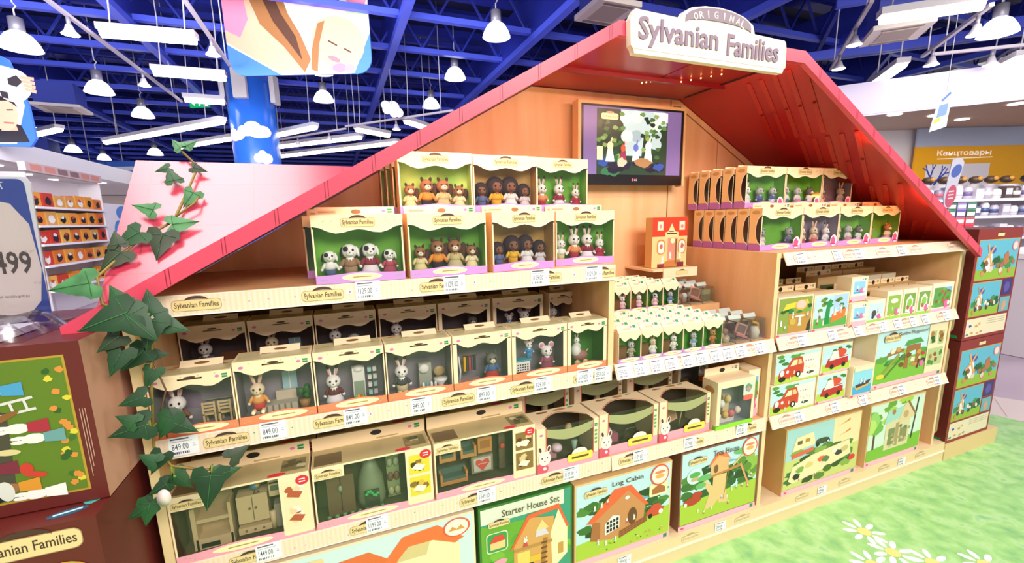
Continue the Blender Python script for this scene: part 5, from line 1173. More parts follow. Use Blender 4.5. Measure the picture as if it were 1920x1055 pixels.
# --- car and beauty sets with curved window over top and front
def curveset(w, h, d, inside):
    k = ('curve', w, h, d, inside)
    if k in TPL: return TPL[k]
    EDGE = M('#e2604e', 0.5); I = noise_mat('printed set interior', ('#4a4034', '#5a4e40', '#6a5e50'), 6, 0.5)
    t = 0.0014; b = MB()
    b.box(0, w, d - t, d, 0, h, CREAM); b.box(0, t, 0, d - t, 0, h, CREAM); b.box(w - t, w, 0, d - t, 0, h, CREAM); b.box(t, w - t, 0, d - t, 0, t, I)
    b.quad((t, d - t - .0004, t), (w - t, d - t - .0004, t), (w - t, d - t - .0004, h), (t, d - t - .0004, h), I)
    b.fr((0, 0, 0), (1, 0, 0), (0, 0, 1))
    for x0, x1 in ((0, w * .15), (w * .91, w)):
        b.prism([(x0, 0), (x1, 0), (x1, h), (x0, h)], .0012, CREAM)
    b.rect(w * .15 - .003, h * .2, w * .15, h, EDGE, 2); b.rect(w * .91, h * .2, w * .91 + .003, h, EDGE, 2)
    b.prism([(0, 0), (w, 0), (w, h * .22), (0, h * .22)], .0016, PINK, 1); b.rect(0, 0, w * .16, h * .22, M('#d8546a', .5), 6)
    # rabbit head print lower left and yellow name plate
    hx, hy = w * .115, h * .33
    for s in (-1, 1): b.oval(hx + s * .014, hy + .030, .0075, .014, M('#f2e6dc'), 6, 12, -s * .25); b.oval(hx + s * .015, hy + .032, .0045, .009, M('#5a2f2a'), 7, 10, -s * .25)
    b.oval(hx, hy, .022, .024, M('#f2e6dc'), 8, 16); b.oval(hx - .009, hy + .002, .0025, .003, BLK, 9, 8); b.oval(hx + .009, hy + .002, .0025, .003, BLK, 9, 8); b.oval(hx, hy - .009, .003, .0022, M('#a85a54'), 9, 8); b.oval(hx + .0, hy - .034, .014, .010, M('#d8546a'), 8, 12); b.oval(hx, hy - .034, .006, .006, WHT, 9, 8)
    b.oval(w * .68, h * .28, .03, .02, M('#f2e4d8'), 7, 14); b.rrect(w * .48, h * .1, w * .90, h * .29, .008, M('#f1cf48', .5), 8); b.rrect(w * .49, h * .115, w * .89, h * .275, .007, M('#f4d85e', .5), 9); b.line(w * .55, h * .195, w * .83, h * .195, .007, M('#6a4a2c'), 10)
    green_tags(b, w * .93, h * .82, 3, .9); b.oval(w * .07, h * .86, .006, .004, DOT, 3)
    for q in range(4): b.rect(w * .935, h * (.42 + .09 * q), w * .975, h * (.47 + .09 * q), M('#58a868'), 3)
    # top face: frame left, right, back with a curved opening
    b.fr((0, 0, h), (1, 0, 0), (0, 1, 0)); arc = [(w * .15 + (w * .76) * q / 8, d * (.30 + .42 * math.sin(math.pi * q / 8))) for q in range(9)]
    b.prism([(0, 0), (w * .15, 0)] + arc[:5] + [(w * .53, d), (0, d)], .001, CREAM, 0); b.prism(arc[4:] + [(w * .91, 0), (w, 0), (w, d), (w * .53, d)], .001, CREAM, 0)
    b.poly(arc + [(x, y + .004) for x, y in reversed(arc)], EDGE, 1); b.blob(w * .3, d * .86, .02, .006, M('#8a5a3a'), 1); b.blob(w * .6, d * .88, .024, .007, M('#b08a5a'), 1); b.blob(w * .8, d * .9, .012, .005, M('#6a9a7a'), 1)
    f = MB(); y = d * .5
    if inside == 'salon':
        f.box(w * .2, w * .45, y, y + .03, .004, .04, M('#c98a94', .5)); f.ell((w * .45, y, .04), (.02, .02, .015), M('#e8d0d4', .4), 10, 6); f.lathe([(.008, 0), (.004, .01), (.012, .05)], (w * .75, y, .004), M('#8fae9a', .4), 10)
        f.ell((w * .7, y + .02, .09), (.014, .012, .02), M('#e9c89a', .5), 8, 6)
    elif inside == 'mirror':
        f.ell((w * .3, y, .05), (.018, .018, .022), M('#e8c8d4', .4), 10, 6); f.box(w * .2, w * .5, y, y + .03, .004, .035, M('#b46a7a', .5)); f.tube([(w * .55, y, .01), (w * .65, y, .045), (w * .8, y, .045), (w * .86, y, .01)], .004, M('#4a3a34', .4), 6); f.ell((w * .64, y, .08), (.012, .008, .008), M('#e8b48a', .5), 8, 5)
    else:
        f.T = Matrix.Translation((w * .48, y, .035)) @ Matrix.Rotation(-.3, 4, 'Y'); f.box(-.025, .025, -.003, .003, 0, .06, M('#d8b48a', .5)); f.box(-.019, .019, -.0036, -.003, .008, .052, M('#c89a70', .5)); f.T = Matrix.Identity(4)
        f.tube([(w * .62, y, .004), (w * .7, y, .10)], .003, M('#d8b48a', .5), 6)
    fl = film(w, w * .15, h * .2, w * .91, h, .0016, .001)
    n = 8; vs = []; fs = []
    for q in range(n + 1):
        x = w * .15 + w * .76 * q / n; vs += [(x, .001, h - .002), (x, d * (.30 + .42 * math.sin(math.pi * q / n)), h - .0014)]
    for q in range(n): fs.append((2 * q, 2 * q + 2, 2 * q + 3, 2 * q + 1))
    fl.add(vs, fs, FILM)
    bd = MB(); bd.fr((0, .0006, 0), (1, 0, 0), (0, 0, 1)); bd.poly([(w * .15, h * .80)] + [(w * .15 + w * .76 * q / 8, h * .80 - .022 * math.sin(math.pi * q / 8)) for q in range(1, 8)] + [(w * .91, h * .80), (w * .91, h * .97)] + [(w * .91 - w * .76 * q / 8, h * .97 - .012 * math.sin(math.pi * q / 8)) for q in range(1, 8)] + [(w * .15, h * .97)], M('#a8a878', .4), 0)
    TPL[k] = [part('carton', b), part('window', fl), part('toy_furniture', f), part('card_band', bd)]
    return TPL[k]
for x, w_, ins, lb in ((-0.274, .226, 'salon', 'pink-footed curved window box with a rabbit head print, left of three'), (-0.040, .243, 'mirror', 'pink-footed curved window box with a rabbit head print, middle of three'), (0.210, .236, 'easel', 'pink-footed curved window box with a toy easel, right of three')):
    carton(curveset(w_, .152, .125, ins), 'toy_box', lb, 'toy box', (x, .012 if x > -.1 else .004, .494))
for i, (x, w_) in enumerate(((-0.262, .205), (-0.035, .212), (0.20, .22))):
    carton(curveset(w_, .20, .12, 'salon'), 'toy_box', f'shaded curved window box behind, {ORD[i]} from left under the middle shelf', 'toy box', (x, .19, .494))

# --- closed boxes with a printed picture
def critter(b, x, y, s, fur='#f2ece4', cloth='#c94a5a', L=6):
    b.poly([(x - .5 * s, y), (x + .5 * s, y), (x + .25 * s, y + .9 * s), (x - .25 * s, y + .9 * s)], M(cloth, .5), L); b.oval(x, y + 1.2 * s, .38 * s, .42 * s, M(fur, .5), L + 1, 10)
    for q in (-1, 1): b.oval(x + q * .2 * s, y + 1.75 * s, .11 * s, .32 * s, M(fur, .5), L, 8, -q * .2)
def treeprint(b, x, y, s, c, L=3): b.line(x, y, x, y + s, s * .12, M('#5a4028', .5), L); [b.blob(x + random.uniform(-.3, .3) * s, y + s * random.uniform(.8, 1.3), s * .35, s * .3, M(random.choice(c), .5), L + 1) for _ in range(6)]
FOL = ('#2f5a2a', '#3d6e30', '#4f8438', '#27481f')
def scene_print(b, kind, w, h):
    sky = M('#bfe3ea', .4); gras = M('#a9c83e', .4); gd = M('#6f9a34', .4)
    def foliage(y0, y1, n, cols=FOL, L=2):
        for _ in range(n): b.blob(random.uniform(.05, .95) * w, random.uniform(y0, y1) * h, .08 * w, .06 * h, M(random.choice(cols), .5), L)
    if kind in ('cabin', 'treehouse', 'starter', 'mansion', 'lodge', 'playground', 'car', 'firetruck', 'caravan', 'parasol', 'frog', 'gate', 'balloon', 'birds'):
        b.rect(0, 0, w, h, sky, 1)
    if kind == 'cabin':
        foliage(.3, .72, 46); b.poly([(0, 0), (w, 0), (w, .4 * h), (.6 * w, .3 * h), (0, .22 * h)], gras, 3); b.poly([(.55 * w, .58 * h), (.66 * w, .66 * h), (.78 * w, .58 * h)], M('#6fa8b8'), 3)
        wl = M('#c98a58', .5); wd = M('#a96a3c', .5); rfm = M('#e4653a', .5)
        b.poly([(.14 * w, .22 * h), (.16 * w, .48 * h), (.52 * w, .80 * h), (.72 * w, .52 * h), (.70 * w, .26 * h), (.36 * w, .16 * h)], wl, 5); b.poly([(.14 * w, .22 * h), (.24 * w, .18 * h), (.24 * w, .44 * h), (.16 * w, .48 * h)], wd, 6)
        b.poly([(.10 * w, .47 * h), (.50 * w, .84 * h), (.56 * w, .84 * h), (.76 * w, .50 * h), (.72 * w, .50 * h), (.53 * w, .78 * h), (.16 * w, .45 * h)], rfm, 7); b.poly([(.10 * w, .47 * h), (.5 * w, .84 * h), (.38 * w, .84 * h), (.30 * w, .72 * h)], rfm, 7)
        b.poly([(.29 * w, .24 * h), (.44 * w, .30 * h), (.44 * w, .46 * h), (.37 * w, .49 * h), (.29 * w, .40 * h)], WHT, 8)
        for i in range(4):
            for j in range(3): b.rect((.305 + .034 * i) * w, (.27 + .055 * j + .008 * i) * h, (.328 + .034 * i) * w, (.312 + .055 * j + .008 * i) * h, BLK, 9)
        b.oval(.58 * w, .40 * h, .05 * w, .12 * h, M('#6a4428'), 8); b.oval(.52 * w, .68 * h, .025 * w, .025 * h, WHT, 8)
        b.poly([(.44 * w, .14 * h), (.74 * w, .26 * h), (.74 * w, .34 * h), (.44 * w, .24 * h)], wd, 9)
        for q in range(3): b.line(.44 * w, (.165 + .03 * q) * h, .74 * w, (.275 + .025 * q) * h, .004, M('#7d4a28'), 10)
        redc = M('#cf4a34', .4); b.blob(.83 * w, .36 * h, .10 * w, .07 * h, redc, 8, 16, .08); b.oval(.84 * w, .43 * h, .06 * w, .04 * h, redc, 8); b.oval(.78 * w, .31 * h, .025 * w, .035 * h, BLK, 9); b.oval(.90 * w, .34 * h, .025 * w, .035 * h, WHT, 9)
        for x, y in ((.22, .14), (.30, .10), (.40, .12), (.52, .32), (.60, .34), (.18, .62), (.25, .64), (.31, .66)): critter(b, x * w, y * h, .028 * w, '#f0e8e0', random.choice(('#d8d4d8', '#c85a6a', '#e0d8c8')), 11)
        for _ in range(24): b.oval(random.uniform(.2, .95) * w, random.uniform(.03, .12) * h, .008 * w, .008 * h, M(random.choice(('#f4f0e0', '#e8c83a', '#d86a7a', '#2f5a24'))), 10, 7)
        b.rrect(.76 * w, .58 * h, .97 * w, .76 * h, .008, M('#e8dcae'), 8); b.poly([(.79 * w, .61 * h), (.79 * w, .68 * h), (.87 * w, .74 * h), (.94 * w, .68 * h), (.94 * w, .61 * h)], M('#a8663a'), 9)
    elif kind == 'treehouse':
        foliage(.35, .72, 40); b.poly([(0, 0), (w, 0), (w, .36 * h), (0, .30 * h)], gras, 3); b.poly([(.3 * w, .72 * h), (.5 * w, .80 * h), (.75 * w, .72 * h)], M('#7ab0b8'), 2)
        for _ in range(10): b.blob(random.uniform(.75, .98) * w, random.uniform(.45, .7) * h, .06 * w, .07 * h, M(random.choice(('#7aa83e', '#8fb84a', '#5f8a34'))), 3)
        tr = M('#e2c084', .5); b.poly([(.30 * w, .12 * h), (.36 * w, .34 * h), (.26 * w, .54 * h), (.31 * w, .55 * h), (.40 * w, .44 * h), (.40 * w, .58 * h), (.58 * w, .58 * h), (.57 * w, .36 * h), (.62 * w, .14 * h), (.50 * w, .16 * h), (.48 * w, .22 * h), (.42 * w, .14 * h)], tr, 6)
        b.poly([(.32 * w, .56 * h), (.78 * w, .62 * h), (.78 * w, .66 * h), (.32 * w, .60 * h)], M('#b9824a'), 7); b.poly([(.36 * w, .60 * h), (.36 * w, .76 * h), (.46 * w, .86 * h), (.60 * w, .80 * h), (.60 * w, .63 * h)], M('#e0b078'), 8); b.poly([(.33 * w, .74 * h), (.43 * w, .90 * h), (.56 * w, .88 * h), (.62 * w, .78 * h), (.5 * w, .84 * h), (.46 * w, .86 * h), (.37 * w, .76 * h)], M('#ee7a4a'), 9); b.oval(.43 * w, .68 * h, .03 * w, .06 * h, M('#7a5430'), 9)
        for x, y, r_ in ((.28, .60, .09), (.24, .50, .07), (.78, .84, .12)): b.oval(x * w, y * h, r_ * w, .045 * h, M('#6ab46a'), 9, 16)
        b.line(.66 * w, .66 * h, .8 * w, .80 * h, .02 * w, tr, 8); b.line(.76 * w, .66 * h, .90 * w, .28 * h, .024 * w, M('#d89a6a'), 8); b.line(.55 * w, .2 * h, .60 * w, .6 * h, .006 * w, M('#b9824a'), 9)
        b.oval(.16 * w, .66 * h, .10 * w, .11 * h, M('#cfe4e8'), 8, 18); b.oval(.16 * w, .68 * h, .07 * w, .04 * h, M('#58a858'), 9); b.blob(.16 * w, .62 * h, .04 * w, .03 * h, M('#c8a87a'), 10)
        redc = M('#b23a2a', .4); b.blob(.14 * w, .31 * h, .11 * w, .06 * h, redc, 7, 16, .08); b.oval(.20 * w, .38 * h, .07 * w, .05 * h, redc, 7); b.oval(.06 * w, .28 * h, .02 * w, .03 * h, WHT, 8)
        for x, y in ((.22, .12), (.40, .10), (.52, .22), (.6, .2), (.66, .28), (.72, .3), (.80, .3), (.88, .26), (.6, .66), (.68, .5), (.92, .42), (.30, .07), (.62, .10)): critter(b, x * w, y * h, .022 * w, '#f0e8e0', random.choice(('#d8d4d8', '#c85a6a', '#e0d8c8', '#7aa0c0')), 10)
    elif kind == 'starter':
        b.rect(0, 0, w, h, M('#3f9a7a'), 2); b.poly([(0, 0), (w * .8, 0), (w * .55, h * .75), (0, h * .8)], M('#6aa834'), 3); foliage(.15, .6, 12, ('#4f9a34', '#7ab83e', '#5aa03a'), 4); b.rect(0, .82 * h, .92 * w, h, M('#dfe9cf'), 4)
        cr = M('#efe0b8'); b.poly([(.34 * w, .06 * h), (.34 * w, .5 * h), (.52 * w, .76 * h), (.80 * w, .70 * h), (.78 * w, .02 * h)], M('#d8a05a'), 6); b.poly([(.78 * w, .02 * h), (.96 * w, .18 * h), (.96 * w, .52 * h), (.86 * w, .80 * h), (.76 * w, .5 * h)], cr, 7)
        b.poly([(.30 * w, .42 * h), (.50 * w, .80 * h), (.86 * w, .84 * h), (.98 * w, .52 * h), (.95 * w, .52 * h), (.85 * w, .78 * h), (.52 * w, .75 * h), (.34 * w, .44 * h)], M('#e2643a'), 8); b.rect(.34 * w, .38 * h, .78 * w, .42 * h, M('#b98a4a'), 8)
        b.rect(.38 * w, .12 * h, .52 * w, .36 * h, M('#e8cf6a'), 7); b.rect(.40 * w, .06 * h, .56 * w, .2 * h, M('#33302a'), 8); b.line(.66 * w, .06 * h, .70 * w, .46 * h, .05 * w, M('#a8743a'), 9)
        for q in range(6): b.line(.65 * w, (.08 + .065 * q) * h, .72 * w, (.08 + .065 * q) * h, .006, M('#6a4424'), 10)
        critter(b, .47 * w, .42 * h, .06 * w, '#f2ece4', '#c84a4a', 10); b.poly([(.58 * w, .50 * h), (.74 * w, .50 * h), (.70 * w, .58 * h), (.60 * w, .58 * h)], M('#d8d0d8'), 10); b.poly([(.58 * w, .56 * h), (.66 * w, .70 * h), (.74 * w, .58 * h)], M('#e8cf8a'), 9); b.rect(.52 * w, .2 * h, .64 * w, .28 * h, M('#e4b83a'), 9)
        b.rrect(.05 * w, .46 * h, .28 * w, .70 * h, .012, M('#e8e2cc'), 6); b.rrect(.06 * w, .47 * h, .27 * w, .69 * h, .011, M('#3f9a4a'), 7); b.poly([(.09 * w, .50 * h), (.09 * w, .58 * h), (.16 * w, .66 * h), (.25 * w, .60 * h), (.25 * w, .50 * h)], M('#e8c88a'), 8); b.poly([(.08 * w, .58 * h), (.14 * w, .66 * h), (.22 * w, .66 * h), (.26 * w, .59 * h)], M('#d84a34'), 9)
        b.oval(.18 * w, .32 * h, .09 * w, .045 * h, M('#e8a0b0'), 8, 16, .2); b.rect(.85 * w, .20 * h, .91 * w, .34 * h, M('#c8984a'), 9)
    elif kind == 'mansion':
        b.rect(0, 0, w, h, M('#cfeae4'), 2); b.poly([(0, 0), (w, 0), (w, .25 * h), (0, .3 * h)], gras, 3); foliage(.2, .9, 10, ('#5aa06a', '#3f8a5a', '#6ab07a'), 3)
        for x0, x1, z1, c_ in ((.10, .34, .5, '#e9b866'), (.64, .94, .70, '#efe2b4'), (.42, .66, .62, '#e4a85a')): b.poly([(x0 * w, .05 * h), (x0 * w, z1 * h), ((x0 + x1) / 2 * w, (z1 + .16) * h), (x1 * w, z1 * h), (x1 * w, .05 * h)], M(c_), 5)
        b.poly([(.37 * w, .58 * h), (.47 * w, .86 * h), (.58 * w, .88 * h), (.69 * w, .68 * h), (.65 * w, .66 * h), (.57 * w, .76 * h), (.47 * w, .76 * h), (.41 * w, .58 * h)], M('#e2703a'), 7); b.poly([(.62 * w, .68 * h), (.71 * w, .94 * h), (.85 * w, .97 * h), (.96 * w, .76 * h), (.92 * w, .72 * h), (.83 * w, .82 * h), (.73 * w, .82 * h), (.67 * w, .66 * h)], M('#e8743c'), 8)
        b.poly([(.68 * w, .68 * h), (.74 * w, .84 * h), (.82 * w, .84 * h), (.80 * w, .68 * h)], M('#d8c48a'), 7)
        for x, y in ((.60, .36), (.74, .40), (.34, .3), (.14, .3)): b.rect(x * w, y * h, (x + .06) * w, (y + .16) * h, M('#6a6a5a'), 9); b.line((x + .03) * w, y * h, (x + .03) * w, (y + .16) * h, .004, WHT, 10)
        b.oval(.93 * w, .89 * h, .058 * w, .105 * h, M('#e2583a'), 10, 20); b.oval(.93 * w, .89 * h, .05 * w, .092 * h, M('#f4e6d6'), 11, 20); b.poly([(.895 * w, .86 * h), (.912 * w, .91 * h), (.93 * w, .87 * h), (.948 * w, .91 * h), (.965 * w, .86 * h)], M('#d8984a'), 12); b.rrect(.30 * w, .86 * h, .42 * w, .95 * h, .006, LOGO, 10); b.line(.315 * w, .905 * h, .405 * w, .905 * h, .006, INK, 11)
    elif kind == 'lodge':
        b.rect(0, 0, w, h, M('#cfe6d4'), 2); foliage(.6, 1.0, 12, ('#8fc04a', '#a8cf4e', '#6aa03a'), 2); b.poly([(0, 0), (w, 0), (w, .3 * h), (0, .2 * h)], M('#7ab83a'), 3); b.line(.82 * w, .2 * h, .88 * w, .95 * h, .03 * w, M('#3a3a30'), 4)
        b.poly([(.30 * w, .12 * h), (.30 * w, .62 * h), (.46 * w, .70 * h), (.76 * w, .62 * h), (.76 * w, .12 * h)], M('#d8cfa4'), 5); b.poly([(.26 * w, .60 * h), (.32 * w, .84 * h), (.62 * w, .86 * h), (.56 * w, .66 * h)], M('#9fd0c4'), 6); b.poly([(.52 * w, .56 * h), (.62 * w, .90 * h), (.68 * w, .92 * h), (.84 * w, .66 * h), (.80 * w, .60 * h)], M('#dcc89a'), 7); b.line(.68 * w, .93 * h, .86 * w, .64 * h, .012, M('#8a6a4a'), 8)
        b.rect(.36 * w, .2 * h, .48 * w, .5 * h, M('#7d8a5a'), 7); b.rect(.58 * w, .2 * h, .72 * w, .46 * h, M('#8a8a5c'), 7); b.rect(.49 * w, .16 * h, .55 * w, .58 * h, M('#a89668'), 7); b.oval(.66 * w, .70 * h, .05 * w, .07 * h, M('#c0a070'), 8)
        for _ in range(14): b.blob(random.uniform(.32, .76) * w, random.uniform(.16, .5) * h, .03 * w, .03 * h, M(random.choice(('#e4dcc0', '#a89a6a', '#6a7a4a', '#c8b88a'))), 8)
        b.oval(.42 * w, .80 * h, .035 * w, .05 * h, M('#a87a4a'), 8); treeprint(b, .1 * w, .2 * h, .3 * w, ('#8fc86a', '#6fb04a', '#b4d86a'), 4)
    elif kind == 'caravan':
        b.rect(0, .48 * h, .62 * w, h, M('#a4cfd0'), 2); b.rect(.62 * w, .48 * h, w, h, M('#e6d8a8'), 2); b.rect(0, 0, w, .48 * h, M('#c6cf7a'), 2); foliage(.05, .6, 26, ('#3f6a2e', '#587f38', '#88a84a', '#2f4a24'), 3)
        cv = M('#e8dcae'); b.poly([(.08 * w, .62 * h), (.12 * w, .84 * h), (.34 * w, .88 * h), (.38 * w, .66 * h)], cv, 5); b.rect(.14 * w, .72 * h, .20 * w, .78 * h, M('#6a5a34'), 6); b.rect(.24 * w, .73 * h, .30 * w, .79 * h, M('#b48a3a'), 6)
        b.blob(.47 * w, .68 * h, .09 * w, .05 * h, M('#3a4a34'), 6, 14, .1); b.oval(.41 * w, .63 * h, .025 * w, .035 * h, BLK, 7); b.oval(.55 * w, .65 * h, .025 * w, .035 * h, BLK, 7); b.oval(.55 * w, .65 * h, .013 * w, .018 * h, WHT, 8)
        b.poly([(.08 * w, .50 * h), (.36 * w, .56 * h), (.36 * w, .62 * h), (.08 * w, .57 * h)], M('#e0604a'), 7)
        for x, y in ((.76, .84), (.78, .66)): b.poly([(x * w - .1 * w, y * h), (x * w + .08 * w, y * h + .06 * h), (x * w + .08 * w, y * h + .1 * h), (x * w, y * h + .04 * h)], M('#e07a3a'), 5)
        b.poly([(.06 * w, .14 * h), (.10 * w, .36 * h), (.34 * w, .48 * h), (.86 * w, .56 * h), (.90 * w, .30 * h), (.5 * w, .16 * h), (.12 * w, .08 * h)], cv, 6)
        for x, y, c_ in ((.20, .28, '#7aa84a'), (.32, .32, '#d8c87a'), (.48, .36, '#e8643a'), (.54, .34, '#5a7a4a'), (.66, .44, '#e4e0d0'), (.72, .38, '#3a3a34'), (.80, .42, '#c8b87a'), (.16, .18, '#2a2a24')): b.blob(x * w, y * h, .05 * w, .05 * h, M(c_), 8)
        b.oval(.58 * w, .16 * h, .06 * w, .06 * h, M('#4a6a24'), 9); b.oval(.92 * w, .22 * h, .05 * w, .05 * h, SEAL, 9)
        for x in (.2, .32, .42): critter(b, x * w, .1 * h, .02 * w)
    elif kind == 'playground':
        b.rect(0, 0, w, .45 * h, M('#7ab83c'), 2); foliage(.35, .6, 10, ('#5a9a3a', '#8ab84a', '#3f7a34'), 3); pc = .72 * w
        brn = M('#9a6a34'); b.poly([(.40 * w, .2 * h), (.42 * w, .66 * h), (.62 * w, .66 * h), (.62 * w, .22 * h), (.56 * w, .22 * h), (.56 * w, .54 * h), (.46 * w, .54 * h), (.46 * w, .2 * h)], brn, 5); b.poly([(.38 * w, .66 * h), (.42 * w, .76 * h), (.60 * w, .78 * h), (.66 * w, .68 * h)], M('#4f9a44'), 6)
        b.line(.06 * w, .1 * h, .32 * w, .52 * h, .03 * w, M('#8a9a3c'), 6); b.line(.14 * w, .10 * h, .40 * w, .50 * h, .02 * w, M('#5a7a2a'), 6); b.poly([(.14 * w, .50 * h), (.38 * w, .56 * h), (.38 * w, .62 * h), (.16 * w, .58 * h)], brn, 6); b.oval(.08 * w, .14 * h, .06 * w, .05 * h, M('#d8c84a'), 6)
        for x, y in ((.22, .6), (.30, .62), (.46, .46), (.52, .36), (.60, .5), (.68, .3), (.36, .3)): b.blob(x * w, y * h, .035 * w, .05 * h, M(random.choice(('#e4d8b8', '#7a4a2a', '#c8944a', '#3a2f24', '#d8e0c8'))), 8)
        b.line(.60 * w, .16 * h, .62 * w, .34 * h, .025 * w, M('#6a2430'), 9); b.oval(.62 * w, .37 * h, .02 * w, .035 * h, M('#e4c09a'), 9); b.poly([(.48 * w, .26 * h), (.58 * w, .20 * h), (.62 * w, .26 * h), (.54 * w, .3 * h)], M('#b98a4a'), 8); b.oval(.67 * w, .44 * h, .03 * w, .035 * h, SEAL, 9); b.rect(.64 * w, .18 * h, .69 * w, .30 * h, M('#e070a8'), 9)
        b.rect(pc, 0, w, h, CREAM, 9)
        for x0, y0, x1, y1 in ((.75, .60, .84, .86), (.87, .56, .96, .84), (.74, .14, .97, .50)):
            b.rect(x0 * w, y0 * h, x1 * w, y1 * h, M('#b4c48a'), 10)
            for _ in range(7): b.blob(random.uniform(x0 + .02, x1 - .02) * w, random.uniform(y0 + .04, y1 - .04) * h, .025 * w, .05 * h, M(random.choice(('#8a5a30', '#4f8a34', '#a87a3a', '#2f5a24', '#d8c48a'))), 11)
    elif kind in ('car', 'firetruck'):
        b.rect(0, 0, w, .3 * h, M('#b4cf4a'), 2); foliage(.4, .95, 12, ('#3f7a2e', '#5a9a3c'), 3) if kind == 'car' else None
        if kind == 'car':
            b.rect(.52 * w, .06 * h, w, .9 * h, M('#dfe4d8'), 3); rc = M('#c8402a', .4)
            b.poly([(.05 * w, .20 * h), (.08 * w, .44 * h), (.24 * w, .54 * h), (.34 * w, .82 * h), (.56 * w, .84 * h), (.62 * w, .56 * h), (.62 * w, .26 * h), (.3 * w, .14 * h)], rc, 5); b.poly([(.30 * w, .56 * h), (.37 * w, .76 * h), (.46 * w, .76 * h), (.46 * w, .58 * h)], M('#e8dcae'), 6); b.poly([(.48 * w, .58 * h), (.48 * w, .76 * h), (.54 * w, .76 * h), (.58 * w, .60 * h)], M('#e8c08a'), 6)
            b.oval(.13 * w, .36 * h, .045 * w, .11 * h, WHT, 7, 14, -.2); b.oval(.25 * w, .38 * h, .03 * w, .06 * h, WHT, 7); b.oval(.14 * w, .15 * h, .08 * w, .09 * h, BLK, 6); b.oval(.50 * w, .24 * h, .06 * w, .11 * h, BLK, 6); b.oval(.50 * w, .24 * h, .03 * w, .06 * h, WHT, 7)
            for x, y in ((.40, .28), (.56, .16), (.32, .08), (.75, .2)): critter(b, x * w, y * h, .03 * w, '#f0e8e0', '#e0d8d0', 9)
            for q in range(4): b.oval((.66 + .06 * q) * w, .66 * h, .012 * w, .02 * h, M('#8a6a5a'), 5); b.oval((.68 + .07 * q) * w, (.44 - .05 * (q % 2)) * h, .015 * w, .02 * h, M('#e8c83a'), 5)
            b.blob(.78 * w, .22 * h, .08 * w, .05 * h, M('#3a4a34'), 5)
        else:
            rc = M('#b8242a', .4); b.poly([(.1 * w, .20 * h), (.2 * w, .52 * h), (.9 * w, .56 * h), (.92 * w, .24 * h), (.4 * w, .12 * h)], rc, 5); b.oval(.62 * w, .70 * h, .22 * w, .16 * h, M('#d84a2e'), 5); b.poly([(.24 * w, .46 * h), (.34 * w, .80 * h), (.52 * w, .80 * h), (.58 * w, .5 * h)], M('#efe6dc'), 6); b.line(.22 * w, .44 * h, .92 * w, .52 * h, .03 * h, WHT, 7); b.oval(.34 * w, .18 * h, .07 * w, .1 * h, BLK, 7); b.oval(.76 * w, .2 * h, .07 * w, .1 * h, BLK, 7); foliage(.7, .95, 4, ('#3f7a2e',), 3)
    elif kind == 'boat':
        b.rect(0, 0, w, h, M('#8fd0e6'), 1); b.rect(0, 0, w, .3 * h, M('#4aa8d8'), 2); b.poly([(.1 * w, .28 * h), (.2 * w, .16 * h), (.8 * w, .26 * h), (.95 * w, .46 * h), (.5 * w, .34 * h)], M('#e8a83a'), 4); b.poly([(.12 * w, .34 * h), (.2 * w, .24 * h), (.8 * w, .33 * h), (.93 * w, .48 * h), (.5 * w, .42 * h)], M('#3a3a4a'), 5)
        for x in (.4, .6): critter(b, x * w, .38 * h, .10 * w, '#f2f0ee', '#e0e4ea', 6)
        b.rect(0, .86 * h, w, h, CREAM, 6)
    elif kind == 'parasol':
        b.rect(0, 0, w, h, M('#8a9a44'), 2); foliage(.3, .8, 14, ('#2f7a3a', '#1f5a2a', '#7aa03a'), 3); b.rect(.3 * w, 0, w, .55 * h, M('#b98a3c'), 3); b.poly([(.1 * w, .66 * h), (.9 * w, .80 * h), (.85 * w, .92 * h), (.2 * w, .84 * h)], M('#d8c83a'), 4); b.oval(.66 * w, .78 * h, .19 * w, .15 * h, M('#e8a83a'), 5, 18); b.oval(.66 * w, .79 * h, .15 * w, .12 * h, M('#eebcb4'), 6, 18)
        for x, y, s_ in ((.08, .22, .07), (.42, .42, .07), (.64, .18, .11), (.88, .38, .07), (.2, .1, .05)): critter(b, x * w, y * h, s_ * w, '#f0ece8', random.choice(('#d8dce4', '#8a8aa0', '#e8e2da')), 8)
        b.oval(.64 * w, .46 * h, .16 * w, .03 * h, WHT, 7); b.poly([(.86 * w, .0), (w, .0), (w, .4 * h), (.9 * w, .2 * h)], M('#3a3424'), 4); b.oval(.42 * w, .32 * h, .1 * w, .1 * h, M('#c8a84a'), 7)
    elif kind == 'frog':
        b.rect(.55 * w, .5 * h, w, h, M('#a9c8e8'), 2); b.rect(0, 0, w, .3 * h, M('#5aa84a'), 2); foliage(.5, .95, 12, ('#6a8a2a', '#4f6a24', '#1f7a4a', '#2f8a4a'), 3)
        b.poly([(.3 * w, .1 * h), (.36 * w, .8 * h), (.46 * w, .9 * h), (.46 * w, .1 * h)], M('#1f8a44'), 4); b.poly([(.50 * w, .12 * h), (.54 * w, .40 * h), (.96 * w, .54 * h), (.94 * w, .26 * h)], M('#e8763a'), 5)
        for x, y, s_ in ((.62, .34, .09), (.8, .40, .09), (.16, .3, .08), (.10, .12, .07), (.28, .08, .06)): critter(b, x * w, y * h, s_ * w, '#efe4da', random.choice(('#e8d8d0', '#8a6a4a', '#d8b4a0')), 7)
    elif kind == 'swing':
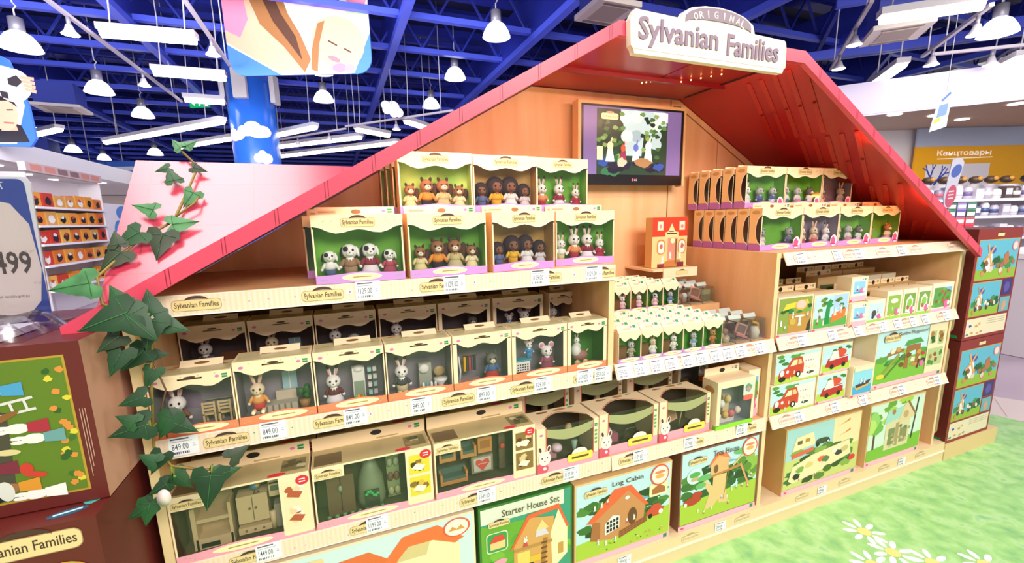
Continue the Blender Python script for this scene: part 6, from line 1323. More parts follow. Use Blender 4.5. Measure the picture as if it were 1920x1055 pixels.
        b.rect(0, 0, w, h, M('#f0ead8'), 1); b.rect(.12 * w, .28 * h, .88 * w, .84 * h, M('#8fc8ea'), 2); b.rect(.12 * w, .28 * h, .6 * w, .36 * h, M('#3aa0d0'), 3); critter(b, .36 * w, .42 * h, .11 * w, '#f2f0f0', '#5a5a7a', 4); b.line(.24 * w, .44 * h, .50 * w, .40 * h, .03 * w, M('#c84a5a'), 5); b.blob(.68 * w, .42 * h, .14 * w, .13 * h, M('#e070a4'), 6); b.oval(.78 * w, .44 * h, .07 * w, .08 * h, WHT, 7); b.rect(0, 0, w, .16 * h, M('#efb4cc'), 3); green_tags(b, .80 * w, .88 * h, 3, .8)
    elif kind in ('bike', 'hat', 'gate', 'garden'):
        b.rect(0, 0, w, h, M('#efe6d0'), 1); b.rect(.08 * w, .14 * h, .92 * w, .86 * h, M({'bike': '#c4d8e4', 'hat': '#8fb44a', 'gate': '#7aa048', 'garden': '#5f9a4a'}[kind]), 2); b.rect(0, 0, w, .10 * h, M('#9ad04a' if kind != 'garden' else '#efb4cc'), 3)
        if kind == 'gate': b.poly([(.25 * w, .16 * h), (.25 * w, .62 * h), (.5 * w, .80 * h), (.75 * w, .62 * h), (.75 * w, .16 * h)], M('#f0ece4'), 3); b.oval(.5 * w, .5 * h, .18 * w, .16 * h, M('#8ac04a'), 4); b.blob(.4 * w, .34 * h, .12 * w, .08 * h, M('#a86a3a'), 4)
        elif kind == 'bike': b.oval(.4 * w, .4 * h, .14 * w, .16 * h, M('#4a4a4a'), 3); b.oval(.35 * w, .24 * h, .08 * w, .1 * h, M('#3a3a3a'), 3); critter(b, .62 * w, .42 * h, .09 * w, '#d8d4d4', '#c8a08a', 4)
        elif kind == 'hat': b.oval(.5 * w, .66 * h, .26 * w, .09 * h, M('#efe8d8'), 3); critter(b, .4 * w, .3 * h, .09 * w, '#efe4d4', '#9fd0c0', 4); b.oval(.3 * w, .16 * h, .1 * w, .05 * h, M('#d8b43a'), 4)
        else: foliage(.2, .8, 10, ('#3f8a34', '#6ab04a', '#8a5a34', '#b4603a'), 3); b.poly([(.1 * w, .86 * h), (.5 * w, .86 * h), (.92 * w, .7 * h), (.92 * w, .86 * h)], M('#7ab4e0'), 3); b.line(.5 * w, .3 * h, .66 * w, .7 * h, .06 * w, M('#a8623a'), 5)
        b.blob(.72 * w, .24 * h, .14 * w, .14 * h, M('#e468a0'), 6); b.oval(.82 * w, .28 * h, .06 * w, .08 * h, WHT, 7)
    elif kind == 'windmill':
        b.rect(0, 0, w, h, M('#8a2a24', .45), 1)
        def pic(x0, y0, x1, y1, big):
            W_, H_ = (x1 - x0), (y1 - y0); b.rect(x0 - .004, y0 - .004, x1 + .004, y1 + .004, M('#c89a44'), 2); b.rect(x0, y0, x1, y1, M('#5fb0cc'), 3); b.rect(x0, y0, x1, y0 + H_ * .25, M('#8fb43a'), 4)
            for _ in range(16): b.blob(x0 + W_ * random.uniform(.08, .92), y0 + H_ * random.uniform(.3, .5), W_ * .07, H_ * .09, M(random.choice(('#1f5a34', '#2f7a44', '#3f8a4a'))), 5)
            cx = x0 + W_ * .28; b.poly([(cx - W_ * .08, y0 + H_ * .2), (cx - W_ * .04, y0 + H_ * .66), (cx + W_ * .06, y0 + H_ * .66), (cx + W_ * .11, y0 + H_ * .2)], M('#efeaea'), 6); b.oval(cx + W_ * .05, y0 + H_ * .74, W_ * .09, H_ * .09, M('#4a58a8'), 7)
            for a in (.9, 2.0, 3.7, 5.2): b.line(cx, y0 + H_ * .62, cx + W_ * .16 * math.cos(a), y0 + H_ * .62 + H_ * .30 * math.sin(a), W_ * .035, M('#e0a468'), 8)
            for _ in range(12): b.blob(x0 + W_ * random.uniform(.1, .94), y0 + H_ * random.uniform(.12, .42), W_ * .045, H_ * .07, M(random.choice(('#e4dcd4', '#8a5a3a', '#c88a5a', '#4a3f4a', '#d8c8b8', '#a86a4a'))), 8)
            if big: b.oval(x0 + W_ * .9, y0 + H_ * .82, W_ * .075, H_ * .13, M('#e48a9a'), 9, 16); b.oval(x0 + W_ * .9, y0 + H_ * .82, W_ * .055, H_ * .10, M('#f0d0cc'), 10, 16); b.blob(x0 + W_ * .72, y0 + H_ * .5, W_ * .08, H_ * .18, M('#b4704a'), 8)
        pic(.06 * w, .55 * h, .96 * w, .90 * h, True); pic(.06 * w, .22 * h, .70 * w, .52 * h, False)
        b.rect(.73 * w, .38 * h, .96 * w, .53 * h, M('#3a3070'), 3); b.blob(.84 * w, .45 * h, .06 * w, .05 * h, M('#5a50a0'), 4); b.rect(.73 * w, .22 * h, .96 * w, .36 * h, M('#6aa8b4'), 3); b.blob(.84 * w, .28 * h, .05 * w, .05 * h, M('#c89a84'), 4)
        b.rect(.05 * w, .03 * h, .96 * w, .195 * h, M('#e4d6bc'), 3)
        for q in range(3): b.line(.5 * w, (.17 - .02 * q) * h, .92 * w, (.17 - .02 * q) * h, .0025, M('#a89a80'), 4)
        for x, y, c_ in ((.14, .13, '#3a4aa8'), (.28, .12, '#c89a4a'), (.34, .14, '#d8a85a'), (.2, .06, '#c8984a'), (.4, .06, '#b4946a'), (.1, .05, '#5a8a7a'), (.32, .05, '#c8a05a')): b.blob(x * w, y * h, .03 * w, .012 * h, M(c_), 4)
        logo(b, .5 * w, .945 * h, .14 * w, 3, None, None, False)

def artbox(w, h, d, kind, title=None, foot=True, side=CREAM, border=None, sideart=None):
    k = ('art', w, h, d, kind, title)
    if k in TPL: return TPL[k]
    b = MB(); e = 0.0
    b.box(0, w, 0, d, 0, h, side)
    m = MB(); m.fr((0, -0.0002, 0), (1, 0, 0), (0, 0, 1))
    if kind == 'windmill': scene_print(m, kind, w, h)
    else:
        mg = .004 if not foot else .006; z0 = h * (.075 if foot else .0)
        # draw in the inset picture area
        sub = MB(); sub.fr((0, 0, 0), (1, 0, 0), (0, 0, 1)); scene_print(sub, kind, w - 2 * mg, h - z0 - mg)
        m.T = Matrix.Identity(4)
        for f, mi in zip(sub.f, sub.mi): m.add([(max(0, min(w - 2 * mg, sub.v[i][0])) + mg, sub.v[i][1] - .0002, max(0, min(h - z0 - mg, sub.v[i][2])) + z0) for i in f], [tuple(range(len(f)))], sub.mats[mi])
        if foot: m.rect(0, 0, w, h * .065, M('#efb8c6', .5), 1); m.rect(w * .93, h * .006, w * .97, h * .055, GRN, 2); m.oval(w * .05, h * .03, .009, .005, M('#d8546a'), 2)
        if title:
            tw = {'Log Cabin': .32, 'Tree House': .33, 'Starter House Set': .62, 'Garden Playground': .42}.get(title, .5)
            tx = {'Log Cabin': .52, 'Tree House': .55, 'Starter House Set': .54, 'Garden Playground': .48}.get(title, .55)
            m.text(title, w * tx, h * .90, w * tw, h * .075, M('#5a3a2c', .5), 18, .006); logo(m, w * .2, h * (.86 if title != 'Starter House Set' else .80), w * .2, 14)
            if title in ('Log Cabin', 'Tree House'): m.oval(w * .86, h * .865, w * .10, w * .10, M('#e2583a'), 16, 20); m.oval(w * .86, h * .865, w * .087, w * .087, M('#f4e2d4'), 17, 20); m.oval(w * .86, h * .85, w * .05, w * .022, M('#e8a85a'), 18, 12); m.oval(w * .86, h * .90, w * .06, w * .014, M('#e2805a'), 18, 12)
    if sideart: sideart(m, w, h, d)
    TPL[k] = [part('carton', b), part('printed_front', m)]
    return TPL[k]

# floor level, left and middle bays
carton(artbox(.735, .325, .30, 'mansion', None), 'toy_box', 'very large dollhouse box with orange roofs at the bottom left', 'toy box', (-1.222, .004, .105))
carton(artbox(.326, .322, .26, 'starter', 'Starter House Set', True, M('#3f7a34', .5)), 'toy_box', 'green box titled Starter House Set on the plinth', 'toy box', (-0.474, .004, .105))
carton(artbox(.408, .312, .26, 'cabin', 'Log Cabin', True, TAN), 'toy_box', 'box titled Log Cabin with a brown cabin picture on the plinth', 'toy box', (-0.138, .004, .105))
carton(artbox(.400, .325, .26, 'treehouse', 'Tree House', True, M('#8a5a44', .5)), 'toy_box', 'box titled Tree House with a tree picture on the plinth', 'toy box', (0.312, .004, .105))
carton(artbox(.49, .305, .28, 'caravan', None, True, M('#d8a868', .5)), 'toy_box', 'box with camper van and roadster pictures at right bay bottom', 'toy box', (0.866, .004, .105))
carton(artbox(.425, .31, .28, 'lodge', None, True, TAN), 'toy_box', 'box with a pale tall lodge picture at right bay bottom', 'toy box', (1.418, .004, .105))
# small display room boxes standing on the lowest middle shelf
def smallwin(w, h, d, kind='nursery'):
    k = ('smallwin', w, h, d, kind)
    if k in TPL: return TPL[k]
    b = MB(); tray(b, w, h, d, noise_mat('nursery backdrop', ('#9aa0ac', '#aeb4be', '#bcc2ca'), 6, .5), CREAM, CREAM); b.fr((0, 0, 0), (1, 0, 0), (0, 0, 1))
    b.prism([(0, h * .86), (w, h * .86), (w, h), (0, h)], .0012, CREAM); b.prism([(0, .08 * h), (.09 * w, .08 * h), (.09 * w, h * .86), (0, h * .86)], .0012, CREAM); b.prism([(.93 * w, .08 * h), (w, .08 * h), (w, h * .86), (.93 * w, h * .86)], .0012, CREAM); b.prism([(0, 0), (w, 0), (w, .09 * h), (0, .09 * h)], .0012, M('#8fd82c', .5))
    b.rrect(.68 * w, .62 * h, .97 * w, .9 * h, .006, M('#cfd8c8'), 2); b.blob(.82 * w, .78 * h, .09 * w, .08 * h, M('#6a9a6a'), 3); b.blob(.82 * w, .76 * h, .05 * w, .05 * h, M('#c88aa0'), 4); b.rrect(.69 * w, .52 * h, .95 * w, .63 * h, .006, M('#e4685a'), 3)
    b.box(0.006, w - .006, d - .0016, d - .0004, h, h + .03, CREAM); b.fr((0, d - .0016, 0), (1, 0, 0), (0, 0, 1)); b.oval(w * .5, h + .014, .014, .009, BLK, 1); green_tags(b, w - .03, h + .012, 1)
    b.fr((0, d, 0), (0, -1, 0), (0, 0, 1)); b.oval(d * .5, h * .8, d * .3, h * .08, TAND, 1); b.rect(d * .8, 0, d, h * .09, M('#7ac02a'), 1)
    f = MB()
    for q, (x, z) in enumerate(((.25, .02), (.45, .02), (.62, .02), (.33, .07), (.5, .085), (.78, .03))): f.ell((w * x, d * .5, z + .014), (.014, .012, .016), M(('#efe6d8', '#e4b86a', '#d87a86', '#f0eee8', '#e8c98a', '#efd8d0')[q], .6), 8, 6)
    f.box(w * .2, w * .7, d * .5, d * .7, .003, .02, M('#e4dcd4', .6)); f.box(w * .42, w * .58, d * .6, d * .75, .02, .11, M('#d8c49a', .6)); f.box(w * .15, w * .28, d * .6, d * .7, .02, .06, M('#d88a80', .6))
    TPL[k] = [part('carton', b), part('window', film(w, .09 * w, .09 * h, .93 * w, .86 * h)), part('toy_furniture', f)]
    return TPL[k]
carton(smallwin(.19, .19, .075), 'toy_box', 'cream nursery window box with a lime green base at the lowest middle shelf end', 'toy box', (0.462, -.004, .494))
carton(artbox(.062, .20, .08, 'garden', None), 'toy_box', 'narrow picture box squeezed between nursery box and bay panel', 'toy box', (0.656, .03, .494))
carton(smallwin(.16, .21, .075), 'toy_box', 'shaded nursery box with hanging hole behind the lime-based nursery box', 'toy box', (0.46, .20, .494))
carton(smallwin(.16, .20, .075), 'toy_box', 'shaded rearmost nursery box in the middle bay corner', 'toy box', (0.55, .34, .494))

# right bay second shelf
Z2 = .819
carton(artbox(.196, .158, .07, 'parasol', None), 'toy_box', 'picture box with rabbits under a pink parasol, right bay second shelf', 'toy box', (0.752, .004, Z2))
carton(artbox(.214, .150, .07, 'frog', None), 'toy_box', 'picture box with a green climbing slide scene, beside the parasol box', 'toy box', (0.955, .004, Z2))
carton(artbox(.108, .098, .06, 'swing', None), 'toy_box', 'small light blue picture box at the front, lower of the stacked pair', 'toy box', (1.172, -.008, Z2))
carton(artbox(.108, .105, .06, 'swing', 'x' if False else None), 'toy_box', 'small light blue picture box at the front, upper of the stacked pair', 'toy box', (1.188, .012, Z2 + .1015 ))
for k_, (kd, x, w_, h_, lb) in enumerate((('bike', 1.30, .125, .098, 'small picture box with a grey tricycle toy'), ('hat', 1.432, .112, .128, 'small picture box with a white hat toy'), ('gate', 1.548, .108, .128, 'small picture box with a white garden gate, left of two'), ('gate', 1.660, .108, .128, 'small picture box with a white garden gate, right of two'), ('garden', 1.772, .175, .137, 'picture box with a garden swing at the right end of second shelf'))):
    carton(artbox(w_, h_, .07, kd, None, False), 'toy_box', lb, 'toy box', (x, .006, Z2))
def tabcard(w, h, d):
    k = ('tab', w, h, d)
    if k in TPL: return TPL[k]
    b = MB(); b.box(0, w, 0, d, 0, h, M('#d8b27c', .5)); b.box(0, w, d - .0016, d - .0004, h, h + .024, CREAM2); b.fr((0, d - .0016, 0), (1, 0, 0), (0, 0, 1)); b.oval(w * .52, h + .010, .012, .010, BLK, 1, 12); green_tags(b, w - .022, h + .008, 1, .9); b.rrect(w * .1, h + .006, w * .38, h + .016, .004, LOGO, 1); b.line(w * .13, h + .011, w * .35, h + .011, .003, INKR, 2)
    b.fr((0, 0, 0), (1, 0, 0), (0, 0, 1)); b.rect(w * .1, h * .1, w * .9, h * .8, M('#5a6a44'), 1); b.blob(w * .5, h * .4, w * .2, h * .2, M('#b08a64'), 2)
    TPL[k] = [part('carton', b)]
    return TPL[k]
n = 0
for r_, (y, rows) in enumerate(((.09, ((.756, .10), (.860, .17), (1.04, .13))), (.18, ((.756, .10), (.90, .18), (1.10, .10))), (.28, ((.80, .16), (1.0, .16))), (.37, ((.80, .14),)))):
    for x, w_ in rows: carton(tabcard(w_, .145 + .012 * r_, .06), 'toy_box', f'shaded box with hanging tab, {ORD[r_]} rank behind parasol and slide boxes, {ORD[rows.index((x, w_))]} from left', 'toy box', (x, y, Z2)); 
for i in range(5): carton(tabcard(.108, .128, .06), 'toy_box', f'hanging tab box in the row behind the garden gate boxes, {ORD[i]} from left', 'toy box', (1.31 + .115 * i, .10, Z2))
for i in range(3): carton(artbox(.112, .165, .06, 'gate', None, False), 'toy_box', f'shaded garden gate box high at the back, {ORD[i]} from left', 'toy box', (1.50 + .118 * i, .20, Z2))
for i in range(4): carton(tabcard(.125, .185, .06), 'toy_box', f'hanging tab box in the rearmost row of second shelf, {ORD[i]} from left', 'toy box', (1.32 + .13 * i, .29, Z2))
carton(tabcard(.17, .18, .06), 'toy_box', 'tall shaded box with a hanging hole behind the stacked light blue pair', 'toy box', (1.245, .19, Z2))

# right bay third shelf
Z3 = .494
carton(artbox(.262, .125, .10, 'car', None, False), 'toy_box', 'red car picture box, lower of two on the right bay third shelf', 'toy box', (0.752, .004, Z3))
carton(artbox(.262, .125, .10, 'car', None, False), 'toy_box', 'red car picture box, upper of two on the right bay third shelf', 'toy box', (0.770, .006, Z3 + .127))
carton(artbox(.19, .125, .10, 'firetruck', None), 'toy_box', 'red toy van picture box, lower of two beside the car boxes', 'toy box', (1.024, .004, Z3))
carton(artbox(.19, .125, .10, 'firetruck', None), 'toy_box', 'red toy van picture box, upper of two beside the car boxes', 'toy box', (1.040, .006, Z3 + .127))
carton(artbox(.14, .14, .09, 'boat', None), 'toy_box', 'small boat picture box standing forward on the third shelf edge', 'toy box', (1.228, -.012, Z3))
carton(artbox(.15, .26, .08, 'boat', None), 'toy_box', 'taller blue boat picture box behind the small boat box', 'toy box', (1.245, .10, Z3))
carton(artbox(.548, .27, .10, 'playground', 'Garden Playground'), 'toy_box', 'large box titled Garden Playground on the right bay third shelf', 'toy box', (1.402, .006, Z3))

# middle bay: single figure boxes with cream tops
def single(w, h, d, furn=True):
    k = ('single', w, h, d, furn)
    if k in TPL: return TPL[k]
    b = MB(); tray(b, w, h, d, noise_mat('single backdrop', ('#3f8a24', '#4f9e2c', '#66b03c'), 12, .5), CREAM, CREAM); b.fr((0, 0, 0), (1, 0, 0), (0, 0, 1))
    header(b, w, h, h, h * .76, .001, CREAM, 0, False); footer(b, w, h * .17, PURP, YEL, 0, w * .5, .6)
    b.T = Matrix.Translation((0, .006, h)) @ Matrix.Rotation(R(-40), 4, 'X'); b.box(0.001, w - .001, 0, .001, 0, .026, CREAM); b.fr((0, -.0001, 0), (1, 0, 0), (0, 0, 1)); b.rrect(w * .25, .006, w * .6, .014, .003, M('#e8b98a'), 1); b.rect(w * .72, .012, w * .86, .022, GRN, 1); b.oval(w * .64, .017, .004, .004, DOT, 1); b.T = Matrix.Identity(4)
    P_ = [part('carton', b), part('window', film(w, .003, h * .1, w - .003, h * .8, .0016, .0006, 3))]
    if furn:
        f = MB(); f.box(w * .08, w * .48, d * .35, d * .8, .003, h * .5, M('#6a3a20', .5)); f.box(w * .12, w * .44, d * .35 - .001, d * .35, h * .08, h * .44, M('#7a4a2a', .5)); P_.append(part('toy_furniture', f))
    TPL[k] = P_
    return TPL[k]
SF = [('greycat', '#b8a48a', '#c8b8a0'), ('creamrabbit', '#f0eee8', '#e8e4de', True), ('rabbit', '#f0eae2', '#efe6d8'), ('greycat', '#8aa0b8', '#d8dce0'), ('bear', '#c8804a', '#b8703c')]
for r_ in range(5):
    for i in range(5):
        x = .026 + .090 * i; y = .004 + .045 * r_
        if r_ == 0: lb = ('grey cat toy', 'cream rabbit toy', 'white rabbit toy', 'pale cat toy', 'brown bear toy')[i]; lb = f'small green-backed box with a {lb} in the lower front row, middle bay'
        else: lb = f'cream topped small figure box, {ORD[r_]} row of the lower tier, {ORD[i]} from left, middle bay'
        rt = carton(single(.0885, .104, .042, i < 3), 'toy_box', lb, 'toy box', (x, y, .819), [figpart(SF[i], .0885 * .72, .022, .012, .058)] if r_ == 0 else ())
for r_ in range(4):
    for i in range(3 if r_ else 4):
        x = .172 + .079 * i; y = .247 + .045 * r_
        if r_ == 0: lb = f'small green-backed box with a {("cream mouse toy", "rabbit toy in pink", "brown dog toy", "grey rabbit toy")[i]} in the upper tier, middle bay'
        else: lb = f'cream topped small figure box, {ORD[r_]} row of the upper tier, {ORD[i]} from left, middle bay'
        carton(single(.0775, .100, .042, i < 2), 'toy_box', lb, 'toy box', (x, y, .926), [figpart((('mouse', '#f0d0d4', '#e8b8c0', True), ('rabbit', '#f0c8d0', '#efc0cc', True), ('dog', '#f0b8c4', '#efd0d4', True), ('greycat', '#5a8ac0', '#e4e8ec'))[i], .0775 * .68, .022, .012, .056)] if r_ == 0 else ())
# clear plastic packs
def pack(w, h, d, item):
    k = ('pack', w, h, d, item)
    if k in TPL: return TPL[k]
    b = MB(); vs = [(0, 0, 0), (w, 0, 0), (w, d, 0), (0, d, 0), (.004, .004, h), (w - .004, .004, h), (w - .004, d - .004, h), (.004, d - .004, h)]
    b.add(vs, [(4, 5, 6, 7), (0, 1, 5, 4), (1, 2, 6, 5), (2, 3, 7, 6), (3, 0, 4, 7)], PLAST)
    tb = MB(); tb.box(0.002, w - .002, .002, d - .002, .0005, .003, M('#e4c8a8', .5)); c = MB(); c.T = Matrix.Translation((0, d - .004, h)) @ Matrix.Rotation(R(-25), 4, 'X'); c.box(0.006, w - .006, 0, .001, 0, .016, M('#b8c4bc', .4))
    f = MB(); y = d * .45
    if item == 'bed': f.T = Matrix.Translation((w * .5, y, .02)) @ Matrix.Rotation(.35, 4, 'Y'); f.box(-.03, .03, -.012, .004, 0, .008, M('#d88a80', .5)); f.box(-.03, .03, 0, .004, .008, .05, M('#e0a890', .5)); f.box(-.022, .022, -.001, 0, .014, .044, M('#8a6a60', .5))
    elif item == 'green': f.box(w * .1, w * .9, y, y + .02, .004, h * .5, M('#6a7a5a', .5)); f.box(w * .1, w * .9, y, y + .018, h * .5, h * .8, M('#9aa884', .5))
    elif item == 'lamp': f.lathe([(.016, .004), (.02, .03), (.012, .05)], (w * .5, y, 0), M('#efe4d0', .5), 10); f.tube([(w * .3, y, .07), (w * .7, y, .06), (w * .8, y, .02)], .006, M('#e0b030', .5), 6)
    else:
        for q in range(5): f.ell((w * random.uniform(.2, .8), y, random.uniform(.012, h * .6)), (.014, .012, .013), M(random.choice(('#efe8de', '#cdb48a', '#8fb4c8', '#e8d8cc', '#a87a5a')), .5), 8, 6)
    TPL[k] = [part('blister', b), part('base_card', tb), part('header_card', c), part('toy_item', f)]
    return TPL[k]
for r_ in range(3):
    for i, it in enumerate(('babies', 'bed', 'lamp')): carton(pack(.074, .082, .05, it), 'blister_pack', f'clear plastic pack with {("white baby toys", "a toy bed", "yellow toy items")[i]}, lower tier, {ORD[r_]} rank from front', 'blister pack', (.478 + .078 * i - .004 * r_, .012 + .056 * r_, .819))
for r_ in range(3):
    for i, it in enumerate(('babies', 'bed', 'green')): carton(pack(.064, .068, .05, it), 'blister_pack', f'clear plastic pack with {("small white toys", "a wooden toy frame", "a green toy bench")[i]}, upper tier, {ORD[r_]} rank from front', 'blister pack', (.49 + .067 * i, .25 + .06 * r_, .926))

# boutique house box on its little cream bracket
r = thing('toy_box', 'small box printed as a red-roofed house standing below the television', 'toy box', (0.455, .385, 1.075))
b = MB(); w_, h_ = .19, .215; b.box(0, w_, 0, .045, 0, h_, M('#d8a868', .5)); b.build('carton', r)
b = MB(); b.fr((0, -.0002, 0), (1, 0, 0), (0, 0, 1)); b.rect(0, 0, w_, h_ * .62, M('#efc88c'), 1); b.rect(0, h_ * .62, w_, h_, M('#cc3a1e'), 1)
for x in (.22, .84): b.rect(w_ * x - .016, h_ * .74, w_ * x + .016, h_ * .92, M('#e8c48a'), 2); b.rect(w_ * x - .012, h_ * .76, w_ * x + .012, h_ * .91, M('#f2dcd8'), 3); b.blob(w_ * x, h_ * .82, .007, .009, M('#d88a78'), 4)
b.poly([(w_ * .36, h_ * .60), (w_ * .36, h_ * .70), (w_ * .44, h_ * .72), (w_ * .54, h_ * .88), (w_ * .64, h_ * .72), (w_ * .74, h_ * .70), (w_ * .74, h_ * .60)], M('#eed49a'), 4); b.line(w_ * .40, h_ * .675, w_ * .70, h_ * .675, .005, INK, 5); b.line(w_ * .47, h_ * .72, w_ * .60, h_ * .72, .004, INK, 5)
for x in (.26, .86):
    b.rrect(w_ * x - .024, h_ * .26, w_ * x + .02, h_ * .56, .018, M('#c8863c'), 3); b.rrect(w_ * x - .018, h_ * .28, w_ * x + .015, h_ * .53, .014, M('#efe0da'), 4); b.blob(w_ * x, h_ * .42, .008, .012, M('#b86a5a'), 5)
b.rect(w_ * .44, h_ * .06, w_ * .72, h_ * .58, M('#d88a76'), 3); b.rect(w_ * .66, h_ * .06, w_ * .70, h_ * .56, M('#6a5a34'), 4); b.oval(w_ * .58, h_ * .53, .012, .012, M('#fbe9b4'), 4); b.poly([(w_ * .2, 0), (w_ * .9, 0), (w_ * .8, h_ * .14), (w_ * .4, h_ * .12)], M('#b87a3a'), 3)
for x, y, c_ in ((.30, .08, '#efeae6'), (.52, .16, '#e8dcc8'), (.80, .16, '#f0ece6')): critter(b, w_ * x, h_ * y, .016, '#f2ede8', c_, 6)
b.rect(w_ * .16, 0, w_ * .34, h_ * .07, M('#7a2a34'), 5); b.rect(w_ * .72, 0, w_ * .92, h_ * .09, M('#6a2434'), 5); b.build('printed_front', r)
r = thing('bracket_shelf', 'small cream bracket shelf with a logo under the house box', 'shelf', (0.43, .34, 1.035))
b = MB(); b.box(0.0, .235, .0, YB - .341, .028, .037, CREAM2); b.build('board', r)
b = MB(); b.box(.05, .235, -.004, .0, .0, .039, CREAM); b.fr((0, -.0042, 0), (1, 0, 0), (0, 0, 1)); logo(b, .15, .018, .06, 1, None, None, False); b.build('front_lip', r)

# ================================================================== BROWN BOXES AT THE ENDS
BRN_ = M('#64201b', .45)
def sidephotos(m, w, h, d):
    m.fr((0, d, 0), (0, -1, 0), (0, 0, 1)); m.rrect(d * .10, h * .06, d * .88, h * .94, .03, M('#dcc89c', .5), 1)
    for q in range(3):
        m.rrect(d * .14, h * (.10 + .28 * q), d * .80, h * (.30 + .28 * q), .014, M('#3a3420', .4), 2)
        for _ in range(7): m.blob(d * random.uniform(.3, .7), h * (.15 + .28 * q) + random.uniform(0, .08) * h, .03, .03, M(random.choice(('#6a5428', '#b8a868', '#4a5a3a', '#8a7a4a', '#2f4a4a'))), 3)
    m.rect(d * .82, h * .02, d * .94, h * .045, GRN, 2)
for z, lb in ((.089, 'tall dark red windmill toy box at right end, lower of two'), (.645, 'tall dark red windmill toy box at right end, upper of two')):
    carton(artbox(.412, .553, .30, 'windmill', None, True, BRN_, None, sidephotos), 'toy_box', lb, 'toy box', (2.056, -.008, z))
# left end
r = thing('toy_box', 'dark red toy box on its side with a green garden picture at left', 'toy box', (-1.80, -.125, .772))
b = MB(); b.box(0, .530, 0, .42, 0, .322, BRN_); b.fr((.530, 0, 0), (0, 1, 0), (0, 0, 1)); b.rect(.0, .0, .42, .322, M('#c99680', .5), 1); b.rect(.20, .06, .225, .09, M('#6a4a44'), 2); b.rect(.10, .01, .30, .11, M('#bd8a78', .5), 1.5); b.build('carton', r)
b = MB(); b.fr((0, -.0002, 0), (1, 0, 0), (0, 0, 1)); X0, X1, Zl, Zh = .05, .505, .024, .298
b.rect(X0, Zl, X1, Zh, M('#b4902e'), 1); b.rect(X0 + .004, Zl + .004, X1 - .004, Zh - .004, M('#5d7a1c'), 2)
for _ in range(26): b.blob(random.uniform(.475, .498), random.uniform(Zl + .02, Zh - .02), .006, .006, M(random.choice(('#2f5a1e', '#d8c83a', '#d88a3a', '#3f6a24'))), 4)
b.poly([(X0 + .004, Zl + .03), (.40, Zl + .03), (.41, .2), (.36, .22), (X0 + .004, .23)], M('#4a4434'), 3); b.poly([(.30, Zl + .01), (.33, Zl + .01), (.325, .16), (.30, .235), (.28, .235)], M('#a8864a'), 5)
lad = M('#d8d4d0')
b.line(.33, .205, .45, .225, .005, lad, 6); b.line(.33, .185, .452, .203, .005, lad, 6)
for q in range(6): b.line(.34 + .02 * q, .187 + .003 * q, .337 + .02 * q, .207 + .003 * q, .004, lad, 6)
for q in range(9):
    z = .05 + .016 * q; b.line(.268, z, .30, z + .006, .004, lad, 6); b.line(.268, z, .30, z + .018, .003, lad, 6)
b.line(.266, .04, .262, .2, .006, lad, 6); b.line(.298, .04, .30, .2, .006, lad, 6)
for x, z, rot, c_, fr_ in ((.345, .262, 0, '#b8d8d8', '#f0e6e0'), (.395, .243, 0, '#4a9ac8', '#f0ece6'), (.42, .168, 0, '#a8283a', '#efe6e0'), (.365, .095, 0, '#7a2438', '#efe0da'), (.39, .055, 0, '#d8902a', '#9a6a44'), (.425, .035, 0, '#f0ece8', '#f0ece8'), (.44, .145, 0, '#6a9a9a', '#e8e4e0')):
    b.oval(x, z, .018, .010, M(fr_), 7, 12); b.oval(x - .022, z + .004, .012, .004, M(fr_), 7, 8); b.oval(x - .022, z - .004, .012, .004, M(fr_), 7, 8); b.poly([(x + .014, z - .009), (x + .045, z - .013), (x + .045, z + .013), (x + .014, z + .009)], M(c_), 8)
for x, z, rx, rz_, c_ in ((.36, .12, .02, .022, '#c8c4bc'), (.345, .135, .012, .012, '#8a6a4a'), (.40, .125, .018, .006, '#d8c890'), (.33, .16, .02, .01, '#4a5a3a'), (.40, .19, .03, .006, '#8a5a2a'), (.37, .045, .022, .016, '#1a1614'), (.385, .05, .012, .02, '#d8d8d0'), (.43, .075, .018, .006, '#c83a2a'), (.42, .088, .01, .012, '#c83a2a'), (.35, .15, .025, .004, '#d8d0c0'), (.36, .175, .03, .007, '#b8742a')): b.oval(x, z, rx, rz_, M(c_), 8, 14, random.uniform(-.4, .4))
for q in range(3): b.line(.512 + .004 * q, .19, .512 + .004 * q, .05 + .02 * q, .0011, M('#c8a08c'), 2)
b.build('printed_front', r)
r = thing('toy_box', 'dark red logo box with a windmill print at bottom left corner', 'toy box', (-1.80, -.185, .401))
b = MB(); b.box(0, .530, 0, .50, 0, .368, BRN_); b.build('carton', r)
b = MB(); b.fr((0, -.0002, 0), (1, 0, 0), (0, 0, 1)); logo(b, .428, .334, .14, 2)
b.rect(.20, .02, .508, .262, M('#c89a34'), 1); b.rect(.204, .024, .504, .258, M('#58b4a4'), 2); b.blob(.30, .2, .05, .012, M('#9fd0c0'), 3); b.blob(.46, .17, .04, .012, M('#8fc8bc'), 3)
b.oval(.47, .24, .05, .05, M('#c89a34'), 4, 24); b.oval(.47, .24, .047, .047, M('#64bcae'), 5, 24)
for a in (1.25, 2.9, 4.2, 5.8): b.line(.465, .222, .465 + .05 * math.cos(a), .222 + .05 * math.sin(a), .016, M('#c8883c'), 6)
b.oval(.482, .232, .018, .012, M('#46586a'), 7); critter(b, .494, .236, .007, '#f0e6e0', '#d8c8b8', 8); b.fr((0, 0, .368), (1, 0, 0), (0, 1, 0))
